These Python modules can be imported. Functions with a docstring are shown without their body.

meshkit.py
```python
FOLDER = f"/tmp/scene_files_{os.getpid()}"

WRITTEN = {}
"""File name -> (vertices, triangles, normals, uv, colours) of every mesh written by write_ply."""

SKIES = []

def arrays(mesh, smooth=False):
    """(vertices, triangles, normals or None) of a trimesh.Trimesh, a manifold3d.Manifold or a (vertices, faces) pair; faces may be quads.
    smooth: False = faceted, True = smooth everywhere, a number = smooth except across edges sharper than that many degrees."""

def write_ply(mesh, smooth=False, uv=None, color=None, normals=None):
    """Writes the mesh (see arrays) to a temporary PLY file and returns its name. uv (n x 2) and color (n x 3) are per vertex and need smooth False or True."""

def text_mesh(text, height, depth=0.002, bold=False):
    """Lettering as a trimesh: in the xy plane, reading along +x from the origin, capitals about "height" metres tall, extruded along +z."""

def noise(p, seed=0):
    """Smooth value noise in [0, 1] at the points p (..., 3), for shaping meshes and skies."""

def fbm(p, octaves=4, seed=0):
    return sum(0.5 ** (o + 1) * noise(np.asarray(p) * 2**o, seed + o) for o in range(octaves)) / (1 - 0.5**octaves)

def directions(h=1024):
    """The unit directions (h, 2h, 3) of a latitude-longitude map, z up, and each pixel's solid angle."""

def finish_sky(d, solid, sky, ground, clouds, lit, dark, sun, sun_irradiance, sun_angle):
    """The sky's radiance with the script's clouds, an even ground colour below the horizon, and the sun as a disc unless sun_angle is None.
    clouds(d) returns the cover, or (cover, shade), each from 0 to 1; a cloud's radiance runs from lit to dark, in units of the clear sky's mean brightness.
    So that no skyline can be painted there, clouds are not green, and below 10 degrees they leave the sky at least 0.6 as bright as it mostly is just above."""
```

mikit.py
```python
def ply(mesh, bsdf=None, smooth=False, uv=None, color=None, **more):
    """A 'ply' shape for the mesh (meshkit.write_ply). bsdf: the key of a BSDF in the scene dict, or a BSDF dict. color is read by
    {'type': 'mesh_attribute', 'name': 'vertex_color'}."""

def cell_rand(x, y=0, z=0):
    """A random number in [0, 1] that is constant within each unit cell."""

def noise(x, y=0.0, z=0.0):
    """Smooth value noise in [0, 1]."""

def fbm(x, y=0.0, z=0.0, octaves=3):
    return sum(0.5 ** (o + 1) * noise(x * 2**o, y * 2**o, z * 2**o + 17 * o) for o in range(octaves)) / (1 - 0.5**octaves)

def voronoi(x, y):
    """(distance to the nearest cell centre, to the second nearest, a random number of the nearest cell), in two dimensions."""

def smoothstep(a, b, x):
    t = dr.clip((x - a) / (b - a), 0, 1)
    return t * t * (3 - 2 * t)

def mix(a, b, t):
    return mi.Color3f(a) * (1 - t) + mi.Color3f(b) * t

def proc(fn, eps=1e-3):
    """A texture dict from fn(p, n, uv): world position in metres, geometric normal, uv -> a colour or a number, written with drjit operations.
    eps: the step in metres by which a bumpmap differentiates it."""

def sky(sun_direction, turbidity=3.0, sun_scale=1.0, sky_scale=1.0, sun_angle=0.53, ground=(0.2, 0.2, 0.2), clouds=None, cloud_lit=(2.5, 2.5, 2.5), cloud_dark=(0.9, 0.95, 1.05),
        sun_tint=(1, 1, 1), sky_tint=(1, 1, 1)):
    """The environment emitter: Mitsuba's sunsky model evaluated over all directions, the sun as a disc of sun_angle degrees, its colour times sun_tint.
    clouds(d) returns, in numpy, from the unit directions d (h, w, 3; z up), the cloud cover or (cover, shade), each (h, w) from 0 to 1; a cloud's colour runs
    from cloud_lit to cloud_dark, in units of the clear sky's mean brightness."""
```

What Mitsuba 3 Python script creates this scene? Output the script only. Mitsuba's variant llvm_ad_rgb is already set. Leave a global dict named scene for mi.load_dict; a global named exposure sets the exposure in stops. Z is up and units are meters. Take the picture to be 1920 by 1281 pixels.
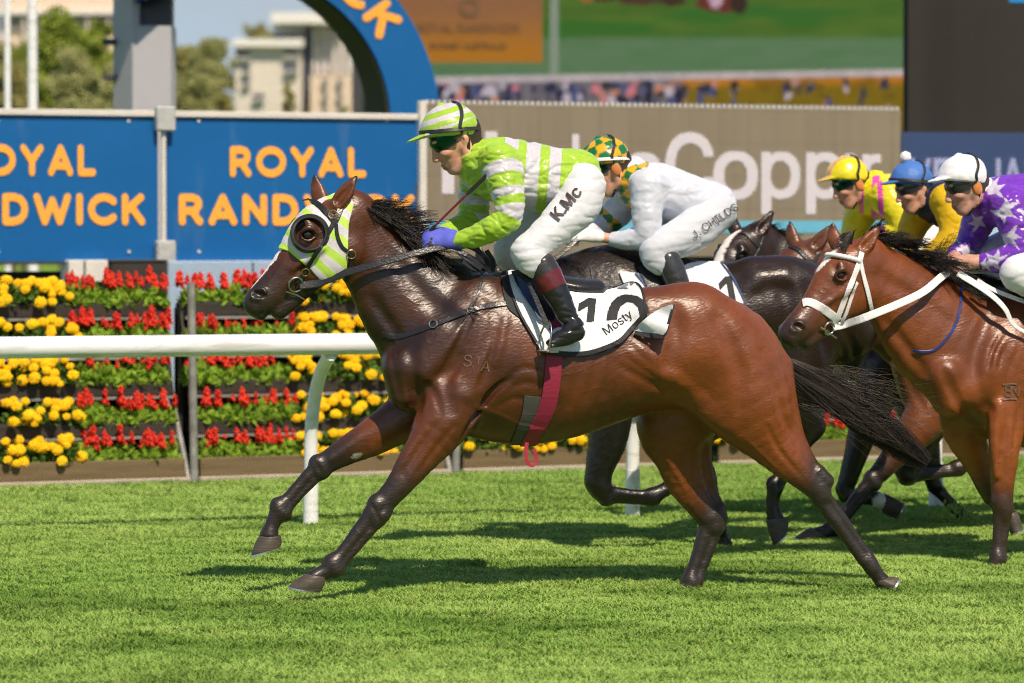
import math, random
from concurrent.futures import ThreadPoolExecutor
import numpy as np, drjit as dr, trimesh, shapely, shapely.affinity, mitsuba as mi, mikit, meshkit
from scipy.ndimage import map_coordinates
from shapely.geometry import Polygon, LineString, Point
from trimesh.creation import extrude_polygon

T = mi.ScalarTransform4f
scene, labels = {}, {}
rng = np.random.default_rng(7)

# ------------------------------------------------------------------ camera, sky, exposure
D, CAMH, F = 16.75, 1.62, 430 * 16.75          # metres to the leading horse, eye height, focal length in photograph pixels
PITCH = math.atan(215.5 / F)
scene['camera'] = {'type': 'thinlens', 'fov': math.degrees(2 * math.atan(960 / F)), 'fov_axis': 'x', 'aperture_radius': 0.0215, 'focus_distance': D - 0.12,
                   'near_clip': 0.5, 'far_clip': 3000.0, 'to_world': T().look_at(origin=[0, -D, CAMH], target=[0, -D + math.cos(PITCH), CAMH - math.sin(PITCH)], up=[0, 0, 1])}
SUN = np.array([0.30, -0.80, 1.0])


def cloud(d):
    n = meshkit.fbm(np.stack([d[..., 0] * 3 / (d[..., 2] + .25), d[..., 1] * 3 / (d[..., 2] + .25), d[..., 2] * 0], -1), 4, 3)
    haze = np.clip(1 - d[..., 2] / 0.40, 0, 1) ** 1.3
    return np.clip((n - .58) * 2.2, 0, .5) * np.clip(d[..., 2] * 6, 0, 1) + .8 * haze * (1 - np.clip((n - .58) * 2.2, 0, .5))


scene['sky'] = mikit.sky(SUN, turbidity=3, sky_scale=.88, clouds=cloud, cloud_lit=(1.7, 1.8, 1.9), cloud_dark=(1.2, 1.25, 1.3), sun_tint=(.97, .985, 1.02))
exposure = 1.82

RGT, UPV, FWD = np.array([1., 0, 0]), np.array([0, math.sin(PITCH), math.cos(PITCH)]), np.array([0, math.cos(PITCH), -math.sin(PITCH)])
EYE = np.array([0, -D, CAMH])


def W(px, py, Y=0.0):
    """The point that stands on the plane y = Y where the photograph (1920 wide) shows it."""
    px, py, Y = np.broadcast_arrays(np.asarray(px, float), np.asarray(py, float), np.asarray(Y, float))
    d = FWD + ((px - 960) / F)[..., None] * RGT + ((640.5 - py) / F)[..., None] * UPV
    return EYE + d * ((Y + D) / d[..., 1])[..., None]


def sc(Y):
    return F / (Y + D)          # pixels per metre


# ------------------------------------------------------------------ helpers
def say(key, label=None, category=None, group=None, kind=None):
    e = labels.setdefault(key, {})
    for k, v in (('label', label), ('category', category), ('group', group), ('kind', kind)):
        if v:
            e[k] = v
    return key


def free(key):
    if key not in scene and key not in labels and not any(k.startswith(key + '__') for k in scene):
        return key
    i = 1
    while f'{key}_{i:03d}' in scene or f'{key}_{i:03d}' in labels:
        i += 1
    return f'{key}_{i:03d}'


def put(key, mesh, bsdf, smooth=False, color=None, normals=None, uv=None, to_world=None):
    if key in scene:
        key = free(key)
    path = meshkit.write_ply(mesh, smooth, uv, color, normals)
    d = {'type': 'ply', 'filename': path, 'face_normals': meshkit.WRITTEN[path][2] is None, 'bsdf': {'type': 'ref', 'id': bsdf}}
    if to_world is not None:
        d['to_world'] = T(to_world)
    scene[key] = d
    return key


def cat(*ms):
    return trimesh.util.concatenate([m for m in ms])


def rbox(lo, hi, c=0.0):
    """A box between two corners, its edges chamfered by c."""
    lo, hi = np.asarray(lo, float), np.asarray(hi, float)
    if c <= 0:
        m = trimesh.creation.box(hi - lo)
        m.apply_translation((lo + hi) / 2)
        return m
    p = []
    for ax in range(3):
        a, b = lo + c, hi - c
        a[ax], b[ax] = lo[ax], hi[ax]
        p += [[x, y, z] for x in (a[0], b[0]) for y in (a[1], b[1]) for z in (a[2], b[2])]
    return trimesh.convex.convex_hull(np.array(p))


def along(mesh, A, B):
    """Turns a mesh built in a frame (x along a wall, y away from the viewer, z up) so that x runs from A to B on the ground plan."""
    A, B = np.asarray(A, float), np.asarray(B, float)
    u = (B - A)[:2] / np.linalg.norm((B - A)[:2])
    m = np.eye(4)
    m[:2, 0], m[:2, 1], m[:3, 3] = u, [-u[1], u[0]], A[:3]
    mesh = mesh.copy()
    mesh.apply_transform(m)
    return mesh


def tube_mesh(p, r, sides=10, cap=True):
    p = np.asarray(p, float)
    r = np.broadcast_to(r, (len(p),))
    t = np.gradient(p, axis=0)
    t /= np.linalg.norm(t, axis=1, keepdims=True) + 1e-12
    a = np.cross(t[0], [0, 0, 1] if abs(t[0, 2]) < .9 else [1, 0, 0])
    A = []
    for i in range(len(p)):
        a = a - t[i] * (a @ t[i])
        a /= np.linalg.norm(a) + 1e-12
        A.append(a)
    A = np.array(A)
    B = np.cross(t, A)
    g = np.arange(sides) * 2 * np.pi / sides
    v = p[:, None] + r[:, None, None] * (np.cos(g)[None, :, None] * A[:, None] + np.sin(g)[None, :, None] * B[:, None])
    i, j = np.meshgrid(np.arange(len(p) - 1), np.arange(sides), indexing='ij')
    q = np.stack([i * sides + j, i * sides + (j + 1) % sides, (i + 1) * sides + (j + 1) % sides, (i + 1) * sides + j], -1).reshape(-1, 4)
    v = v.reshape(-1, 3)
    f = np.vstack([q[:, [0, 1, 2]], q[:, [0, 2, 3]]])
    if cap:
        n = len(v)
        v = np.vstack([v, p[0], p[-1]])
        j = np.arange(sides)
        f = np.vstack([f, np.stack([j * 0 + n, (j + 1) % sides, j], 1), np.stack([j * 0 + n + 1, n - sides + j, n - sides + (j + 1) % sides], 1)])
    return trimesh.Trimesh(v, f, process=False)


def catmull(p, m=4):
    """Resamples the rows of p smoothly, m steps per span."""
    p = np.asarray(p, float)
    if len(p) < 3 or m < 2:
        t = np.linspace(0, len(p) - 1, (len(p) - 1) * m + 1)
        return np.stack([np.interp(t, np.arange(len(p)), p[:, k]) for k in range(p.shape[1])], 1)
    q = np.vstack([2 * p[0] - p[1], p, 2 * p[-1] - p[-2]])
    out = []
    for i in range(len(p) - 1):
        a, b, c, d = q[i:i + 4]
        for t in np.arange(m) / m:
            out.append(.5 * (2 * b + (c - a) * t + (2 * a - 5 * b + 4 * c - d) * t * t + (3 * b - a - 3 * c + d) * t ** 3))
    return np.array(out + [p[-1]])


def strands(C, R, sides=3):
    """Many tapered hairs at once: centre lines C (n, k, 3), radii R (n, k)."""
    n, k = C.shape[:2]
    t = np.gradient(C, axis=1)
    t /= np.linalg.norm(t, axis=2, keepdims=True) + 1e-12
    a = np.cross(t, [0.31, 0.87, 0.38])
    a /= np.linalg.norm(a, axis=2, keepdims=True) + 1e-12
    b = np.cross(t, a)
    g = np.arange(sides) * 2 * np.pi / sides
    v = C[:, :, None] + R[:, :, None, None] * (np.cos(g)[:, None] * a[:, :, None] + np.sin(g)[:, None] * b[:, :, None])
    nn = (v - C[:, :, None]) / (R[:, :, None, None] + 1e-9)
    h, i, j = np.meshgrid(np.arange(n), np.arange(k - 1), np.arange(sides), indexing='ij')
    at = lambda ii, jj: h * k * sides + ii * sides + jj % sides
    q = np.stack([at(i, j), at(i, j + 1), at(i + 1, j + 1), at(i + 1, j)], -1).reshape(-1, 4)
    return (v.reshape(-1, 3), np.vstack([q[:, [0, 1, 2]], q[:, [0, 2, 3]]])), nn.reshape(-1, 3)


# ------------------------------------------------------------------ implicit surfaces
def smin(a, b, k):
    h = np.clip(.5 + .5 * (b - a) / k, 0, 1)
    return b + (a - b) * h - k * h * (1 - h)


class Tube:
    """A tapering limb: points, radii, s = thickness along n over thickness across it, a = numbers carried along (for colour)."""

    def __init__(self, pts, r, s=1.0, n=(0, 1, 0), m=3, k=.03, op='+', tag='', a=None):
        pts = np.asarray(pts, float)
        c = len(pts)
        a = np.zeros((c, 2)) if a is None else np.asarray(a, float).reshape(c, -1)
        q = catmull(np.hstack([pts, np.broadcast_to(r, (c,))[:, None], np.broadcast_to(s, (c,))[:, None], a]), m)
        self.P, self.R, self.S, self.A = q[:, :3], np.maximum(q[:, 3], .0005), q[:, 4], q[:, 5:]
        self.n, self.k, self.op, self.tag = np.asarray(n, float) / np.linalg.norm(n), k, op, tag
        self.L = np.concatenate([[0], np.cumsum(np.linalg.norm(np.diff(self.P, axis=0), axis=1))])
        rad = (self.R * np.maximum(1, self.S))[:, None]
        self.lo, self.hi = (self.P - rad).min(0), (self.P + rad).max(0)

    def seg(self, i, x, y, z, want_t=False):
        a, ab = self.P[i], self.P[i + 1] - self.P[i]
        ab = ab.astype(np.float32)
        L2 = float(ab @ ab) + 1e-12
        x, y, z = x - np.float32(a[0]), y - np.float32(a[1]), z - np.float32(a[2])
        t = np.clip((x * ab[0] + y * ab[1] + z * ab[2]) / np.float32(L2), 0, 1)
        x, y, z = x - t * ab[0], y - t * ab[1], z - t * ab[2]
        q = x * x + y * y + z * z
        s0, s1 = self.S[i], self.S[i + 1]
        if abs(s0 - 1) > 1e-3 or abs(s1 - 1) > 1e-3:
            n = self.n.astype(np.float32)
            dn = x * n[0] + y * n[1] + z * n[2]
            s = np.float32(s0) + t * np.float32(s1 - s0)
            q = q + dn * dn * (1 / (s * s) - 1)
        d = np.sqrt(np.maximum(q, 0)) - (np.float32(self.R[i]) + t * np.float32(self.R[i + 1] - self.R[i]))
        return (d, t) if want_t else d

    def grid(self, ax, sl, pad):
        out = np.full([s.stop - s.start for s in sl], 1e3, np.float32)
        for i in range(len(self.P) - 1):
            rad = max(self.R[i] * max(1, self.S[i]), self.R[i + 1] * max(1, self.S[i + 1])) + pad
            lo, hi = np.minimum(self.P[i], self.P[i + 1]) - rad, np.maximum(self.P[i], self.P[i + 1]) + rad
            sub = []
            for d in range(3):
                g = ax[d][sl[d]]
                sub.append(slice(int(np.searchsorted(g, lo[d])), int(np.searchsorted(g, hi[d]))))
            if any(s.stop <= s.start for s in sub):
                continue
            x, y, z = (ax[d][sl[d]][sub[d]].reshape([-1 if e == d else 1 for e in range(3)]) for d in range(3))
            v = out[tuple(sub)]
            np.minimum(v, self.seg(i, x, y, z), out=v)
        return out

    def at(self, p):
        p = p.astype(np.float32)
        return np.min([self.seg(i, p[:, 0], p[:, 1], p[:, 2]) for i in range(len(self.P) - 1)], axis=0)

    def info(self, p):
        """(distance, carried numbers, length along the limb) at the points."""
        p = p.astype(np.float32)
        best, A, L = np.full(len(p), 1e3, np.float32), np.zeros((len(p), self.A.shape[1])), np.zeros(len(p))
        for i in range(len(self.P) - 1):
            d, t = self.seg(i, p[:, 0], p[:, 1], p[:, 2], True)
            b = d < best
            best[b], t = d[b], t[b][:, None]
            A[b] = self.A[i] + t * (self.A[i + 1] - self.A[i])
            L[b] = self.L[i] + t[:, 0] * (self.L[i + 1] - self.L[i])
        return best, A, L


class Ell:
    def __init__(self, c, r, R=None, k=.02, op='+', tag=''):
        self.c, self.r, self.M = np.asarray(c, float), np.asarray(r, float), np.eye(3) if R is None else np.asarray(R, float)
        self.k, self.op, self.tag = k, op, tag
        e = np.abs(self.M) @ self.r
        self.lo, self.hi = self.c - e, self.c + e

    def f(self, x, y, z):
        x, y, z = x - np.float32(self.c[0]), y - np.float32(self.c[1]), z - np.float32(self.c[2])
        k0 = k1 = 0
        for j in range(3):
            m = self.M[:, j].astype(np.float32)
            q = (x * m[0] + y * m[1] + z * m[2]) / np.float32(self.r[j])
            k0, k1 = k0 + q * q, k1 + (q / np.float32(self.r[j])) ** 2
        k0 = np.sqrt(k0)
        return k0 * (k0 - 1) / (np.sqrt(k1) + 1e-6)

    def grid(self, ax, sl, pad):
        return self.f(*(ax[d][sl[d]].reshape([-1 if e == d else 1 for e in range(3)]) for d in range(3)))

    def at(self, p):
        p = p.astype(np.float32)
        return self.f(p[:, 0], p[:, 1], p[:, 2])


class Fun:
    """Any function of x, y, z inside a box."""

    def __init__(self, fn, lo, hi, k=.005, op='+', tag=''):
        self.fn, self.lo, self.hi, self.k, self.op, self.tag = fn, np.asarray(lo, float), np.asarray(hi, float), k, op, tag

    def grid(self, ax, sl, pad):
        return np.broadcast_to(self.fn(*(ax[d][sl[d]].reshape([-1 if e == d else 1 for e in range(3)]) for d in range(3))), [s.stop - s.start for s in sl])

    def at(self, p):
        p = p.astype(np.float32)
        return self.fn(p[:, 0], p[:, 1], p[:, 2])


def combine(Dv, d, p):
    if p.op == '+':
        return smin(Dv, d, p.k)
    if p.op == '-':
        return -smin(-Dv, d, p.k)
    return -smin(-Dv, -d, p.k)      # 'x': intersection


def sdf_at(prims, p, grow=0.0):
    out = np.full(len(p), 1.0, np.float32)
    for q in prims:
        m = .16 + q.k + grow
        near = np.flatnonzero((p[:, 0] > q.lo[0] - m) & (p[:, 0] < q.hi[0] + m) & (p[:, 1] > q.lo[1] - m) & (p[:, 1] < q.hi[1] + m) & (p[:, 2] > q.lo[2] - m) & (p[:, 2] < q.hi[2] + m)) if q.op != 'x' else np.arange(len(p))
        if len(near):
            out[near] = combine(out[near], q.at(p[near]) - (grow if q.op == '+' else 0), q)
    return out


def sdf_normal(prims, p, e=.004):
    g = np.stack([sdf_at(prims, p + e * np.eye(3)[k]) - sdf_at(prims, p - e * np.eye(3)[k]) for k in range(3)], 1)
    return g / (np.linalg.norm(g, axis=1, keepdims=True) + 1e-9)


def sdf_grid(prims, h, grow=0.0, box=None):
    pos = [p for p in prims if p.op == '+']
    lo = np.min([p.lo for p in pos], 0) - grow - 4 * h if box is None else np.asarray(box[0], float)
    hi = np.max([p.hi for p in pos], 0) + grow + 4 * h if box is None else np.asarray(box[1], float)
    ax = [np.arange(lo[d], hi[d] + h, h).astype(np.float32) for d in range(3)]
    Dv = np.full([len(a) for a in ax], 0.2, np.float32)
    for p in prims:
        pad = p.k + 3 * h + grow
        sl = [slice(int(np.searchsorted(ax[d], p.lo[d] - pad)), int(np.searchsorted(ax[d], p.hi[d] + pad))) for d in range(3)]
        if p.op == 'x':
            sl = [slice(0, len(a)) for a in ax]
        if any(s.stop <= s.start for s in sl):
            continue
        v = Dv[tuple(sl)]
        v[...] = combine(v, p.grid(ax, sl, pad) - np.float32(grow if p.op == '+' else 0), p)
    return Dv, ax


EDGES = [(0, 4), (1, 5), (2, 6), (3, 7), (0, 2), (1, 3), (4, 6), (5, 7), (0, 1), (2, 3), (4, 5), (6, 7)]
CORN = np.array([[i, j, k] for i in (0, 1) for j in (0, 1) for k in (0, 1)])


def nets(Dv, ax, h):
    """Surface nets: (vertices, triangles, normals) of the zero level."""
    S = Dv < 0
    n = sum(S[i:S.shape[0] - 1 + i, j:S.shape[1] - 1 + j, k:S.shape[2] - 1 + k].astype(np.int8) for i, j, k in CORN)
    cell = np.argwhere((n > 0) & (n < 8))
    idx = np.full(n.shape, -1, np.int32)
    idx[tuple(cell.T)] = np.arange(len(cell))
    d = np.stack([Dv[tuple((cell + c).T)] for c in CORN], 1)
    acc, cnt = np.zeros((len(cell), 3)), np.zeros(len(cell))
    for a, b in EDGES:
        x = (d[:, a] < 0) != (d[:, b] < 0)
        t = d[x, a] / (d[x, a] - d[x, b])
        acc[x] += CORN[a] + t[:, None] * (CORN[b] - CORN[a])
        cnt[x] += 1
    g = cell + acc / cnt[:, None]
    F = []
    for axis in range(3):
        u, v = [(1, 2), (2, 0), (0, 1)][axis]
        s0, s1 = [slice(None)] * 3, [slice(None)] * 3
        s0[axis], s1[axis] = slice(0, -1), slice(1, None)
        a, b = S[tuple(s0)], S[tuple(s1)]
        e = np.argwhere(a != b)
        e = e[(e[:, u] > 0) & (e[:, v] > 0) & (e[:, u] < n.shape[u]) & (e[:, v] < n.shape[v])]
        eu, ev = np.eye(3, dtype=int)[u], np.eye(3, dtype=int)[v]
        q = np.stack([idx[tuple(x.T)] for x in (e - eu - ev, e - ev, e, e - eu)], 1)
        flip = ~a[tuple(e.T)]
        q[flip] = q[flip][:, ::-1]
        F.append(q[(q >= 0).all(1)])
    F = np.vstack(F)
    F = np.vstack([F[:, [0, 1, 2]], F[:, [0, 2, 3]]])
    sample = lambda o: map_coordinates(Dv, (g + o).T, order=1, mode='nearest')
    N = np.stack([sample(np.eye(3)[k] * .9) - sample(-np.eye(3)[k] * .9) for k in range(3)], 1)
    N /= np.linalg.norm(N, axis=1, keepdims=True) + 1e-9
    return np.array([a[0] for a in ax]) + g * h, F, N


def sdf_mesh(prims, h, grow=0.0, disp=None, box=None):
    Dv, ax = sdf_grid(prims, h, grow, box)
    if disp is not None:
        b = np.argwhere(np.abs(Dv) < max(4 * h, .03))
        P = np.array([a[0] for a in ax]) + b * h
        Dv[tuple(b.T)] += disp(P).astype(np.float32)
    return nets(Dv, ax, h)


JOBS = []


def job(key, fn, bsdf):
    """Queues a heavy mesh: fn returns (vertices, faces, normals, colours or None)."""
    k = free(key)
    scene[k] = {}
    JOBS.append((k, fn, bsdf))
    return k


def run_jobs():
    with ThreadPoolExecutor(4) as ex:
        for (k, fn, bsdf), (v, f, n, c) in zip(JOBS, ex.map(lambda j: j[1](), JOBS)):
            del scene[k]
            put(k, (v, f), bsdf, color=c, normals=n)


def hit(prims, px, py, off=0.0, Y0=-.7, steps=70, n=True):
    """Where the line of sight through these pixels meets the surface (lifted by off): points and normals."""
    px, py = np.broadcast_arrays(np.asarray(px, float), np.asarray(py, float))
    d = W(px, py, 0) - EYE
    d /= np.linalg.norm(d, axis=1, keepdims=True)
    p = W(px, py, Y0)
    best, bp = np.full(len(p), 9.0), p.copy()
    for _ in range(steps):
        s = sdf_at(prims, p) - off
        b = np.abs(s) < best
        best[b], bp[b] = np.abs(s)[b], p[b]
        p = p + d * np.clip(s, -.02, .17)[:, None] * .8
    return (bp, sdf_normal(prims, bp)) if n else bp


def ribbon(P, N, w, th=.004, flat=None):
    """A leather strap along P, lying against the normals N, w wide, th thick."""
    P, N = np.asarray(P, float), np.asarray(N, float)
    w = np.broadcast_to(w, (len(P),))[:, None]
    t = np.gradient(P, axis=0)
    t /= np.linalg.norm(t, axis=1, keepdims=True) + 1e-12
    b = np.cross(t, N)
    b /= np.linalg.norm(b, axis=1, keepdims=True) + 1e-12
    nn = np.cross(b, t)
    prof = [(-.5, -.5), (-.5, .2), (-.38, .5), (.38, .5), (.5, .2), (.5, -.5)]
    v = np.stack([P + b * w * x + nn * th * y for x, y in prof], 1)
    s, i = len(prof), np.arange(len(P) - 1)
    q = np.vstack([np.stack([i * s + j, i * s + (j + 1) % s, (i + 1) * s + (j + 1) % s, (i + 1) * s + j], 1) for j in range(s)])
    e = (len(P) - 1) * s
    f = np.vstack([q[:, [0, 2, 1]], q[:, [0, 3, 2]], [[0, j, j + 1] for j in range(1, s - 1)], [[e, e + j + 1, e + j] for j in range(1, s - 1)]])
    return trimesh.Trimesh(v.reshape(-1, 3), f, process=False)


# ------------------------------------------------------------------ materials
def rgb(*c):
    return {'type': 'rgb', 'value': [float(x) for x in c]}


def srgb(r, g, b):
    return [((c / 255 + .055) / 1.055) ** 2.4 if c > 10 else c / 3295 for c in (r, g, b)]


def mat(key, color, rough=.5, spec=.5, **kw):
    c = color if isinstance(color, dict) else rgb(*color)
    scene[key] = {'type': 'twosided', 'bsdf': {'type': 'principled', 'base_color': c, 'roughness': rough, 'specular': spec, **kw}}
    return key


def bumpy(key, color, height, amp, rough=.5, spec=.5, **kw):
    c = color if isinstance(color, dict) else rgb(*color)
    scene[key] = {'type': 'twosided', 'bsdf': {'type': 'bumpmap', 'arbitrary': mikit.proc(height, 2e-3), 'scale': amp, 'bsdf': {'type': 'principled', 'base_color': c, 'roughness': rough, 'specular': spec, **kw}}}
    return key


VC = {'type': 'mesh_attribute', 'name': 'vertex_color'}
nz, fbm, sst = mikit.noise, mikit.fbm, mikit.smoothstep


def coat_bump(p, n, uv):
    a = fbm(p.x * 70 + p.z * 40, p.y * 70, p.z * 150 - p.x * 40, 2)
    w = fbm(p.x * 11 - p.z * 4, p.y * 11, p.z * 13 + p.x * 3, 3)
    v = fbm(p.x * 8 + p.z * 6, p.y * 8, p.z * 13 - p.x * 5, 2)
    vein = dr.power(dr.clip(1 - dr.abs(2 * v - 1), 0, 1), 16) * sst(.50, .62, nz(p.x * 4 + 3, p.y * 4, p.z * 4))
    return a * .55 + w * .8 + vein * .35


bumpy('m_coat', VC, coat_bump, .0027, .385, .6)
bumpy('m_dark_coat', VC, coat_bump, .0030, .36, .6)
mat('m_hair', (.014, .010, .009), .42, .5)
mat('m_tail', VC, .45, .5)
bumpy('m_hoof', mikit.proc(lambda p, n, uv: mikit.mix((.035, .030, .026), (.12, .098, .075), fbm(p.x * 14, p.y * 14, p.z * 60, 3))), lambda p, n, uv: fbm(p.x * 8, p.y * 8, p.z * 180, 2), .002, .5, .4)
mat('m_shoe', (.62, .63, .65), .35, metallic=.9)
mat('m_steel', (.55, .54, .5), .25, metallic=1.0)
mat('m_brass', (.65, .45, .16), .28, metallic=1.0)
bumpy('m_black_leather', (.017, .017, .019), lambda p, n, uv: fbm(p.x * 160, p.y * 160, p.z * 160, 2), .001, .33, .5)
mat('m_white_leather', (.68, .69, .70), .45)
mat('m_brown_leather', (.16, .06, .028), .45)
mat('m_navy_strap', (.02, .03, .16), .4)
mat('m_eye', (.008, .006, .006), .08, clearcoat=1.0)
mat('m_rubber', (.02, .021, .02), .45)
mat('m_white_paint', mikit.proc(lambda p, n, uv: mikit.mix((.58, .58, .56), (.79, .81, .84), sst(.22, .5, fbm(p.x * 5, p.y * 5, p.z * 22, 4)))), .32, clearcoat=.3)


def satin_bump(p, n, uv):
    return fbm(p.x * 22 + p.z * 10, p.y * 22, p.z * 22 - p.x * 9, 2)


bumpy('m_silk', VC, satin_bump, .003, .27, .6, sheen=.3)
bumpy('m_matte_silk', VC, satin_bump, .003, .55, .4)
bumpy('m_breeches', VC, satin_bump, .003, .6, .35)
mat('m_skin', VC, .5, .4)
mat('m_glove', VC, .6, .35)
mat('m_gloss', VC, .18, .5, clearcoat=.5)
mat('m_cup', VC, .4)
scene['m_lens'] = {'type': 'twosided', 'bsdf': {'type': 'principled', 'base_color': mikit.proc(lambda p, n, uv: mikit.mix((.01, .09, .05), (.01, .04, .16), sst(-.2, .6, -n.z + .25 * nz(p.x * 40, p.y * 40, p.z * 40)))), 'metallic': .85, 'roughness': .1}}
mat('m_dark_lens', (.02, .02, .022), .1, .6, clearcoat=1.0)
# ------------------------------------------------------------------ horses
def rot(ax, deg):
    return trimesh.transformations.rotation_matrix(math.radians(deg), ax)[:3, :3]


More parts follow.
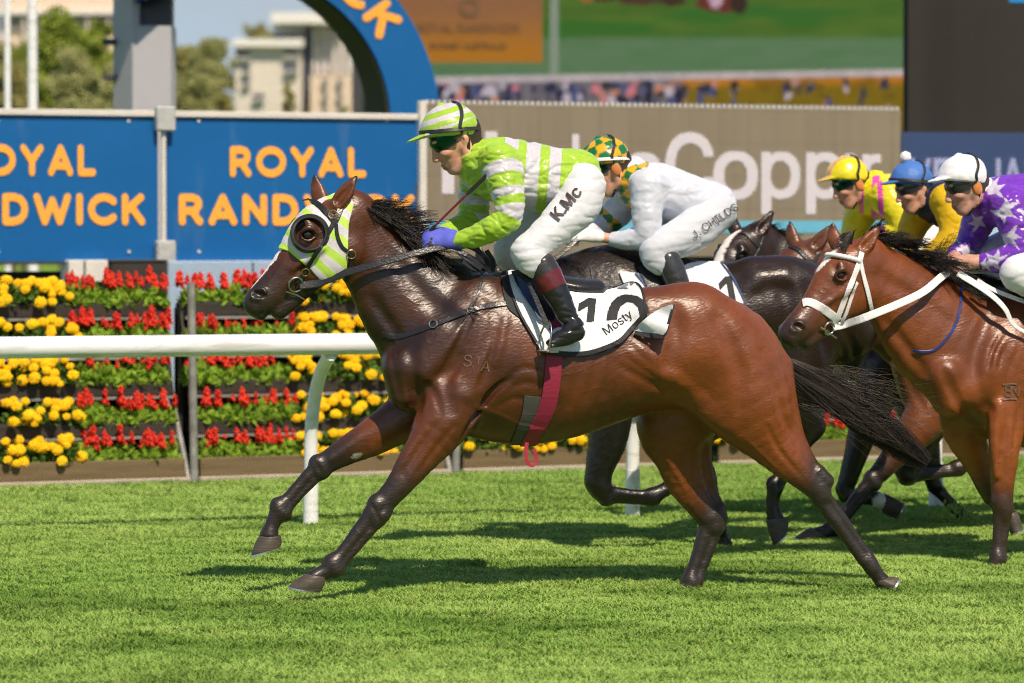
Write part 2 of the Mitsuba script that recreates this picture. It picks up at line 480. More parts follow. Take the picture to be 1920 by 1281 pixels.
class Head:
    """A horse's head, modelled in its own frame: origin at the poll, the nose towards -x, millimetre-true sizes in units of 1/430 m."""

    def __init__(self, M, scale=1.0):
        self.M, self.s = np.asarray(M, float), scale / 430

    def p(self, px, py, y):
        return self.M[:3, :3] @ (np.array([px - 645, y, -(py - 390)]) * self.s) + self.M[:3, 3]

    def tube(self, rows, s, y=0.0, n=(0, 1, 0), **kw):
        """rows: px, py, radius, dark, warm (and y if a sixth number is given)."""
        pts = [self.p(r[0], r[1], r[5] if len(r) > 5 else y) for r in rows]
        return Tube(pts, [r[2] * self.s for r in rows], s, self.M[:3, :3] @ np.asarray(n, float), a=[r[3:5] for r in rows], **kw)

    def ell(self, px, py, y, r, tilt=0, **kw):
        R = self.M[:3, :3] @ rot([0, 1, 0], tilt)
        return Ell(self.p(px, py, y), np.array(r) * self.s, R, **kw)

    def prims(self, ears=((0, 0), (0, 0)), open_mouth=True):
        h = []
        h.append(self.tube([(662, 402, 46, 0, .4), (612, 443, 63, 0, .4), (568, 487, 48, .1, .4), (527, 530, 37, .35, .3), (497, 556, 31, .75, .2), (482, 566, 25, .95, 0)],
                           [.72, .70, .66, .68, .86, .95], tag='head', k=.03))
        for y in (-18, 18):
            h.append(self.tube([(645, 466, 44, 0, .5, y), (618, 490, 36, .1, .5, y * .95), (590, 512, 20, .2, .4, y * .8)], .62, tag='head', k=.022))
        h.append(self.tube([(606, 505, 25, .2, .3), (570, 536, 21, .4, .2), (545, 560, 20, .7, 0), (524, 581, 16, .95, 0)], [.8, .7, .8, 1.05], tag='head', k=.016))
        h.append(self.tube([(482, 578, 15, .95, 0), (490, 588, 11, .95, 0)], 1.4, tag='head', k=.016))
        for y in (-1, 1):
            h.append(self.tube([(597, 462, 9, 0, .4, y * 41), (572, 483, 7, .1, .4, y * 34), (548, 502, 5, .2, .3, y * 27)], 1, tag='head', k=.018))      # facial crest
            h.append(self.ell(581, 424, y * 39, (19, 8, 9), 42, tag='head', k=.02))                                                             # brow
            h.append(self.ell(573, 440, y * 47, (14, 9, 10), 30, op='-', k=.012, tag='eye'))
            h.append(self.tube([(560, 440, 3.5, .5, .2, y * 40), (566, 431, 5, .5, .2, y * 44), (576, 427, 5.5, .4, .3, y * 46), (586, 431, 4, .4, .3, y * 45), (590, 438, 3, .4, .3, y * 43)], 1, tag='eyelid', k=.006))
            h.append(self.tube([(561, 444, 3, .5, .2, y * 40), (569, 450, 4, .5, .2, y * 43), (579, 450, 4, .4, .3, y * 44), (588, 443, 3, .4, .3, y * 43)], 1, tag='eyelid', k=.006))
            ring = [(484 + 15 * math.cos(a) * .9 - 8 * math.sin(a) * .4, 549 + 9 * math.sin(a) + 5 * math.cos(a) * -.4, 3.6, .9, 0, y * (25 + 4 * math.cos(a))) for a in np.linspace(0, 2 * np.pi, 9)]
            h.append(self.tube(ring, 1, tag='head', k=.012, m=2))
            h.append(self.ell(484, 549, y * 31, (13, 13, 6.5), 20, op='-', k=.006, tag='nostril'))
            h.append(self.tube([(548, 548, 3.2, 1, 0, y * 24), (526, 562, 3, 1, 0, y * 25), (505, 580, 3, 1, 0, y * 25), (488, 585, 2.5, 1, 0, y * 18)], 1, op='-', k=.006, tag='mouth'))
            # ears: a leaf-shaped shell, hollowed towards the front
        near, far = ears
        h.append(self.tube([(630, 386, 15, .1, .5, -27), (640, 369, 16, .2, .8, -33), (653, 349, 11, .4, .8, -36), (664 + near[0], 333 + near[1], 2.5, 1, 0, -35)], [.8, .55, .45, .8],
                           n=(.45, .9, 0), tag='ear', k=.014))
        h.append(self.tube([(629, 378, 8, 1, 0, -38), (641, 362, 8, 1, 0, -42), (652, 348, 4, 1, 0, -42)], .9, op='-', k=.006, tag='ear'))
        h.append(self.tube([(610, 384, 15, .1, .5, 27), (601, 365, 16, .2, .8, 33), (596, 347, 11, .3, .8, 35), (594 + far[0], 329 + far[1], 2.5, 1, 0, 34)], [.8, .6, .5, .8],
                           n=(.6, .8, 0), tag='ear', k=.014))
        return h

    def eyeball(self, y):
        return trimesh.creation.uv_sphere(10.5 * self.s, count=[16, 24]).apply_translation(self.p(574, 439, y * 34.5))


def limb(rows, k=.022, s=1.0, tag='leg', n=(0, 1, 0), m=3):
    """rows: px, py, radius in pixels, y, dark, warm."""
    return Tube([W(r[0], r[1], r[3]) for r in rows], [r[2] / sc(r[3]) for r in rows], s, n, m=m, k=k, tag=tag, a=[r[4:6] for r in rows])


def shank(knee, fet, rk, rf, side=1):
    """The cannon: bone in front and sinew behind, a groove between. knee, fet: px, py, y; side = +1 if the back of the leg lies to the right."""
    a, b = np.array(knee, float), np.array(fet, float)
    d = (b - a)[:2] / np.linalg.norm((b - a)[:2])
    q = np.array([-d[1], d[0]]) * (1 if (-d[1]) * side > 0 else -1)
    out = []
    for off, f in ((-.30, .66), (.52, .46)):
        rows = []
        for t, r in ((0, rk), (.35, rk * .6 + rf * .32), (.75, rk * .25 + rf * .62), (1, rf)):
            c = a + (b - a) * t
            e = q * off * (rk * .9 + (rf * .9 - rk * .9) * t)
            rows.append((c[0] + e[0], c[1] + e[1], r * f * 1.05, c[2], 1, 0))
        out.append(limb(rows, k=.008))
    return out


def joint(px, py, r, y, k=.022):
    return limb([(px - r * .15, py - r * .3, r * .80, y, 1, 0), (px + r * .15, py + r * .3, r * .80, y, 1, 0)], k=k)


def hoof_mesh(cf, cb, toe, heel, y, wid, shoe=False):
    """Coronet front and back, toe and heel in pixels; wid = half width in pixels."""
    cf, cb, toe, heel = (W(*q, y) for q in (cf, cb, toe, heel))
    g = np.linspace(0, 2 * np.pi, 28, endpoint=False)
    up = (cf + cb - toe - heel) / 2
    up /= np.linalg.norm(up)

    def ring(f, b, w, drop=0.0):
        c, h = (f + b) / 2, (f - b) / 2
        lat = np.cross(h, up)
        lat = np.array([0, 1, 0]) * np.sign(lat[1] or 1)
        x, z = np.cos(g), np.sin(g)
        x = np.where(x < 0, x * (1 - .25 * z * z), x)
        return c + x[:, None] * h + z[:, None] * lat * w / sc(y) + up * drop

    if shoe:
        R = [ring(toe, heel, wid, -.001), ring(toe, heel, wid, -.009), ring(toe * .86 + heel * .14, heel * .86 + toe * .14, wid * .74, -.009), ring(toe * .86 + heel * .14, heel * .86 + toe * .14, wid * .74, -.001), ring(toe, heel, wid, -.001)]
    else:
        R = [ring(cf, cb, wid * .80, .006) * .94 + .06 * (cf + cb) / 2, ring(cf, cb, wid * .84)]
        for t in (.1, .3, .5, .7, .88, 1):
            q = ring(cf + (toe - cf) * t, cb + (heel - cb) * t, wid * (.84 + .16 * t))
            m_ = q.mean(0)
            R.append(m_ + (q - m_) * (1 + .075 * math.sin(math.pi * min(1, t * 1.02))))
    n = len(g)
    v = np.vstack(R)
    f = [q for i in range(len(R) - 1) for j in range(n) for q in ([i * n + j, i * n + (j + 1) % n, (i + 1) * n + (j + 1) % n], [i * n + j, (i + 1) * n + (j + 1) % n, (i + 1) * n + j])]
    if not shoe:
        v = np.vstack([v, R[-1].mean(0)])
        f += [[(len(R) - 1) * n + j, (len(R) - 1) * n + (j + 1) % n, len(v) - 1] for j in range(n)]
    m = trimesh.Trimesh(v, f, process=False)
    m.fix_normals()
    return m


def coat_color(prims, P, c_body, c_warm, c_black, extra=None, seed=0):
    """Blends the numbers carried by the limbs into a coat: dark points, warm or plain body."""
    ds, As = [], []
    for q in prims:
        if isinstance(q, Tube) and q.op == '+' and q.A.shape[1] >= 2:
            near = (P > q.lo - .12).all(1) & (P < q.hi + .12).all(1)
            d, A = np.full(len(P), 9.0), np.zeros((len(P), 2))
            if near.any():
                d[near], A[near], _ = q.info(P[near])
            ds.append(d)
            As.append(A[:, :2])
    ds, As = np.array(ds), np.array(As)
    w = np.exp(-(ds - ds.min(0)) / .018)
    a = (w[..., None] * As).sum(0) / w.sum(0)[:, None]
    n = meshkit.fbm(P * 7, 3, seed) - .5
    fine = meshkit.fbm(P * [60, 60, 60], 2, seed + 5) - .5
    dark = np.clip(a[:, 0] + n * .35 * (a[:, 0] > .03), 0, 1)[:, None]
    warm = np.clip(a[:, 1] + n * .5, 0, 1)[:, None]
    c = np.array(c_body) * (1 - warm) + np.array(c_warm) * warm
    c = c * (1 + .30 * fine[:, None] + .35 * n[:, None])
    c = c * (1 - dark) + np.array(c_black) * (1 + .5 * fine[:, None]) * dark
    if extra is not None:
        c = extra(P, c)
    return np.clip(c, .002, 1)


def muscle(P):
    """Small relief of a working coat: skin folds and veins."""
    n = meshkit.fbm(P * [5, 5, 7], 3, 3)
    low = np.clip((.78 - P[:, 2]) / .25, 0, 1)
    v = 1 - np.abs(2 * meshkit.fbm(P * [17, 17, 11], 2, 9) - 1)
    return .008 * (n - .5) + .0012 * (meshkit.noise(P * [38, 20, 14], 4) - .5) - low * .0028 * (v ** 4 - .2)


class Horse:
    def __init__(self, name, head, body, legs, h, cols, mats='m_coat', extra=None, seed=0):
        self.name, self.head = free(name), head
        self.prims = body + head.prims() + legs
        self.cols, self.extra = cols, extra
        say(self.name)

        def build():
            v, f, n = sdf_mesh(self.prims, h, disp=muscle)
            return v, f, n, coat_color(self.prims, v, *cols, extra=extra, seed=seed)

        self.body_key = job(self.name + '__body', build, mats)
        for y in (-1, 1):
            put(self.name + '__eye', head.eyeball(y), 'm_eye', True)

    def hoof(self, cf, cb, toe, heel, y, wid):
        k = put(self.name + '__hoof', hoof_mesh(cf, cb, toe, heel, y, wid), 'm_hoof', 40)
        put(k + '__horseshoe', hoof_mesh(cf, cb, toe, heel, y, wid, True), 'm_shoe')

    def hair(self, part, C, R, col=None, sides=3):
        (v, f), n = strands(C, R, sides)
        if col is None:
            return put(self.name + '__' + part, (v, f), 'm_hair', normals=n)
        c = np.repeat(col, C.shape[1] * sides, axis=0)
        return put(self.name + '__' + part, (v, f), 'm_tail', normals=n, color=c)


def lay_hair(roots, dirs, length, r0, bend, n, r, k=8, wob=.02, spread=.35):
    """n hairs from points spread over the polyline roots, leaving along dirs and bending."""
    roots, dirs = np.asarray(roots, float), np.asarray(dirs, float)
    t = r.random(n) * (len(roots) - 1)
    i = np.minimum(t.astype(int), len(roots) - 2)
    u = (t - i)[:, None]
    p = roots[i] * (1 - u) + roots[i + 1] * u
    d = dirs[i] * (1 - u) + dirs[i + 1] * u
    clump = np.floor(t * 9).astype(int)
    jit = np.random.default_rng(int(r.integers(1e6))).normal(0, 1, (200, 3))[clump % 200]
    d = d + jit * spread * .75 + r.normal(0, spread * .16, (n, 3))
    d /= np.linalg.norm(d, axis=1, keepdims=True)
    L = (np.interp(t, np.arange(len(roots)), length) * r.uniform(.55, 1.08, n))[:, None, None]
    s = np.linspace(0, 1, k)[None, :, None]
    ph = r.random((n, 1, 1)) * 6.28
    C = p[:, None] + L * (s * d[:, None] + s * s * np.asarray(bend)[None, None]) + wob * s * np.sin(ph + s * 5 + jit[:, None, :1] * 2) * jit[:, None]
    R = r0 * (1 - .75 * s[..., 0]) * r.uniform(.6, 1.2, (n, 1))
    return C, R


def polyW(rows, y):
    return np.array([W(a, b, y if np.isscalar(y) else y(a)) for a, b in rows])


def face_mark(head, lo, hi, w, color=(.75, .72, .68)):
    """A white mark down the front of the face, from lo to hi along the head (0 poll, 1 nose), w wide."""
    def f(P, c):
        q = (P - head.M[:3, 3]) @ head.M[:3, :3] / head.s
        px, py, y = q[:, 0] + 645, 390 - q[:, 2], q[:, 1]
        u = ((px - 655) * -.72 + (py - 400) * .69) / 240
        v = (px - 655) * -.69 + (py - 400) * -.72
        n = meshkit.noise(P * 60, 2) - .5
        return np.where(((np.abs(y) < w * (1 - .6 * np.abs(2 * (u - lo) / (hi - lo) - 1)) + 6 * n) & (u > lo) & (u < hi) & (v > 12))[:, None], color, c)
    return f


# ---- the leading horse
YAW = math.tan(math.radians(11))


def YA(px):
    return (px - 1050) / 430 * YAW


def bodyA(rows, k=.05, tag='trunk', dy=0.0, s=None, n=(0, 1, 0)):
    """rows: px, py, radius, s, dark, warm."""
    return Tube([W(r[0], r[1], YA(r[0]) + dy) for r in rows], [r[2] / 430 for r in rows], [r[3] for r in rows], n, k=k, tag=tag, a=[r[4:6] for r in rows])


NA = (-math.sin(math.radians(11)), math.cos(math.radians(11)), 0)
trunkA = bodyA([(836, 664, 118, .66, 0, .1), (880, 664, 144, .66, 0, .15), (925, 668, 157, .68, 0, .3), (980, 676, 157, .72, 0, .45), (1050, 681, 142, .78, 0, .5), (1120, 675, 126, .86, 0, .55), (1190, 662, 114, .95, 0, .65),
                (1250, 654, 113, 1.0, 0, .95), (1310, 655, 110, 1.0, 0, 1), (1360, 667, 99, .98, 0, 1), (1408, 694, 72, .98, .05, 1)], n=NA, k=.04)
neckA = bodyA([(664, 446, 62, .50, 0, .25), (716, 506, 73, .48, 0, .15), (778, 572, 104, .50, 0, .1), (842, 625, 122, .58, 0, .1)], k=.045, n=NA)


def L(rows, **kw):
    return limb([(r[0], r[1], r[2], YA(r[0]) + r[3], r[4], r[5]) for r in rows], **kw)


legsA = [
    bodyA([(668, 402, 26, .5, 0, .2), (700, 410, 26, .42, 0, .15), (735, 436, 26, .4, 0, .1), (765, 468, 28, .4, 0, .1), (800, 502, 30, .4, 0, .1), (860, 530, 34, .5, 0, .1)], k=.03, n=NA),
    # near shoulder and forearm
    L([(905, 560, 44, -.10, 0, .1), (850, 625, 52, -.125, 0, .1), (792, 690, 46, -.13, 0, .15)], k=.05, s=.75),
    L([(930, 600, 40, -.12, 0, .2), (895, 690, 56, -.135, 0, .2), (850, 765, 52, -.14, 0, .3)], k=.045, s=.8),
    L([(850, 745, 60, -.135, 0, .4), (828, 795, 52, -.15, 0, .6), (792, 850, 36, -.16, .02, .65), (754, 902, 26, -.17, .6, .4), (722, 940, 21, -.17, 1, 0)], k=.022, s=.85),
    L([(800, 800, 20, -.17, 0, .6), (765, 855, 15, -.18, .3, .5), (735, 905, 10, -.18, .8, .2)], k=.012),
    L([(845, 820, 20, -.17, 0, .6), (800, 868, 14, -.18, .3, .5), (762, 910, 9, -.18, .9, .2)], k=.010),
    joint(711, 954, 25, YA(712) - .17), joint(700, 971, 21, YA(702) - .17),
    *shank((703, 967, YA(703) - .17), (634, 1054, YA(634) - .17), 22, 19),
    joint(625, 1061, 21, YA(625) - .17), L([(632, 1070, 10, -.17, 1, 0), (640, 1073, 6, -.17, 1, 0)], k=.01),
    L([(622, 1062, 15, -.17, 1, 0), (606, 1074, 13.5, -.17, 1, 0), (590, 1083, 16, -.17, 1, 0)], k=.012),
    # breast
    bodyA([(757, 690, 40, 1.1, 0, .1), (764, 735, 36, 1.1, .1, .1)], dy=-.07, k=.03),
    bodyA([(757, 690, 38, 1.1, 0, .1), (762, 735, 34, 1.1, .1, .1)], dy=.09, k=.03),
    # off foreleg
    L([(830, 730, 60, .10, 0, .3), (752, 786, 44, .11, 0, .7), (694, 822, 34, .12, .0, .8), (642, 850, 25, .12, .6, .4), (606, 872, 20, .12, 1, 0)], k=.025, s=.9),
    L([(715, 800, 20, .09, 0, .7), (660, 833, 14, .09, .6, .3), (622, 860, 9, .09, 1, 0)], k=.012),
    joint(598, 877, 22, YA(598) + .12),
    *shank((595, 880, YA(595) + .12), (534, 948, YA(534) + .12), 19, 18),
    joint(526, 956, 22, YA(526) + .12), L([(533, 967, 10, .12, 1, 0), (541, 972, 6, .12, 1, 0)], k=.01),
    L([(523, 958, 16, .12, 1, 0), (510, 985, 14, .12, 1, 0), (505, 1003, 18, .12, 1, 0)], k=.012),
    # near hind
    L([(1300, 610, 80, -.10, 0, .9), (1360, 680, 94, -.10, 0, 1), (1400, 752, 84, -.115, 0, 1), (1437, 815, 53, -.13, 0, 1), (1476, 862, 36, -.14, .05, .9), (1512, 900, 24, -.15, .45, .5), (1534, 918, 22, -.15, .8, .2)], k=.045, s=.72),
    L([(1300, 735, 34, -.10, 0, .9), (1350, 775, 34, -.13, 0, .9), (1395, 810, 26, -.14, 0, .9)], k=.035),
    L([(1455, 690, 32, -.06, .1, 1), (1468, 760, 28, -.10, .1, 1), (1490, 820, 20, -.12, .1, 1), (1520, 866, 11, -.14, .6, .5), (1543, 893, 9, -.15, 1, 0)], k=.025),
    L([(1533, 885, 14, -.15, .9, 0), (1549, 902, 15, -.15, 1, 0)], k=.012), joint(1538, 925, 22, YA(1538) - .15),
    *shank((1543, 936, YA(1543) - .15), (1622, 1046, YA(1622) - .15), 20, 17, side=1),
    joint(1633, 1060, 18, YA(1633) - .15),
    L([(1634, 1062, 15, -.15, 1, 0), (1646, 1080, 13, -.15, 1, 0), (1656, 1092, 15, -.15, 1, 0)], k=.012),
    # off hind
    L([(1330, 650, 80, .10, 0, .8), (1300, 730, 86, .12, 0, .8), (1263, 795, 70, .13, 0, .8), (1270, 852, 46, .13, 0, .9), (1287, 906, 35, .13, 0, .9), (1312, 945, 27, .13, .35, .7), (1330, 966, 25, .13, .6, .4)], k=.04, s=.75),
    L([(1318, 800, 22, .13, 0, .8), (1318, 860, 16, .13, .05, .8), (1335, 920, 10, .13, .3, .6), (1352, 958, 9, .13, .9, 0)], k=.02),
    L([(1347, 955, 13, .13, .7, .2), (1352, 972, 13, .13, .9, 0)], k=.012), joint(1335, 980, 25, YA(1335) + .13),
    *shank((1333, 990, YA(1333) + .13), (1300, 1086, YA(1300) + .13), 23, 20),
    joint(1297, 1094, 19, YA(1297) + .13),
    L([(1296, 1094, 16, .13, 1, 0), (1286, 1108, 15, .13, 1, 0), (1280, 1116, 16, .13, 1, 0)], k=.012),
    # tail dock, croup
    bodyA([(1405, 625, 34, .8, .1, 1), (1446, 655, 20, .9, .9, .2), (1468, 690, 14, 1, 1, 0)], k=.03),
    bodyA([(1215, 590, 52, 1.0, 0, .5), (1290, 592, 54, 1.1, 0, .6), (1350, 615, 48, 1.1, 0, .75)], dy=-.10, k=.05),
]


def relief(h, pts, w, amount, k=.02, Y0=-.7, m=4):
    """A soft groove (amount < 0) or ridge (amount > 0), in metres, along a line traced on a horse; w = its radius in pixels."""
    q = catmull(pts, m)
    p, n = hit([x for x in h.prims if x.tag not in ('ear', 'eye', 'nostril', 'mouth', 'groove')], q[:, 0], q[:, 1], 0.0, Y0, 50)
    r_ = w / sc(float(np.mean(p[:, 1])))
    e = np.sin(np.linspace(.25, np.pi - .25, len(q)))[:, None] * abs(amount)
    c = p + n * (r_ - e) if amount < 0 else p - n * (r_ - e)
    h.prims.append(Tube(c, r_, k=k, m=1, op='-' if amount < 0 else '+', tag='groove', a=np.zeros((len(c), 0)).reshape(len(c), -1) if False else None))
    if amount > 0:
        h.prims[-1].A = np.zeros((len(c), 1))


HA = W(645, 390, YA(645))
MA = np.eye(4)
MA[:3, :3] = rot([0, 0, 1], 8)
MA[:3, 3] = HA
headA = Head(MA)
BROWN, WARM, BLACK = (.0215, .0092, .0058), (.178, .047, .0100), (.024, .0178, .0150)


def markA(P, c):
    d = np.linalg.norm(P - W(672, 852, YA(672) + .05), axis=1)
    c = np.where((d < .055)[:, None] & (P[:, 1:2] < YA(672) + .12), c, c)
    e = np.hypot((P[:, 0] - W(671, 852, 0)[0]) * .9 + (P[:, 2] - W(671, 852, 0)[2]) * .45, ((P[:, 2] - W(671, 852, 0)[2]) * .9 - (P[:, 0] - W(671, 852, 0)[0]) * .45) * 1.7)
    c = face_mark(headA, .30, .95, 12)(P, c)
    return np.where((e < .024)[:, None], [.30, .27, .21], c)


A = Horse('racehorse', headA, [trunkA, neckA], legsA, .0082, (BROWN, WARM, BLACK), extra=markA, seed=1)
say(A.name, 'bay racehorse galloping in front, wearing a lime and silver hood', 'horse')
A.hoof((571, 1077), (611, 1084), (541, 1099), (601, 1110), YA(575) - .17, 20)
A.hoof((484, 1007), (527, 1007), (471, 1041), (526, 1025), YA(500) + .12, 20)
A.hoof((1640, 1094), (1668, 1082), (1664, 1115), (1685, 1084), YA(1650) - .15, 19)
A.hoof((1264, 1112), (1296, 1118), (1252, 1134), (1292, 1136), YA(1290) + .13, 20)

for pts, w, am, k in (
        ([(866, 826), (884, 795), (904, 765), (924, 735), (956, 710)], 8, -.026, .010), ([(772, 662), (778, 700), (778, 745), (786, 778)], 12, -.014, .03), ([(846, 770), (838, 720), (862, 672)], 14, -.008, .03),
        ([(905, 575), (868, 625), (828, 668), (800, 700)], 16, .008, .03), ([(935, 640), (905, 690), (880, 740)], 15, .010, .03), ([(700, 560), (722, 596), (745, 628)], 12, -.012, .03), ([(700, 440), (745, 495), (800, 560), (850, 600)], 18, -.008, .04),
        ([(1206, 655), (1240, 690), (1280, 722), (1310, 745)], 12, .005, .035), ([(1262, 585), (1268, 630), (1255, 680)], 20, -.012, .04), ([(1345, 600), (1372, 650), (1388, 705), (1385, 760)], 16, -.010, .035),
        ([(1428, 660), (1452, 720), (1470, 780), (1492, 832)], 9, -.010, .02), ([(1150, 600), (1190, 615), (1225, 640)], 18, -.006, .03),
        ([(912, 600), (888, 660), (858, 715)], 9, .006, .02), ([(885, 590), (858, 650), (828, 705)], 8, -.006, .02), ([(935, 625), (918, 680), (902, 722)], 8, -.005, .02), ([(948, 600), (938, 640), (930, 680)], 8, .004, .02), ([(735, 648), (738, 695), (748, 740)], 7, -.006, .02), ([(800, 720), (818, 745), (826, 775)], 7, -.006, .02),
        ([(960, 700), (985, 690), (1010, 695)], 6, -.003, .015), ([(965, 725), (990, 718), (1012, 724)], 6, -.003, .015), ([(940, 760), (965, 748), (1000, 752)], 6, -.003, .015), ([(1170, 690), (1205, 712), (1250, 735)], 7, -.004, .018), ([(1180, 660), (1215, 688), (1255, 715)], 6, .003, .018),
        ([(1062, 640), (1056, 700), (1040, 760)], 9, -.0035, .02), ([(1092, 640), (1086, 700), (1070, 760)], 9, -.0035, .02), ([(1122, 640), (1116, 695), (1102, 750)], 9, -.0035, .02), ([(1152, 640), (1146, 690), (1134, 740)], 9, -.003, .02),
        ([(890, 762), (935, 778), (985, 800), (1040, 806)], 4, .0045, .012), ([(795, 800), (770, 840), (745, 880)], 5, .004, .01), ([(850, 800), (815, 845), (785, 885)], 6, -.006, .012), ([(822, 790), (790, 838), (757, 890)], 6, -.007, .012),
        ([(1440, 800), (1462, 845), (1500, 890)], 7, -.007, .012), ([(1405, 830), (1445, 868), (1490, 912)], 4, .004, .01), ([(1240, 850), (1262, 880), (1290, 930)], 4, .004, .01), ([(1300, 860), (1305, 905), (1325, 945)], 7, -.006, .012),
        ([(640, 470), (625, 500), (600, 520)], 5, .003, .012), ([(600, 470), (572, 500), (548, 520)], 5, -.004, .012), ([(545, 470), (520, 510), (502, 535)], 4, .003, .01), ([(575, 510), (550, 525), (530, 538)], 4, .003, .01),
        ([(692, 940), (706, 962), (712, 975)], 4, -.004, .008), ([(722, 950), (712, 965)], 4, -.004, .008), ([(590, 868), (600, 880), (604, 892)], 4, -.004, .008)):
    relief(A, pts, w, am * (1.25 if am < 0 else .8), k)

# mane and tail
r = np.random.default_rng(3)
crest = [(655, 372), (690, 382), (722, 398), (750, 420), (775, 450), (800, 478), (850, 497), (925, 508)]
roots = np.array([W(a, b, YA(a) - .005) for a, b in crest]) + [0, 0, -.008]
manes = []
for n, dy, dirs, ln, bend in (
        (900, -.02, [(1, -.05, .18)] * 4 + [(1, -.1, -.2), (1, -.1, -.35), (1, -.1, -.3), (1, -.1, -.2)], [.17, .22, .25, .24, .22, .2, .15, .12], (0, -.02, -.16)),
        (1100, -.035, [(1, -.15, -.28), (1, -.2, -.42), (1, -.2, -.58), (1, -.25, -.75), (1, -.25, -.8), (1, -.3, -.7), (1, -.2, -.5), (1, -.2, -.3)], [.13, .2, .23, .23, .2, .15, .12, .1], (.05, .0, -.12)),
        (260, .0, [(1, 0, .30), (1, 0, .34), (1, 0, .36), (1, 0, .3), (1, 0, .2), (1, 0, .0), (1, 0, 0), (1, 0, 0)], [.12, .2, .22, .22, .16, .12, .1, .08], (0, 0, -.10))):
    manes.append(lay_hair(roots + [0, dy, -.012], np.array(dirs, float), np.array(ln) * .88, .0017, bend, n, r, wob=.010, spread=.14))
A.hair('mane', np.vstack([m[0] for m in manes]), np.vstack([m[1] for m in manes]))
spine = catmull([[*W(1462, 678, YA(1455) + .0), 16], [*W(1502, 704, YA(1490)), 24], [*W(1560, 740, YA(1540)), 30], [*W(1625, 786, YA(1590)), 33], [*W(1685, 830, YA(1640)), 27], [*W(1738, 872, YA(1690)), 14]], 4)
nh = 2100
ph, rr, ln = r.random(nh) * 6.283, np.sqrt(r.random(nh)), 1.06 * r.random(nh) ** .38
s = np.linspace(0, 1, 12)
ti = s[None] * ln[:, None]
cen = np.stack([np.interp(ti, np.linspace(0, 1, len(spine)), spine[:, k]) for k in range(4)], -1)
rad = cen[..., 3] / 430 * rr[:, None] * (1 + .18 * np.sin(ph[:, None] * 3 + ti * 6))
rad *= 1 + .28 * np.sin(ti * r.uniform(5, 12, (nh, 1)) + ph[:, None] * 7) * ti
rad[:, 0] *= .7
C = cen[..., :3] + np.stack([.55 * np.sin(ph)[:, None] * rad, .8 * np.cos(ph)[:, None] * rad, .8 * np.sin(ph)[:, None] * rad], -1)
C += .006 * np.sin(ti[..., None] * 9 + ph[:, None, None] * 5) * ti[..., None]
Rr = .0017 * (1 - .7 * s)[None] * r.uniform(.6, 1.15, (nh, 1))
nw = 150                                            # loose hairs streaming off the top
w0 = np.stack([np.interp(r.uniform(.05, .5, nw), np.linspace(0, 1, len(spine)), spine[:, k]) for k in range(3)], 1)
wd = np.stack([np.ones(nw), r.normal(0, .15, nw), r.normal(-.30, .16, nw)], 1)
wl = r.uniform(.15, .5, nw)[:, None, None]
Cw = w0[:, None] + wl * (s[None, :, None] * wd[:, None] + .12 * np.sin(s[None, :, None] * 3 + r.random((nw, 1, 1)) * 6) * s[None, :, None] * np.array([0, .3, 1]))
C, Rr = np.vstack([C, Cw]), np.vstack([Rr, (.0012 * (1 - .6 * s))[None] * np.ones((nw, 1))])
tc = np.array([.020, .014, .011]) * r.uniform(.5, 1.8, (len(C), 1)) + np.where(r.random((len(C), 1)) < .06, [[.07, .045, .03]], 0)
A.hair('tail', C, Rr, tc)
# ---- the four horses behind
trunk_rows = [(836, 664, 118, .66, 0, .1), (880, 664, 144, .66, 0, .15), (925, 668, 157, .68, 0, .3), (980, 676, 157, .72, 0, .45), (1050, 681, 142, .78, 0, .6), (1120, 675, 126, .86, 0, .75), (1190, 662, 114, .95, 0, .9),
              (1250, 654, 113, 1.0, 0, .95), (1310, 655, 110, 1.0, 0, 1), (1360, 667, 99, .98, 0, 1), (1408, 694, 72, .98, .05, 1)]
dock_rows = [(1405, 625, 34, .8, .1, 1), (1446, 655, 20, .9, .9, .2), (1468, 690, 14, 1, 1, 0)]
croup_rows = [(1215, 590, 52, 1.0, 0, .9), (1290, 592, 54, 1.1, 0, 1), (1350, 615, 48, 1.1, 0, 1)]


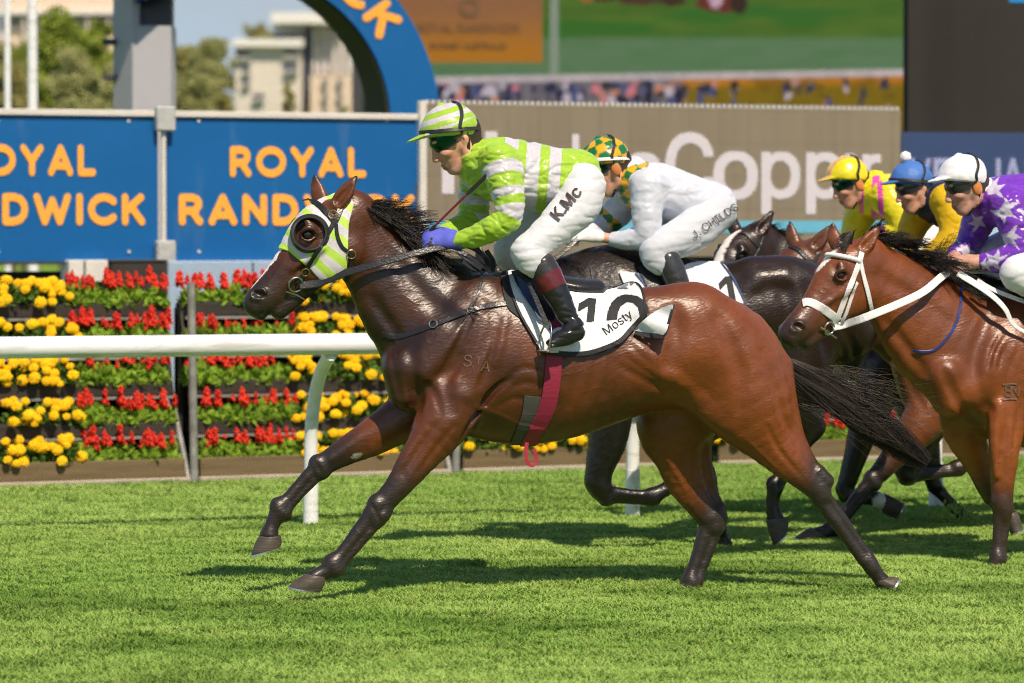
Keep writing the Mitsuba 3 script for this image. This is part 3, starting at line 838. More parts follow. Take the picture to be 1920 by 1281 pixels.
class Frame:
    """Carries rows traced on the leading horse over to another horse: ox, oy = where its (x0, y0) goes, kx, ky = scale, Y = its own depth there, yaw in degrees."""

    def __init__(self, x0, y0, ox, oy, kx, ky, Y, yaw):
        self.__dict__.update(x0=x0, y0=y0, ox=ox, oy=oy, kx=kx, ky=ky, Y0=Y, ty=math.tan(math.radians(yaw)), n=(-math.sin(math.radians(yaw)), math.cos(math.radians(yaw)), 0))

    def Y(self, px):
        return self.Y0 + (px - self.ox) / sc(self.Y0) * self.ty

    def xy(self, px, py):
        return self.ox + (px - self.x0) * self.kx, self.oy + (py - self.y0) * self.ky

    def body(self, rows, k=.05, dy=0.0, mapped=True, tag='trunk'):
        pts, rs = [], []
        for r in rows:
            x, y = self.xy(r[0], r[1]) if mapped else r[:2]
            pts.append(W(x, y, self.Y(x) + dy))
            rs.append(r[2] * (self.ky if mapped else 1) / sc(self.Y(x)))
        return Tube(pts, rs, [r[3] for r in rows], self.n, k=k, tag=tag, a=[r[4:6] for r in rows])

    def leg(self, rows, mapped=False, **kw):
        out = []
        for r in rows:
            x, y = self.xy(r[0], r[1]) if mapped else r[:2]
            out.append((x, y, r[2] * (self.ky if mapped else 1), self.Y(x) + r[3], r[4], r[5]))
        return limb(out, **kw)

    def shank(self, a, b, rk, rf, dy, side=1):
        return shank((*a, self.Y(a[0]) + dy), (*b, self.Y(b[0]) + dy), rk, rf, side)

    def joint(self, x, y, r, dy):
        return joint(x, y, r, self.Y(x) + dy)

    def hinds(self):
        """Both hind legs as the leading horse holds them."""
        m, o = dict(mapped=True), []
        o.append(self.leg([(1300, 610, 80, -.10, 0, .9), (1360, 680, 94, -.10, 0, 1), (1400, 752, 84, -.115, 0, 1), (1437, 815, 53, -.13, 0, 1), (1476, 862, 36, -.14, .05, .9), (1512, 900, 24, -.15, .45, .5), (1534, 918, 22, -.15, .8, .2)], k=.045, s=.72, **m))
        o.append(self.leg([(1330, 650, 80, .10, 0, .8), (1300, 730, 86, .12, 0, .8), (1263, 795, 70, .13, 0, .8), (1270, 852, 46, .13, 0, .9), (1287, 906, 35, .13, 0, .9), (1312, 945, 27, .13, .35, .7), (1330, 966, 25, .13, .6, .4)], k=.04, s=.75, **m))
        for a, b, dy, w in (((1543, 936), (1622, 1046), -.15, 20), ((1333, 990), (1300, 1086), .13, 22)):
            a, b = self.xy(*a), self.xy(*b)
            o += self.shank(a, b, w * self.ky, 17 * self.ky, dy)
            o += [self.joint(*a, w * 1.1 * self.ky, dy), self.joint(*b, 18 * self.ky, dy)]
            o.append(self.leg([(*b, 14, dy, 1, 0), (b[0] + (8 if dy < 0 else -9), b[1] + 16, 13, dy, 1, 0)], k=.012))
        return o

    def hoof(self, h, cf, cb, toe, heel, dy, w):
        h.hoof(cf, cb, toe, heel, self.Y(cf[0]) + dy, w)


def head_at(px, py, Y, yaw, scale, pitch=0):
    M = np.eye(4)
    M[:3, :3] = rot([0, 0, 1], yaw) @ rot([0, 1, 0], pitch)
    M[:3, 3] = W(px, py, Y)
    return Head(M, scale)


# second horse, dark, number 1
FB = Frame(1280, 541, 1470, 484, .877, .877, 2.42, 11)
headB = head_at(946, 512, FB.Y(946), 8, 1.0)
bl = []
bl += [FB.body(trunk_rows, .04), FB.body([(952, 545, 48, .52, 0, .2), (1020, 545, 62, .5, 0, .2), (1080, 566, 78, .52, 0, .1), (1140, 592, 100, .58, 0, .1)], .045, mapped=False), FB.body(dock_rows, .03), FB.body(croup_rows, .05, -.10)]
bl.append(FB.leg([(930, 600, 50, -.12, 0, .2), (880, 700, 56, -.13, 0, .2), (850, 760, 50, -.13, .2, .2)], True, k=.05, s=.8))
for dy in (-.13, .13):
    bl += [FB.leg([(1150, 690, 50, dy, 0, .3), (1146, 770, 42, dy, .5, .2), (1138, 830, 36, dy, .8, .1), (1124, 880, 26, dy, 1, 0), (1122, 905, 23, dy, 1, 0)], k=.03), FB.joint(1121, 910, 25, dy), FB.joint(1134, 928, 20, dy),
           *FB.shank((1140, 928), (1218, 934), 17, 15, dy, -1), FB.joint(1224, 932, 16, dy), FB.leg([(1224, 930, 14, dy, 1, 0), (1250, 916, 13, dy, 1, 0), (1262, 905, 15, dy, 1, 0)], k=.012)]
bl += [FB.leg([(1500, 600, 78, -.10, 0, .5), (1490, 680, 74, -.11, .1, .5), (1476, 740, 52, -.12, .3, .3), (1500, 775, 36, -.13, .6, .2), (1522, 797, 25, -.13, 1, 0)], k=.045, s=.75), FB.joint(1530, 800, 18, -.13), FB.joint(1518, 812, 19, -.13),
       *FB.shank((1516, 815), (1456, 908), 19, 15, -.13), FB.joint(1452, 912, 17, -.13), FB.leg([(1452, 915, 14, -.13, 1, 0), (1449, 948, 13, -.13, 1, 0), (1454, 972, 16, -.13, 1, 0)], k=.012),
       FB.leg([(1470, 640, 70, .10, 0, .3), (1370, 745, 56, .11, .3, .3), (1312, 800, 38, .12, .6, .1), (1305, 850, 26, .12, .8, 0), (1320, 885, 20, .12, 1, 0)], k=.04, s=.75), FB.joint(1326, 892, 20, .12),
       *FB.shank((1328, 900), (1346, 985), 18, 15, .12), FB.joint(1348, 990, 16, .12), FB.leg([(1348, 990, 14, .12, 1, 0), (1356, 1012, 12, .12, 1, 0), (1360, 1022, 14, .12, 1, 0)], k=.012)]
B = Horse('racehorse', headB, [], bl, .014, ((.010, .0068, .006), (.020, .010, .007), (.006, .005, .005)), 'm_dark_coat', seed=2)
say(B.name, 'black-brown racehorse behind the leading horse, wearing a white cloth with number 1', 'horse', 'racehorses galloping over the turf')
FB.hoof(B, (1436, 976), (1478, 972), (1450, 1022), (1476, 1000), -.13, 18)
FB.hoof(B, (1254, 896), (1270, 914), (1276, 880), (1288, 902), -.13, 17)
FB.hoof(B, (1256, 894), (1272, 912), (1278, 878), (1290, 900), .13, 17)
FB.hoof(B, (1350, 1022), (1372, 1022), (1346, 1038), (1374, 1036), .12, 17)

# third: dark bay with a blaze, nearest the rail
FC = Frame(836, 664, 1668, 642, .79, .83, 4.0, 13)
headC = head_at(1418, 441, FC.Y(1418), 34, 1.03, 2)
cl = [FC.body(trunk_rows, .04), FC.body([(1438, 480, 50, .54, 0, .2), (1496, 512, 62, .5, 0, .2), (1570, 570, 84, .52, 0, .1), (1645, 622, 100, .58, 0, .1)], .045, mapped=False), FC.body(dock_rows, .03), *FC.hinds()]
cl += [FC.leg([(1665, 690, 52, -.13, 0, .6), (1636, 755, 38, -.13, .1, .9), (1610, 835, 25, -.14, .5, .6), (1590, 900, 18, -.14, 1, 0)], k=.03), FC.joint(1584, 922, 19, -.14), *FC.shank((1590, 928), (1640, 938), 14, 13, -.14, -1), FC.joint(1646, 938, 14, -.14),
       FC.leg([(1646, 936, 13, -.14, 1, 0), (1660, 942, 14, -.14, 1, 0)], k=.01),
       FC.leg([(1700, 700, 50, .12, 0, .3), (1728, 800, 32, .12, .6, .1), (1745, 880, 20, .12, 1, 0)], k=.03), FC.joint(1750, 905, 18, .12), *FC.shank((1752, 912), (1800, 962), 14, 12, .12, 1), FC.joint(1804, 966, 14, .12),
       FC.leg([(1804, 966, 12, .12, 1, 0), (1820, 980, 12, .12, 1, 0)], k=.01)]


def markC(P, c):
    c = face_mark(headC, .12, .98, 17)(P, c)
    e = np.linalg.norm((P - W(1650, 940, FC.Y(1650) - .14)) * [1, 1, 1.1], axis=1)
    return np.where((e < .055)[:, None], [.7, .68, .64], c)


C3 = Horse('racehorse', headC, [], cl, .014, ((.016, .009, .007), (.038, .016, .010), (.008, .007, .006)), 'm_dark_coat', extra=markC, seed=3)
say(C3.name, 'dark brown racehorse with a white blaze and pricked ears, closest to the rail', 'horse', 'racehorses galloping over the turf')
FC.hoof(C3, (1660, 926), (1656, 962), (1694, 944), (1680, 972), -.14, 17)
FC.hoof(C3, (1810, 974), (1830, 984), (1800, 992), (1828, 1000), .12, 15)

# fourth: bay between the blaze and the white bridle
FD = Frame(836, 664, 1796, 658, .82, .865, 3.2, 16)
headD = head_at(1530, 470, FD.Y(1530), 14, 1.03, 4)
dl = [FD.body(trunk_rows, .04), FD.body([(1550, 500, 48, .54, 0, .6), (1612, 535, 62, .5, 0, .6), (1690, 590, 86, .52, 0, .5), (1772, 640, 104, .58, 0, .5)], .045, mapped=False), FD.body(dock_rows, .03), *FD.hinds()]
dl += [FD.body([(1712, 690, 40, 1.0, 0, .8), (1722, 735, 36, 1.0, 0, .8)], .03, -.08, False),
       FD.leg([(1800, 690, 60, -.12, 0, .8), (1750, 765, 46, -.13, 0, 1), (1722, 802, 38, -.14, 0, 1), (1690, 840, 27, -.14, .1, .9), (1652, 884, 19, -.14, .8, .3)], k=.03, s=.85), FD.joint(1636, 902, 19, -.14), *FD.shank((1630, 908), (1570, 982), 16, 15, -.14),
       FD.joint(1564, 988, 17, -.14), FD.leg([(1562, 988, 14, -.14, 1, 0), (1545, 998, 13, -.14, 1, 0), (1534, 1004, 16, -.14, 1, 0)], k=.012),
       FD.leg([(1775, 720, 50, .12, 0, .3), (1738, 800, 36, .12, .5, .2), (1708, 858, 28, .12, 1, 0)], k=.03), FD.joint(1698, 886, 24, .12), *FD.shank((1712, 890), (1785, 882), 16, 14, .12, -1), FD.joint(1796, 878, 15, .12),
       FD.leg([(1796, 878, 13, .12, 1, 0), (1820, 866, 14, .12, 1, 0)], k=.012)]
D4 = Horse('racehorse', headD, [], dl, .014, ((.06, .022, .010), (.15, .045, .013), (.014, .011, .010)), seed=4)
say(D4.name, 'bay racehorse squeezed between two others, its leg stretched over the grass, ears laid back', 'horse', 'racehorses galloping over the turf')
FD.hoof(D4, (1518, 990), (1548, 1008), (1490, 1008), (1534, 1022), -.14, 20)
FD.hoof(D4, (1822, 852), (1830, 880), (1848, 850), (1852, 874), .12, 16)

# fifth: bright bay with the white bridle
FE = Frame(836, 664, 1842, 688, .85, .92, 1.46, 22)
headE = head_at(1614, 474, FE.Y(1614), 27, .97, 3)
el = [FE.body(trunk_rows, .04), FE.body([(1634, 512, 58, .54, 0, .6), (1692, 560, 78, .5, 0, .5), (1756, 625, 104, .52, 0, .4), (1836, 680, 116, .6, 0, .4)], .045, mapped=False), FE.body(dock_rows, .03), *FE.hinds()]
el += [FE.leg([(930, 575, 50, -.11, 0, .5), (868, 640, 54, -.13, 0, .5), (815, 700, 46, -.13, 0, .5)], True, k=.05, s=.75),
       FE.body([(1768, 700, 40, 1.1, 0, .4), (1782, 748, 36, 1.1, 0, .5)], .03, -.08, False), FE.body([(1766, 710, 36, 1.1, 0, .4), (1776, 745, 32, 1.1, 0, .5)], .03, .09, False),
       FE.leg([(1890, 660, 60, -.12, 0, .6), (1890, 730, 48, -.14, 0, .8), (1887, 790, 37, -.16, 0, 1), (1883, 850, 28, -.17, 0, 1), (1880, 905, 22, -.17, .2, .8), (1879, 935, 20, -.17, .6, .4)], k=.024, s=.85),
       FE.leg([(1872, 760, 20, -.19, 0, 1), (1868, 830, 14, -.2, 0, 1), (1870, 890, 9, -.2, .1, .8)], k=.012),
       FE.joint(1880, 946, 22, -.17), FE.joint(1879, 962, 18, -.17), *FE.shank((1879, 966), (1873, 1042), 18, 15, -.17), FE.joint(1872, 1046, 16, -.17), FE.leg([(1872, 1046, 14, -.17, 1, 0), (1866, 1060, 14, -.17, 1, 0)], k=.012),
       FE.leg([(1815, 745, 55, .10, 0, .8), (1806, 805, 40, .11, 0, 1), (1832, 862, 28, .12, .1, .9), (1848, 905, 20, .12, .7, .2)], k=.03), FE.joint(1854, 925, 19, .12), *FE.shank((1858, 932), (1888, 962), 15, 13, .12, 1), FE.joint(1892, 966, 14, .12)]


def markE(P, c):
    return face_mark(headE, .14, .44, 13)(P, c)


E5 = Horse('racehorse', headE, [], el, .011, ((.105, .031, .0115), (.255, .067, .0135), (.030, .018, .014)), extra=markE, seed=5)
say(E5.name, 'bright bay racehorse with a white bridle and a small white star', 'horse', 'racehorses galloping over the turf')
FE.hoof(E5, (1850, 1060), (1884, 1062), (1842, 1080), (1886, 1080), -.17, 19)
FE.hoof(E5, (1884, 968), (1908, 960), (1894, 1000), (1918, 992), .12, 17)

for pts, w, am, k in (
        ([(1770, 700), (1790, 740), (1812, 775), (1838, 795)], 12, -.014, .025), ([(1850, 600), (1832, 650), (1828, 700), (1845, 760)], 14, -.012, .03), ([(1870, 640), (1862, 690), (1868, 740)], 14, .009, .03),
        ([(1895, 640), (1880, 665), (1872, 690)], 5, -.006, .012), ([(1880, 625), (1862, 655), (1852, 690)], 5, -.006, .012), ([(1910, 650), (1898, 680), (1890, 705)], 5, -.006, .012),
        ([(1915, 745), (1908, 790), (1900, 840)], 8, -.010, .015), ([(1878, 800), (1876, 850), (1874, 910)], 5, -.006, .012), ([(1895, 800), (1892, 850), (1888, 910)], 5, .005, .012),
        ([(1650, 520), (1720, 560), (1790, 610)], 18, -.008, .04), ([(1660, 600), (1700, 650), (1735, 700)], 12, -.010, .03), ([(1585, 540), (1560, 575), (1540, 600)], 5, -.004, .012), ([(1610, 545), (1600, 575), (1585, 600)], 5, .003, .012)):
    relief(E5, pts, w, am * 1.4, k * .85, .4)
for pts, w, am, k in (([(1450, 510), (1470, 545), (1480, 590)], 18, -.012, .04), ([(1520, 540), (1545, 600), (1550, 660)], 18, -.012, .04), ([(1400, 540), (1430, 520), (1470, 515)], 16, .010, .04), ([(1580, 610), (1600, 650), (1605, 690)], 9, -.009, .02)):
    relief(B, pts, w, am, k, 1.6)
for pts, w, am, k in (([(1700, 690), (1712, 730), (1730, 760)], 9, -.012, .02), ([(1740, 680), (1735, 715), (1745, 750)], 9, -.010, .02)):
    relief(D4, pts, w, am, k, 1.9)

# manes and tails of these four
r = np.random.default_rng(11)


def simple_mane(h, Fr, crest, n, length, dirs, bend=(0, -.02, -.16), r0=.002, wob=.015):
    roots = np.array([W(a, b, Fr.Y(a)) for a, b in crest])
    h.hair('mane', *lay_hair(roots, np.array(dirs, float), length, r0, bend, n, r, wob=wob, spread=.3))


simple_mane(B, FB, [(1010, 488), (1050, 485), (1090, 494), (1130, 505), (1180, 508)], 1500, [.18, .2, .18, .15, .1], [(1, -.2, .1), (1, -.3, -.1), (1, -.3, -.3), (1, -.3, -.3), (1, -.3, -.2)])
simple_mane(C3, FC, [(1432, 428), (1470, 452), (1520, 478), (1580, 498), (1640, 512)], 900, [.12, .15, .2, .2, .15], [(1, -.2, .2), (1, -.3, .1), (1, -.2, 0), (1, -.2, 0), (1, -.2, 0)])
simple_mane(D4, FD, [(1540, 452), (1580, 470), (1630, 490), (1690, 505), (1750, 520)], 900, [.1, .14, .2, .2, .15], [(1, -.1, .2), (1, -.2, .1), (1, -.2, 0), (1, -.2, 0), (1, -.2, 0)])
simple_mane(E5, FE, [(1618, 440), (1650, 455), (1690, 470), (1740, 492), (1790, 512), (1850, 528)], 1900, [.12, .16, .22, .25, .2, .15], [(1, -.1, .35), (1, -.1, .3), (1, -.15, .12), (1, -.2, .05), (1, -.2, -.1), (1, -.2, -.1)])
fl = [(1606, 430), (1596, 436)]
E5.hair('forelock', *lay_hair(np.array([W(*q, FE.Y(q[0]) - .04) for q in fl]), np.array([(-.7, -.2, -.5)] * 2), [.14, .14], .002, (.3, 0, -.4), 220, r, wob=.01, spread=.25))
C3.hair('forelock', *lay_hair(np.array([W(*q, FC.Y(q[0]) - .04) for q in [(1425, 412), (1408, 420)]]), np.array([(-.6, -.3, -.3)] * 2), [.12, .12], .002, (.3, 0, -.4), 160, r, wob=.01, spread=.3))


def simple_tail(h, Fr, pts, n, mapped=False):
    sp = catmull([[*W(*(Fr.xy(a, b) if mapped else (a, b)), Fr.Y((Fr.xy(a, b) if mapped else (a, b))[0])), c] for a, b, c in pts], 4)
    ph, rr, ln = r.random(n) * 6.283, np.sqrt(r.random(n)), r.uniform(.55, 1.03, n)
    s = np.linspace(0, 1, 9)
    ti = s[None] * ln[:, None]
    cen = np.stack([np.interp(ti, np.linspace(0, 1, len(sp)), sp[:, k]) for k in range(4)], -1)
    rad = cen[..., 3] / 400 * rr[:, None]
    C = cen[..., :3] + np.stack([.4 * np.sin(ph)[:, None] * rad, .8 * np.cos(ph)[:, None] * rad, .9 * np.sin(ph)[:, None] * rad], -1)
    C += .008 * np.sin(ti[..., None] * 9 + ph[:, None, None] * 5) * ti[..., None]
    h.hair('tail', C, .0022 * (1 - .6 * s)[None] * r.uniform(.6, 1.2, (n, 1)))


simple_tail(B, FB, [(1616, 578, 16), (1650, 595, 28), (1680, 628, 36), (1705, 670, 32), (1722, 715, 14)], 1300)
for h, Fr in ((C3, FC), (D4, FD), (E5, FE)):
    simple_tail(h, Fr, [(1462, 678, 18), (1502, 706, 28), (1560, 742, 34), (1625, 788, 34), (1685, 832, 26), (1742, 874, 12)], 500, True)


# ------------------------------------------------------------------ tack
def glyphs(text, height, bold=False):
    """Flat lettering: (x, y) points and triangles."""
    m = meshkit.text_mesh(text, height, .002, bold)
    f = m.faces[m.face_normals[:, 2] > .9]
    m = trimesh.Trimesh(m.vertices, f, process=True)
    m.remove_unreferenced_vertices()
    return m


def print_on(prims, text, height, at, deg, off, key, bsdf, bold=False, Y0=-.7, step=None):
    """Lettering printed on a surface: height in pixels, at = where its baseline starts, deg = how it climbs."""
    m = glyphs(text, height, bold)
    v, f = trimesh.remesh.subdivide_to_size(m.vertices, m.faces, step or height / 4)
    c, s = math.cos(math.radians(deg)), math.sin(math.radians(deg))
    px, py = at[0] + v[:, 0] * c - v[:, 1] * s, at[1] - v[:, 0] * s - v[:, 1] * c
    p, n = hit(prims, px, py, off, Y0)
    return put(key, (p, f), bsdf, normals=n)


def strap(prims, pts, w, off=.004, Y0=-.7, m=5, Y=None):
    """A strap lying on a surface along a traced line, w pixels wide."""
    q = catmull(pts, m)
    p, n = hit(prims, q[:, 0], q[:, 1], off, Y0)
    p[1:-1] = (p[:-2] + 2 * p[1:-1] + p[2:]) / 4
    return ribbon(p, n, np.asarray(w) / 430)


def air(pts, w, N=(0, -1, 0), m=5, th=.004):
    """A strap through the air: px, py, y."""
    q = catmull([W(*a) for a in pts], m)
    return ribbon(q, np.broadcast_to(N, q.shape), np.asarray(w) / 430, th)


def ring3(c, r, tr, n=(0, 1, 0), sides=8):
    n = np.asarray(n, float) / np.linalg.norm(n)
    a = np.cross(n, [0, 0, 1]); a /= np.linalg.norm(a)
    b = np.cross(n, a)
    g = np.linspace(0, 2 * np.pi, 25)
    return tube_mesh(c + r * (np.cos(g)[:, None] * a + np.sin(g)[:, None] * b), tr, sides)


HP = headA.prims()
def headpx(P, head):
    q = (P - head.M[:3, 3]) @ head.M[:3, :3] / head.s
    return q[:, 0] + 645, 390 - q[:, 2], q[:, 1]


# hood of the leading horse
hood = say('racing_hood', 'lime and silver striped racing hood with black eye cups on the leading horse', 'horse hood')
hood_poly = [(660, 385), (657, 372), (650, 362), (632, 346), (618, 352), (598, 366), (588, 372), (566, 388), (548, 412), (530, 440), (514, 462), (540, 470), (560, 488), (580, 504), (596, 522), (600, 526), (634, 524), (646, 516), (648, 470), (650, 420)]


def poly_sd(poly):
    P = np.asarray(poly, float)
    sh = Polygon(P)

    def f(x, y, z):
        px, py = headpx_xz(x, y, z)
        d, inside = np.full(px.shape, 1e9), np.zeros(px.shape, bool)
        for a, b in zip(P, np.roll(P, -1, 0)):
            e = b - a
            t = np.clip(((px - a[0]) * e[0] + (py - a[1]) * e[1]) / (e @ e), 0, 1)
            d = np.minimum(d, (px - a[0] - t * e[0]) ** 2 + (py - a[1] - t * e[1]) ** 2)
            c = (a[1] > py) != (b[1] > py)
            inside ^= c & (px < (b[0] - a[0]) * (py - a[1]) / (b[1] - a[1] + 1e-12) + a[0])
        d = np.sqrt(d)
        return (np.where(inside, -d, d) / 430).astype(np.float32)
    return f


def headpx_xz(x, y, z):
    M, s = headA.M, headA.s
    x, y, z = x - M[0, 3], y - M[1, 3], z - M[2, 3]
    R = M[:3, :3]
    return (x * R[0, 0] + y * R[1, 0] + z * R[2, 0]) / s + 645, 390 - (x * R[0, 2] + y * R[1, 2] + z * R[2, 2]) / s


def hood_build():
    base = [q for q in HP + [neckA] if q.tag not in ('ear', 'eye', 'nostril', 'mouth')]
    cut = Fun(poly_sd(hood_poly), [-9] * 3, [9] * 3, .002, 'x')
    ears = [Tube([headA.p(618, 388, y * 30), headA.p(640, 372, y * 34), headA.p(655, 350, y * 34)], [20 / 430, 15 / 430, 10 / 430], op='-', k=.003) for y in (-1, 1)]
    holes = [Tube([headA.p(576, 438, y * 30), headA.p(576, 438, y * 90)], 30 / 430, op='-', k=.003) for y in (-1, 1)]
    pr = [*base]
    lo, hi = headA.p(505, 535, -75), headA.p(668, 335, 75)
    lo, hi = np.minimum(lo, hi) - .03, np.maximum(lo, hi) + .03
    v, f, n = sdf_mesh_grown(pr, [cut, *ears, *holes], .0042, .0075, (lo, hi))
    px, py, y = headpx(v, headA)
    u = (px - 645) * -.70 + (py - 400) * .71 + 4 * np.sin(px * .05) + .18 * (np.abs(y) - 40)
    k = np.abs((u - 30 + 13.5) % 27 - 13.5)
    c = np.where((k < 6.8)[:, None], [.62, .59, .65], [.46, .70, .10])
    seam = (np.abs(y) < 1.4)
    return v, f, n, np.where(seam[:, None], [.25, .42, .05], c)


def sdf_mesh_grown(base, cuts, h, grow, box):
    Dv, ax = sdf_grid(base, h, grow, box)
    for q in cuts:
        sl = [slice(0, len(a)) for a in ax]
        Dv = combine(Dv, q.grid(ax, sl, 9), q)
    b = np.argwhere(np.abs(Dv) < .02)
    P = np.array([a[0] for a in ax]) + b * h
    Dv[tuple(b.T)] += (.003 * (meshkit.fbm(P * [14, 20, 26], 3, 8) - .5)).astype(np.float32)
    return nets(Dv, ax, h)


mat('m_lycra', VC, .5, .4, sheen=.4)
job(hood + '__sheet', hood_build, 'm_lycra')
for y in (-1, 1):
    c = headA.p(577, 437, y * 47)
    ax_ = headA.M[:3, :3] @ np.array([-.15, y * 1.0, .1])
    g = np.linspace(0, 2 * np.pi, 33)[:-1]
    ax_ /= np.linalg.norm(ax_)
    a1 = np.cross(ax_, headA.M[:3, :3] @ np.array([.7, 0, .7])); a1 /= np.linalg.norm(a1)
    a2 = np.cross(ax_, a1)
    rings = []
    for rad, h in ((37, -16), (37, -7), (35.5, -1), (32, 3), (29, 3), (27, 0), (26, -14)):
        lift = 1 + .16 * np.cos(g)[:, None]
        rings.append(c + rad / 430 * (np.cos(g)[:, None] * a1 + np.sin(g)[:, None] * a2) + ax_ * h / 430 + ax_ * (.012 * np.clip(np.sin(g), 0, 1)[:, None] if h > 0 else 0))
    n_ = len(g)
    f = [q for i in range(len(rings) - 1) for j in range(n_) for q in ([i * n_ + j, i * n_ + (j + 1) % n_, (i + 1) * n_ + (j + 1) % n_], [i * n_ + j, (i + 1) * n_ + (j + 1) % n_, (i + 1) * n_ + j])]
    m = trimesh.Trimesh(np.vstack(rings), f, process=False)
    put(hood + '__eye_cup', m, 'm_rubber', 40)

# bridle, reins, breastplate of the leading horse
HS = [q for q in HP + [neckA] if q.tag not in ('ear', 'eye', 'nostril', 'mouth')]
br = say('bridle', 'black leather bridle and reins with brass buckles on the leading horse', 'bridle')
put(br + '__browband', strap(HS, [(566, 376), (580, 374), (600, 386), (618, 404), (630, 420)], 11, .011), 'm_black_leather')
put(br + '__headpiece', strap(HS, [(645, 372), (638, 392), (630, 412)], 12, .012), 'm_black_leather')
put(br + '__cheek_strap', strap(HS, [(627, 416), (608, 450), (590, 480), (576, 504), (566, 520), (558, 532)], 8.5, .013), 'm_black_leather')
put(br + '__throat_strap', strap(HS, [(630, 420), (633, 444), (642, 464), (655, 474), (660, 486), (656, 506), (648, 528)], 7, .012), 'm_black_leather')
for q, ry in (((624, 402), 8), ((659, 477), 8), ((573, 511), 7)):
    p, n = hit(HS, [q[0]], [q[1]], .017)
    put(br + '__buckle', ring3(p[0], ry / 430, .0026, n[0]), 'm_brass', 40)
bitp, bitn = hit(HS, [555], [534], .012)
put(br + '__bit_ring', ring3(bitp[0] + [0, -.006, 0], 13.5 / 430, .004, bitn[0]), 'm_steel', 40)
b2, _ = hit(HS, [536, 556, 573], [547, 553, 563], .016)
put(br + '__bit_bar', tube_mesh(b2, [.004, .0045, .003]), 'm_steel', 40)
put(br + '__chin_strap', strap(HS, [(556, 536), (575, 540), (588, 556), (592, 562)], 12, .010), 'm_black_leather')
hx = lambda px, dy: (px, YA(px) + dy)
p1, _ = hit(HS, [562, 600, 640], [536, 530, 514], .016)
rein_n = [(700, 497, YA(700) - .125), (760, 480, YA(760) - .14), (805, 468, YA(805) - .14), (838, 462, YA(838) - .13)]
q = catmull(np.vstack([p1, [W(*a) for a in rein_n]]), 6)
put(br + '__rein', ribbon(q, np.broadcast_to([-.1, -1, .25], q.shape), np.linspace(15, 12, len(q)) / 430, .005), 'm_black_leather')
pf = [headA.p(560, 534, 32), headA.p(620, 525, 60), W(700, 490, YA(700) + .12), W(790, 455, YA(790) + .10), W(818, 446, YA(818) + .05)]
q = catmull(pf, 6)
put(br + '__rein', ribbon(q, np.broadcast_to([0, -1, .2], q.shape), 12 / 430, .005), 'm_black_leather')
for loop, w in (([(846, 466, -.14), (875, 478, -.16), (905, 498, -.15), (922, 508, -.12), (924, 490, -.08), (912, 470, -.04)], 9), ([(850, 458, -.1), (880, 462, -.1), (905, 478, -.08), (915, 500, -.11), (893, 505, -.15), (868, 490, -.16)], 10), ([(858, 470, -.15), (884, 490, -.16), (903, 503, -.155)], 12)):
    put(br + '__rein_loop', air([(a, b, YA(a) + c) for a, b, c in loop], w, (0, -1, .4)), 'm_black_leather')
TS = [q for q in A.prims if q.hi[2] > .78]
bp = say('breastplate', 'thin black leather breastplate strap across the chest of the leading horse', 'breastplate')
put(bp + '__chest_strap', strap(TS, [(716, 627), (745, 632), (790, 618), (825, 604), (870, 586), (900, 576), (950, 569), (1000, 567)], [10] * 1, .006), 'm_black_leather')
put(bp + '__neck_strap', strap(TS, [(903, 512), (902, 530), (893, 560), (878, 580)], 5, .006), 'm_black_leather')
p, n = hit(TS, [812], [607], .01)
put(bp + '__buckle', ring3(p[0], .018, .003, n[0]), 'm_steel', 40)
for e in ((-14, 22), (10, 18), (20, 6)):
    p, n = hit(TS, np.linspace(880, 880 + e[0], 5), np.linspace(582, 582 + e[1], 5), .008)
    put(bp + '__lace', tube_mesh(p, .0022, 6), 'm_black_leather', 40)


def sheet(prims, poly, off, step=6, Y0=-.7, wave=None):
    """A cloth cut to a traced outline, lying on a surface; off may depend on (px, py)."""
    pg = Polygon(catmull(list(poly) + [poly[0]], 4)[:-1]).buffer(0)
    ext = np.array([pg.exterior.interpolate(d).coords[0] for d in np.arange(0, pg.exterior.length, step)])
    x0, y0, x1, y1 = pg.bounds
    gx, gy = np.meshgrid(np.arange(x0, x1, step), np.arange(y0, y1, step))
    inn = pg.buffer(-step * .5)
    ins = np.array([[a, b] for a, b in zip(gx.ravel(), gy.ravel()) if inn.contains(Point(a, b))])
    from scipy.spatial import Delaunay
    q = np.vstack([ext, ins])
    t = Delaunay(q).simplices
    cen = q[t].mean(1)
    t = t[[pg.buffer(.3).contains(Point(c)) for c in cen]]
    o = off(q[:, 0], q[:, 1]) if callable(off) else np.full(len(q), off)
    p, n = hit(prims, q[:, 0], q[:, 1], o, Y0)
    d = np.cross(p[t[:, 1]] - p[t[:, 0]], p[t[:, 2]] - p[t[:, 0]])[:, 1] > 0
    t[d] = t[d][:, ::-1]
    return (p, t), q


mat('m_cloth', (.72, .74, .78), .7, .2, sheen=.3)
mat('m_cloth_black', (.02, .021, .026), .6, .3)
mat('m_cloth_dark', (.03, .032, .036), .65, .2)
mat('m_navy_cloth', (.03, .06, .16), .6)
cloth_off = lambda px, py: .012 + .012 * np.clip((px - 1120) / 80, 0, 1) * np.clip((600 - py) / 70, 0, 1) + .004 * np.sin(px * .055 + py * .03) + .010 * np.clip((py - 625) / 35, 0, 1) + .004 * np.sin(px * .02 - py * .06)
nc = say('number_cloth', 'white number 10 saddle cloth with a folded back corner, on the leading horse', 'saddle cloth')
POLY = [(950, 510), (962, 506), (1000, 520), (1060, 544), (1110, 549), (1150, 540), (1180, 530), (1196, 534), (1205, 552), (1209, 590), (1184, 616), (1160, 640), (1112, 659), (1075, 663), (1022, 660), (1004, 640), (974, 588), (957, 545)]
m, _ = sheet(TS, POLY, cloth_off)
put(nc + '__sheet', m, 'm_cloth', True)
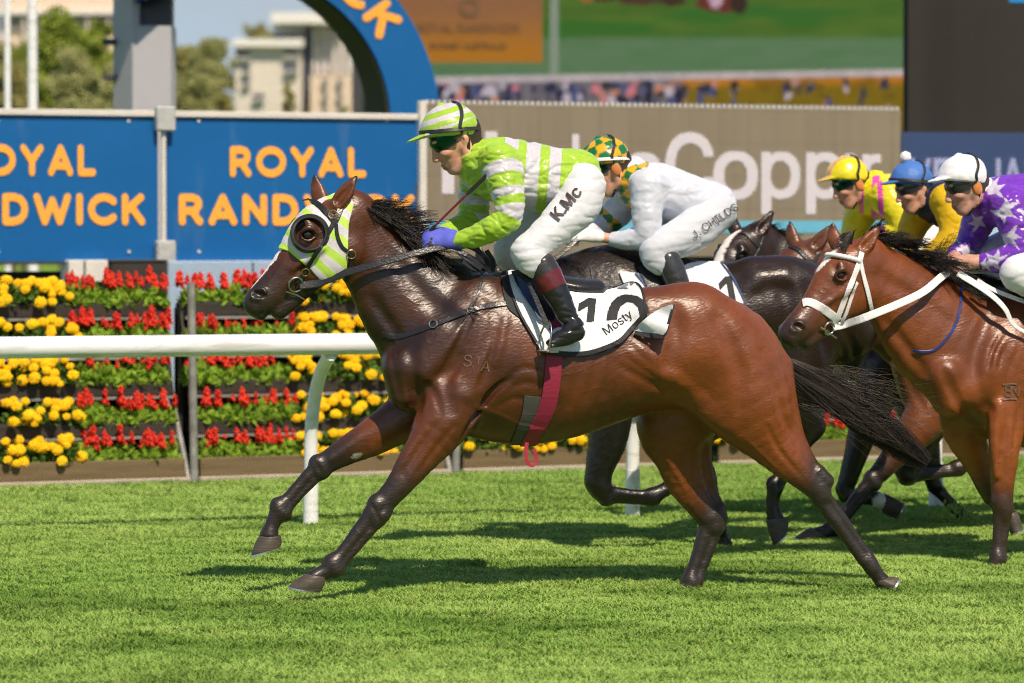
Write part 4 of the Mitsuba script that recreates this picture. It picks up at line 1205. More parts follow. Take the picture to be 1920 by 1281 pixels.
eo = lambda q: cloth_off(q[:, 0], q[:, 1]) + .002
q = catmull([(1209, 590), (1184, 617), (1160, 641), (1112, 660), (1075, 664), (1022, 661)], 8)
p, n = hit(TS, q[:, 0], q[:, 1], eo(q)); put(nc + '__hem', ribbon(p, n, 9 / 430, .006), 'm_cloth_black')
q = catmull([(1150, 539), (1180, 529), (1197, 533), (1206, 552), (1210, 590)], 8)
p, n = hit(TS, q[:, 0], q[:, 1], eo(q)); put(nc + '__hem', ribbon(p, n, 4 / 430, .004), 'm_cloth_black')
q = catmull([(950, 510), (958, 545), (976, 590), (1006, 642)], 8)
p, n = hit(TS, q[:, 0], q[:, 1], eo(q)); put(nc + '__hem', ribbon(p, n, 5 / 430, .006), 'm_cloth_black')
m, _ = sheet(TS, [(1186, 620), (1214, 594), (1240, 578), (1262, 571), (1258, 588), (1246, 627), (1215, 624)], lambda px, py: .012 + .075 * np.clip((px - 1190) / 70, 0, 1) + .012 * np.sin((py - px * .4) * .12))
put(nc + '__folded_corner', m, 'm_cloth', True)
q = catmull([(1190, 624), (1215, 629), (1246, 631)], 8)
p, n = hit(TS, q[:, 0], q[:, 1], .012 + .07 * np.clip((q[:, 0] - 1190) / 70, 0, 1)); put(nc + '__hem', ribbon(p, n, 10 / 430, .005), 'm_cloth_black')  # black strip painted as the shadow beneath the folded corner
q = catmull([(1263, 571), (1258, 590), (1247, 629)], 8)
p, n = hit(TS, q[:, 0], q[:, 1], .012 + .075 * np.clip((q[:, 0] - 1190) / 70, 0, 1)); put(nc + '__hem', ribbon(p, n, 5 / 430, .005), 'm_cloth_black')
co = lambda px, py: cloth_off(px, py) + .003
FOLD = [(1060, 606), (1120, 602), (1160, 598), (1215, 588)]


def print_cloth(key, text, height, at, deg, bsdf, bold=False, prims=TS, off=co, xs=1.0, under=None):
    m = glyphs(text, height, bold)
    v, f = trimesh.remesh.subdivide_to_size(m.vertices, m.faces, 3.0 if under else height / 5)
    c, s = math.cos(math.radians(deg)), math.sin(math.radians(deg))
    px, py = at[0] + v[:, 0] * xs * c - v[:, 1] * s, at[1] - v[:, 0] * xs * s - v[:, 1] * c
    if under is not None:      # the lower half is hidden in a fold of the cloth
        f = f[(py - np.interp(px, *zip(*under)))[f].max(1) < 1.5]
    p, n = hit(prims, px, py, off(px, py))
    return put(key, (p, f), bsdf, normals=n)


print_cloth(nc + '__number', '1', 74, (1066, 631), -6, 'm_cloth_dark', True, under=FOLD)
print_cloth(nc + '__number', '0', 84, (1122, 632), -8, 'm_cloth_dark', True, xs=1.25, under=FOLD)
print_cloth(nc + '__lettering', 'Mosty', 16, (1136, 630), 36, 'm_cloth_dark')
pad, _ = sheet(TS, [(938, 512), (952, 508), (962, 548), (980, 592), (992, 610), (972, 594), (955, 580), (946, 560)], .009)
sd = say('racing_saddle', 'small black racing saddle with a steel stirrup under the lime jockey', 'saddle')
put(sd + '__pad', pad, 'm_cloth_dark', True)
m, _ = sheet(TS, [(958, 508), (985, 505), (1000, 520), (1018, 552), (1040, 592), (1030, 604), (1012, 596), (990, 560), (970, 535)], .03)
put(sd + '__flap', m, 'm_black_leather', True)
m, _ = sheet(TS, [(968, 516), (985, 530), (1006, 566), (1022, 596), (1012, 600), (994, 572), (976, 545)], .036)
put(sd + '__knee_roll', m, 'm_navy_cloth', True)
seat = Tube([W(985, 515, YA(985)), W(1030, 530, YA(1030)), W(1080, 540, YA(1080)), W(1118, 541, YA(1118))], [.05, .045, .045, .04], [2.6, 2.6, 2.8, 2.4], NA)
v, f, n = sdf_mesh([seat], .012)
put(sd + '__seat', (v, f), 'm_black_leather', normals=n)
gs = say('girth', 'maroon girth strap with grey elastic ends around the belly of the leading horse', 'girth')
q = catmull([(1014, 745), (1008, 775), (996, 806), (982, 834)], 6)
p, n = hit(TS, q[:, 0], q[:, 1], .005); put(gs + '__pad', ribbon(p, n, np.linspace(62, 52, len(q)) / 430, .005), mat('m_grey_elastic', (.06, .058, .052), .7))
q = catmull([(1048, 590), (1040, 660), (1035, 720), (1026, 765), (1010, 800), (990, 836)], 6)
p, n = hit(TS, q[:, 0], q[:, 1], .011)
bumpy('m_maroon', (.26, .018, .05), lambda p, n, uv: nz(p.x * 150, p.y * 150, p.z * 150) + .8 * nz(p.z * 90), .001, .55, .4)
put(gs + '__strap', ribbon(p, n, 31 / 430, .006), 'm_maroon')
q = catmull([(988, 830, -.2), (986, 850, -.2), (990, 868, -.2), (1000, 872, -.2), (1006, 858, -.2), (1000, 842, -.2)], 6)
put(gs + '__loose_end', ribbon(np.array([W(a, b, YA(a) + c) for a, b, c in q]), np.broadcast_to([0, -1, .1], (len(q), 3)), 7 / 430, .003), mat('m_red_strap', (.36, .03, .05), .4))
# brand
b_ = A.name + '__brand'
mat('m_brand', (.15, .085, .058), .6)
for t, hgt, at in (('S', 22, (866, 686)), ('T', 13, (891, 682)), ('A', 20, (900, 695))):
    m = glyphs(t, hgt)
    print_on(TS, t, hgt, at, -8, .0035, b_, 'm_brand')
# ------------------------------------------------------------------ jockeys
SKIN = np.array([.62, .33, .215])


def star(u, v, r, a0):
    """Signed distance-like value of a five-pointed star."""
    a = (np.arctan2(v, u) + a0) % (2 * np.pi / 5) - np.pi / 5
    q = np.hypot(u, v)
    x, y = q * np.cos(a), np.abs(q * np.sin(a))
    tip, inner = np.array([r * np.cos(np.pi / 5), r * np.sin(np.pi / 5)]), np.array([r * .42, 0])
    d = tip - inner
    return (x - inner[0]) * d[1] - (y - inner[1]) * d[0] < 0


def rig(rows, s=1.0, n=(0, 1, 0), k=.02, tag='', m=4):
    """rows: px, py, radius px, y."""
    return Tube([W(r[0], r[1], r[3]) for r in rows], [r[2] / sc(r[3]) for r in rows], s, n, m=m, k=k, tag=tag)


def folds(P, amp, sx, seed):
    """Cloth creases: ridged noise stretched across the pull of the cloth."""
    w = meshkit.fbm(P * 3, 2, seed + 9)
    n = meshkit.fbm(P * np.asarray(sx) + 2.5 * w[:, None], 2, seed)
    return amp * ((1 - np.abs(2 * n - 1)) ** 3.2 - .33)


class Face:
    """A rider's head in its own frame (metres): origin mid-skull, face towards -x, z up."""

    def __init__(self, px, py, Y, yaw, pitch, scale=1.0, roll=0):
        self.M = np.eye(4)
        self.M[:3, :3] = rot([0, 0, 1], yaw) @ rot([0, 1, 0], -pitch) @ rot([1, 0, 0], roll)
        self.M[:3, 3] = W(px, py, Y)
        self.s = scale

    def p(self, x, y, z):
        return self.M[:3, :3] @ (np.array([x, y, z]) * self.s) + self.M[:3, 3]

    def local(self, P):
        return (P - self.M[:3, 3]) @ self.M[:3, :3] / self.s

    def t(self, rows, s=1.0, n=(0, 1, 0), **kw):
        return Tube([self.p(*r[:3]) for r in rows], [r[3] * self.s for r in rows], s, self.M[:3, :3] @ np.asarray(n, float), **kw)

    def e(self, c, r, R=None, **kw):
        return Ell(self.p(*c), np.array(r) * self.s, self.M[:3, :3] @ (np.eye(3) if R is None else R), **kw)

    def prims(self):
        o = [self.e((.008, 0, .025), (.098, .076, .095), k=.02, tag='skull'), self.t([(-.035, 0, .0, .066), (-.045, 0, -.05, .052), (-.058, 0, -.092, .030)], 1.0, k=.02),
             self.t([(-.052, 0, -.100, .024), (-.066, 0, -.100, .017)], 1.2, k=.014)]
        for y in (-1, 1):
            o += [self.t([(.008, y * .058, -.035, .02), (-.002, y * .053, -.078, .017), (-.05, y * .022, -.108, .016)], k=.022), self.e((-.066, y * .042, -.028), (.026, .024, .018), k=.016),
                  self.e((-.086, y * .03, .006), (.012, .016, .010), op='-', k=.012), self.e((-.092, y * .028, .028), (.012, .028, .008), k=.012),
                  self.t([(.012, y * .072, .012, .014), (.018, y * .079, -.004, .016), (.012, y * .074, -.028, .009)], .55, (0, 1, .0), k=.006), self.e((.006, y * .083, -.004), (.007, .006, .012), op='-', k=.004),
                  self.e((-.106, y * .011, -.042), (.010, .0085, .008), k=.006)]
        o += [self.t([(-.096, 0, .014, .010), (-.106, 0, -.014, .0105), (-.115, 0, -.036, .0115)], k=.012), self.t([(-.088, -.024, -.072, .005), (-.097, 0, -.069, .0075), (-.088, .024, -.072, .005)], k=.006),
              self.t([(-.084, -.020, -.083, .005), (-.092, 0, -.083, .008), (-.084, .020, -.083, .005)], k=.006), self.t([(-.093, -.022, -.0765, .002), (-.104, 0, -.0760, .002), (-.093, .022, -.0765, .002)], op='-', k=.003)]
        return o

    def place(self, m):
        m = m.copy()
        m.vertices = m.vertices * self.s
        m.apply_transform(self.M)
        return m


def helmet_meshes(f, capcol, h=.005, seed=0, puff=.003):
    """Skull cap under its silk, with a peak: an implicit shell cut off over the ears."""
    def build():
        sh = [f.e((-.015, 0, .050), (.118, .103, .103), k=.01)]
        cutn = f.M[:3, :3] @ np.array([-.38, 0, -1.0]) / 1.07
        c0 = f.p(0, 0, .0145)
        cut = Fun(lambda x, y, z: ((x - c0[0]) * cutn[0] + (y - c0[1]) * cutn[1] + (z - c0[2]) * cutn[2]).astype(np.float32), [-9] * 3, [9] * 3, .012, 'x')
        pr = [*sh, cut, f.t([(-.085, 0, .066, .080), (-.128, 0, .068, .062)], .13, (.06, 0, 1), k=.010), f.e((-.008, 0, .153), (.015, .015, .010), k=.012)]

        def disp(P):
            q = f.local(P)
            a = np.arctan2(q[:, 1], q[:, 0] + .015)
            seam = np.minimum(np.abs((a * 3 / np.pi + .5) % 1 - .5) * .12, .01)
            return folds(P, puff * 1.3, (9, 9, 15), seed) * (q[:, 2] > .01) + .12 * (seam - .01) * -1 * (q[:, 2] > .03) * (q[:, 0] > -.1)
        v, fa, n = sdf_mesh(pr, h, disp=disp)
        return v, fa, n, capcol(f.local(v), v)
    return build


def band(f, z0, tilt, w, grow=1.02, a0=0, a1=360, cx=-.015, rx=.118, ry=.103):
    """An elastic band around the helmet."""
    a = np.radians(np.linspace(a0, a1, 60))
    z = z0 + tilt * np.cos(a)
    k = np.sqrt(np.clip(1 - ((z - .05) / .108) ** 2, .05, 1))
    P = np.array([f.p(cx - rx * k_ * grow * np.cos(t), ry * k_ * grow * np.sin(t), z_) for t, k_, z_ in zip(a, k, z)])
    N = np.array([f.M[:3, :3] @ np.array([-np.cos(t), np.sin(t), .3]) for t in a])
    return ribbon(P, N, w * f.s, .003)


def goggles(f, zc=.018, hh=.031, grow=0.007, drop=0.0):
    """A wrap-round lens with a dip for the nose."""
    a = np.radians(np.linspace(-78, 78, 33))
    rows = []
    for t in np.linspace(-1, 1, 9):
        notch = .018 * np.exp(-(a / .22) ** 2) * max(0, -t)
        z = zc + drop * 0 + hh * t * (1 - .30 * (np.abs(a) / 1.36) ** 3) + notch
        rad = (.108 + grow) * (1 - .10 * t * t)
        rows.append(np.stack([.006 - rad * np.cos(a) * 1.02, .082 * np.sin(a) * (1 + grow * 6), z], 1))
    v = np.vstack(rows)
    n = len(a)
    fa = [q for i in range(8) for j in range(n - 1) for q in ([i * n + j, i * n + j + 1, (i + 1) * n + j + 1], [i * n + j, (i + 1) * n + j + 1, (i + 1) * n + j])]
    lens = f.place(trimesh.Trimesh(v, fa, process=False))
    rim = np.vstack([rows[0], rows[-1][::-1], rows[0][:1]])
    return lens, f.place(tube_mesh(rim, .0038, 6))


def fist(wrist, knuckle, palm_n, s=1.0, side=1, bare=False):
    """A closed hand: palm, four curled fingers, a thumb across; wrist and knuckle are points, palm_n the direction the back of the hand faces."""
    w, kx = np.asarray(wrist, float), np.asarray(knuckle, float)
    d = (kx - w) / np.linalg.norm(kx - w)
    n = np.asarray(palm_n, float) - d * (np.asarray(palm_n, float) @ d)
    n /= np.linalg.norm(n)
    u = np.cross(n, d) * side                    # from little finger to index
    o = [Tube([w - d * .02 * s, w + d * .01 * s], [.030 * s, .030 * s], .8, n, k=.015), Tube([w + d * .015 * s + u * .006 * s, kx + u * .004 * s], [.034 * s, .037 * s], .55, n, k=.015)]
    for i, (off, ln) in enumerate(((.030, .92), (.010, 1.0), (-.010, .95), (-.029, .8))):
        b = kx + u * off * s + n * .006 * s
        p1 = b + (d * .030 * ln - n * .010) * s
        p2 = p1 + (-n * .026 * ln + d * .004) * s
        p3 = p2 + (-d * .022 * ln - n * .004) * s
        o.append(Tube([b, p1, p2, p3], [.0102 * s, .0098 * s, .0092 * s, .008 * s], m=3, k=.0045))
    t0 = w + d * .025 * s + u * .030 * s - n * .006 * s
    o.append(Tube([t0, t0 + (d * .030 + u * .012 - n * .010) * s, t0 + (d * .056 - n * .018 + u * .004) * s, t0 + (d * .070 - n * .024 - u * .012) * s], [.014 * s, .012 * s, .0105 * s, .009 * s], m=3, k=.006))
    return o


def boot_prims(cuff, ankle, heel, toe, r):
    """Top boot: cuff, ankle, heel and toe points; r = calf radius."""
    c, a, h, t = (np.asarray(q, float) for q in (cuff, ankle, heel, toe))
    up = (c - a) / np.linalg.norm(c - a)
    return [Tube([c, c + (a - c) * .25, c + (a - c) * .62, a + up * .03, a + (h - a) * .25], [r, r * 1.02, r * .86, r * .74, r * .76], m=3, k=.02, n=(0, 1, 0)),
            Tube([h + (a - h) * .30, h + (a - h) * .25 + (t - h) * .35, h + (t - h) * .72 + up * .012, t + up * .006], [.036, .040, .032, .022], [.95, 1.0, 1.0, 1.0], (0, 1, 0), m=3, k=.022)]


class Jockey:
    def __init__(self, name_label, j, cols, fine=.006, group=None):
        """j: traced joints; cols: colour functions."""
        self.key = say(free('person'), name_label, 'person', group)
        K, f = self.key, j['face']
        tor = rig(j['torso'], j.get('ts', [1.25] * len(j['torso'])), j.get('n', (0, 1, 0)), k=.04, tag='torso')
        sl = [rig(j['near'], k=.028, tag='near'), rig(j['far'], k=.028, tag='far')]
        neck = Tube([f.p(.03, 0, -.05), W(*j['c7'])], [.052 * f.s, .062 * f.s], k=.03, tag='neck')
        pel = rig(j['pelvis'], 1.15, j.get('n', (0, 1, 0)), k=.04, tag='pelvis')
        legs = [rig(j['leg'], k=.03, tag='leg'), rig(j['leg2'], k=.03, tag='leg')]
        shins = [Tube([W(*j['leg'][-1][:2], j['leg'][-1][3]), j['boot'][0], j['boot'][1]], [.04, .038, .026], k=.02), Tube([W(*j['leg2'][-1][:2], j['leg2'][-1][3]), j['boot2'][0], j['boot2'][1]], [.04, .038, .026], k=.02)]
        slim = lambda t, d=.024: Tube(t.P, np.maximum(t.R - d, .012), t.S, t.n, m=1, k=t.k, tag=t.tag)
        wr = [Tube([W(*j['near'][-1][:2], j['near'][-1][3]), j['hand'][0]], [.026, .026], k=.015, tag='wrist'), Tube([W(*j['far'][-1][:2], j['far'][-1][3]), j['hand2'][0]], [.026, .026], k=.015, tag='wrist')]
        fists = fist(*j['hand'], s=j.get('hsz', 1.15), side=j.get('hs', -1)) + fist(*j['hand2'], s=j.get('hsz', 1.15), side=j.get('hs2', 1))
        body = f.prims() + [neck] + [slim(t) for t in (tor, *sl, pel, *legs)] + shins + wr + ([] if j['gloves'] else fists)
        self.prims, self.face = body, f
        self.cloth = [tor, *sl, pel, *legs]

        def skin():
            v, fa, n = sdf_mesh(body, fine)
            q = f.local(v)
            c = np.tile(j.get('skin', SKIN), (len(v), 1)) * (1 + .25 * (meshkit.fbm(v * 45, 3, 4) - .5))[:, None]
            lip = (np.abs(q[:, 1]) < .024) & (q[:, 0] < -.086) & (np.abs(q[:, 2] + .077) < .0115)
            c = np.where(lip[:, None], c * [.85, .62, .62], c)
            c = np.where(((q[:, 2] < -.05) & (q[:, 2] > -.13) & (q[:, 0] < .03) & (np.linalg.norm(q, axis=1) < .17))[:, None], c * [.93, .92, .95], c)
            red = np.exp(-((q[:, 0] + .08) ** 2 + (np.abs(q[:, 1]) - .03) ** 2 + (q[:, 2] + .03) ** 2) / .0012)[:, None]
            c = c * (1 - red * [.0, .18, .15])
            hair = (q[:, 0] > .035) & (q[:, 2] > -.05) & (np.linalg.norm(q, axis=1) < .15) & (np.abs(q[:, 1]) < .078)
            c = np.where(hair[:, None], [.035, .022, .015], c)
            return v, fa, n, c
        job(K + '__body', skin, 'm_skin')
        # silks
        pat, am = cols['silk'], j.get('fold', .010)

        def silk():
            pr = [tor, *sl]
            box = None
            v, fa, n = sdf_mesh(pr, fine * .85, disp=lambda P: folds(P, am * .55, j.get('foldf', (8, 7, 15)), 21) + folds(P, am * .34, (19, 13, 30), 5))
            d = np.stack([t.info(v)[0] for t in pr], 1)
            s = np.stack([t.info(v)[2] for t in pr], 1)
            return v, fa, n, pat(v, d.argmin(1), s, d)
        job(K + '__silk_jacket', silk, cols.get('silk_mat', 'm_silk'))
        cf = W(*j['c7'])
        u = (f.p(.03, 0, -.05) - cf); u /= np.linalg.norm(u)
        col = Tube([cf - u * .035, cf + u * .012, cf + u * .045], [.088, .076, .069], k=.01)
        colh = Tube([cf - u * .2, cf + u * .2], [.058, .058], op='-', k=.004)
        cutc = [Fun(lambda x, y, z, p0=cf + u * .05: ((x - p0[0]) * u[0] + (y - p0[1]) * u[1] + (z - p0[2]) * u[2]).astype(np.float32), [-9] * 3, [9] * 3, .004, 'x')]

        def collar():
            v, fa, n = sdf_mesh([col, *cutc, colh], .006, disp=lambda P: folds(P, .006, (14, 14, 14), 3))
            return v, fa, n, np.tile(cols['collar'], (len(v), 1))
        job(K + '__collar', collar, cols.get('silk_mat', 'm_silk'))

        def breech():
            v, fa, n = sdf_mesh([pel, *legs], fine, disp=lambda P: folds(P, j.get('bfold', .008) * .75, (7, 6, 20), 13) + folds(P, .0018, (13, 9, 28), 6))
            return v, fa, n, np.tile(cols['breeches'], (len(v), 1))
        job(K + '__breeches', breech, 'm_breeches')
        for b, r in ((j['boot'], j.get('calf', .062)), (j['boot2'], j.get('calf', .062))):
            bp_ = boot_prims(*b, r)
            c0, a0 = np.asarray(b[0]), np.asarray(b[1])
            ax_ = (a0 - c0) / np.linalg.norm(a0 - c0)

            def boot(bp_=bp_, c0=c0, ax_=ax_, ln=np.linalg.norm(a0 - c0)):
                def dsp(P):
                    t = (P - c0) @ ax_ / ln
                    return folds(P, .012, (8, 8, 34), 31) * np.exp(-((t - 1.0) / .22) ** 2) + folds(P, .003, (20, 20, 20), 2)
                v, fa, n = sdf_mesh(bp_, .0055, disp=dsp)
                t = (v - c0) @ ax_ / ln
                return v, fa, n, cols['boot'](t)
            job(K + '__boot', boot, 'm_gloss')
        if j['gloves']:
            for w in (fist(*j['hand'], s=j.get('hsz', 1.15), side=j.get('hs', -1)), fist(*j['hand2'], s=j.get('hsz', 1.15), side=j.get('hs2', 1))):
                def glove(w=w):
                    v, fa, n = sdf_mesh(w, .0036)
                    return v, fa, n, cols['glove'](v, w)
                job(K + '__glove', glove, 'm_glove')
        job(K + '__helmet', helmet_meshes(f, cols['cap'], seed=j.get('seed', 0), h=fine), cols.get('cap_mat', cols.get('silk_mat', 'm_silk')))
        lens, rim = goggles(f)
        g = put(K + '__goggles', lens, cols.get('lens', 'm_lens'), True)
        put(g + '__rim', rim, 'm_rubber', True)
        for y in (-1, 1):
            dirs = np.array([(.25, y * .95, -.02), (.48, y * .80, .32), (.60, y * .50, .66), (.56, y * .22, .86), (.50, 0, .93)])
            dirs /= np.linalg.norm(dirs, axis=1, keepdims=True)
            P = np.vstack([[f.p(-.025, y * .083, .014)], [f.p(.012, y * .094, .022)], [f.p(*(np.array([-.015, 0, .05]) + d * [.121, .106, .111])) for d in dirs]])
            N = np.vstack([[f.M[:3, :3] @ np.array([.1, y, .1])] * 2, [f.M[:3, :3] @ d for d in dirs]])
            PN = catmull(np.hstack([P, N]), 5)
            put(K + '__goggle_strap', ribbon(PN[:, :3], PN[:, 3:], .014 * f.s, .004), 'm_rubber')
            P = catmull(np.array([f.p(.035, y * .082, .025), f.p(.022, y * .079, -.03), f.p(-.01, y * .062, -.085), f.p(-.045, y * .03, -.124), f.p(-.05, 0, -.129)]), 5)
            put(K + '__chin_strap', ribbon(P, np.array([f.M[:3, :3] @ np.array([-.1, y, -.3]) for _ in P]), .013 * f.s, .003), j.get('strap', 'm_rubber'))
        if j.get('band'):
            put(K + '__helmet_band', band(f, .046, .040, .016), j['band'])
        if j.get('ear_cup') is not None:
            put(K + '__ear_guard', f.place(trimesh.creation.icosphere(3, 1.0).apply_scale([.022, .009, .034]).apply_translation([.014, -.080, -.012])), mat('m_ear_guard', (.55, .20, .06), .35), True)
        if j.get('pompom'):
            m = trimesh.creation.icosphere(3, .030)
            m.vertices *= (1 + .18 * (meshkit.noise(m.vertices * 90, 3) - .5))[:, None]
            m.apply_translation([-.012, 0, .178])
            put(K + '__pompom', f.place(m), mat('m_pompom', (.8, .78, .74), .8), True)


def legs_of(dx, dy, Yf, k=1.0, knee=(980, 462), yk=-.25):
    return None


def boots_at(cuff, ankle, heel, toe):
    return tuple(W(*q) for q in (cuff, ankle, heel, toe))


LIME, SILVER = np.array([.33, .53, .040]), np.array([.54, .53, .58])
# ---- rider of the leading horse
fK = Face(858, 262, YA(858), 9, 24, 1.10)
TOR = [(898, 308, 44, YA(898)), (945, 322, 64, YA(945)), (1000, 334, 66, YA(1000)), (1045, 336, 60, YA(1045)), (1080, 326, 48, YA(1080))]
NEARS = [(938, 305, 40, YA(938) - .165), (948, 350, 34, YA(948) - .21), (955, 400, 29, YA(955) - .235), (928, 427, 26, YA(930) - .22), (890, 443, 22, YA(890) - .17), (856, 451, 17.5, YA(856) - .125)]
FARS = [(905, 312, 42, YA(905) + .165), (892, 360, 34, YA(892) + .21), (888, 400, 28, YA(888) + .22), (870, 420, 25, YA(870) + .19), (845, 433, 20, YA(845) + .13), (828, 438, 17, YA(828) + .09)]
bands_t = [(.062, .118), (.168, .232), (.272, .338)]
mat('m_print', (.045, .022, .02), .6)


def silkK(v, which, s, d):
    c = np.tile(LIME, (len(v), 1))
    x = s[:, 0]
    px = 960 + v[:, 0] * 430 + (v[:, 2] - 1.85) * -34
    t = ((px > 943) & (px < 968)) | ((px > 984) & (px < 1010)) | ((px > 1028) & (px < 1050))
    c[(which == 0) & t] = SILVER
    for w in (1, 2):
        a = s[:, w]
        m = ((a > .02) & (a < .075)) | ((a > .115) & (a < .165)) | ((a > .20) & (a < .245))
        c[(which == w) & m] = SILVER
    return c


def capK(q, v):
    z = q[:, 2] + .10 * q[:, 0]
    c = np.where((((z - .050) % .040) < .020)[:, None], SILVER, LIME)
    c = np.where((q[:, 2] < .058)[:, None], LIME, c)
    return np.where((q[:, 0] < -.118)[:, None], LIME, c)


def bootK(t):
    c = np.tile([.012, .012, .014], (len(t), 1))
    c = np.where((t < .40)[:, None], [.11, .012, .016], c)
    return np.where((t < .13)[:, None], [.03, .028, .028], c)


def gloveK(v, w):
    c = np.tile([.10, .12, .58], (len(v), 1))
    low = np.min([q.at(v) for q in w[2:6]], 0) < .004
    palm = meshkit.fbm(v * 40, 2, 2) > .56
    return np.where((low & palm)[:, None], [.03, .03, .04], c)


jK = dict(face=fK, c7=(893, 296, YA(893)), torso=TOR, ts=[1.45, 1.32, 1.2, 1.15, 1.15], n=NA, near=NEARS, far=FARS,
          pelvis=[(1066, 328, 42, YA(1066)), (1092, 346, 44, YA(1092)), (1086, 362, 40, YA(1086))],
          leg=[(1092, 350, 45, YA(1092) - .10), (1082, 385, 44, YA(1082) - .16), (1044, 424, 37, YA(1044) - .22), (1004, 460, 32, YA(1004) - .255), (988, 474, 32, YA(988) - .265), (1000, 490, 30, YA(1000) - .275), (1012, 502, 24, YA(1012) - .28)],
          leg2=[(1088, 352, 46, YA(1088) + .10), (1050, 392, 46, YA(1050) + .16), (1000, 436, 42, YA(1000) + .22), (960, 470, 36, YA(960) + .255), (975, 490, 32, YA(975) + .27), (990, 502, 28, YA(990) + .28)],
          boot=boots_at((1018, 500, YA(1018) - .285), (1070, 604, YA(1070) - .325), (1086, 634, YA(1086) - .325), (1034, 645, YA(1034) - .345)),
          boot2=boots_at((992, 500, YA(992) + .285), (1045, 600, YA(1045) + .325), (1062, 632, YA(1062) + .325), (1012, 645, YA(1012) + .345)),
          hand=(W(850, 450, YA(850) - .125), W(812, 448, YA(812) - .09), (.05, -.8, .6)), hand2=(W(826, 440, YA(826) + .085), W(806, 444, YA(806) + .03), (-.2, .2, .95)),
          gloves=True, band='m_rubber', fold=.017, seed=2, bfold=.008, hsz=1.38)
K1 = Jockey('jockey in lime and silver hooped silks with blue gloves, riding the leading horse', jK,
            dict(silk=silkK, collar=LIME, breeches=[.60, .62, .67], boot=bootK, glove=gloveK, cap=capK), fine=.0052)
BR = K1.cloth[3:]
print_on(BR, 'K.Mc', 22, (1046, 416), 50, .006, K1.key + '__lettering', 'm_print', True)
# whip held in the gloved hand
wp = say('whip', 'black race whip with a dark red grip, held in the blue gloves', 'whip')
wa, wb, wc, wd = W(797, 447, YA(797) - .07), W(815, 424, YA(815) - .10), W(874, 366, YA(874) - .16), W(937, 306, YA(937) - .235)
put(wp + '__handle', tube_mesh([wa, wb], [.008, .007]), 'm_rubber', True)
put(wp + '__grip', tube_mesh(np.linspace(wb, wc, 30), .0046 + .0006 * (np.arange(30) % 2)), mat('m_whip_red', (.16, .012, .016), .35), True)
q = np.linspace(wc, wd, 12)
put(wp + '__flap', ribbon(q, np.broadcast_to([-.3, -1, -.3], q.shape), np.interp(np.linspace(0, 1, 12), [0, .15, .9, 1], [.010, .017, .020, .010]), .006), 'm_rubber', 30)
# stirrup iron and leather
si = sd + '__stirrup_iron'
c = W(1028, 650, YA(1028) - .335)
arch = catmull([W(1016, 656, YA(1016) - .30), W(1012, 636, YA(1014) - .30), W(1020, 612, YA(1020) - .325), W(1030, 603, YA(1026) - .35), W(1034, 622, YA(1028) - .385), W(1030, 650, YA(1030) - .39), W(1034, 659, YA(1034) - .375)], 5)
put(si, tube_mesh(arch, .0042), 'm_steel', True)
put(sd + '__stirrup_tread', ribbon(np.array([W(1014, 657, YA(1014) - .29), W(1040, 660, YA(1040) - .385)]), np.array([[0, 0, 1.]] * 2), .045, .008), 'm_steel')
q = catmull([W(992, 530, YA(992) - .27), W(1008, 568, YA(1008) - .30), W(1024, 606, YA(1024) - .335)], 6)
put(sd + '__stirrup_leather', ribbon(q, np.broadcast_to([0, -1, .2], q.shape), .022, .004), 'm_black_leather')

# ---- rider of horse number 1, head down
YB = FB.Y
GREEN, GOLD, WHITE = np.array([.01, .16, .045]), np.array([.72, .38, .01]), np.array([.57, .60, .68])
fB = Face(1146, 314, YB(1146), 2, 22, 1.06)
checkB = lambda a, b: (np.floor(a).astype(int) + np.floor(b).astype(int)) % 2 == 0


def silkB(v, which, s, d):
    c = np.tile(WHITE, (len(v), 1))
    px = 960 + v[:, 0] * sc(YB(1180)); py = 425 - (v[:, 2] - 1.62) * sc(YB(1180))
    yoke = (np.abs((px - 1172) - (py - 300) * -.05 - 12) < 20 + np.clip(330 - py, 0, 40) * .55) & (which == 0) & (px < 1232)
    ck = checkB((px * .9 + py * .45) / 15, (py * .9 - px * .45) / 15)
    c = np.where(yoke[:, None], np.where(ck[:, None], GREEN, GOLD), c)
    band = (which == 2) & (s[:, 2] > .17) & (s[:, 2] < .24)
    return np.where(band[:, None], np.where(checkB(v[:, 0] * 22, v[:, 2] * 22)[:, None], GREEN, GOLD), c)


def capB(q, v):
    a = np.arctan2(q[:, 1], q[:, 0] + .015)
    ck = checkB(a / (2 * np.pi) * 12 + .5, np.arccos(np.clip((q[:, 2] - .04) / .115, -1, 1)) / .40)
    c = np.where(ck[:, None], GREEN, GOLD)
    return np.where((q[:, 2] > .147)[:, None], GREEN, c)


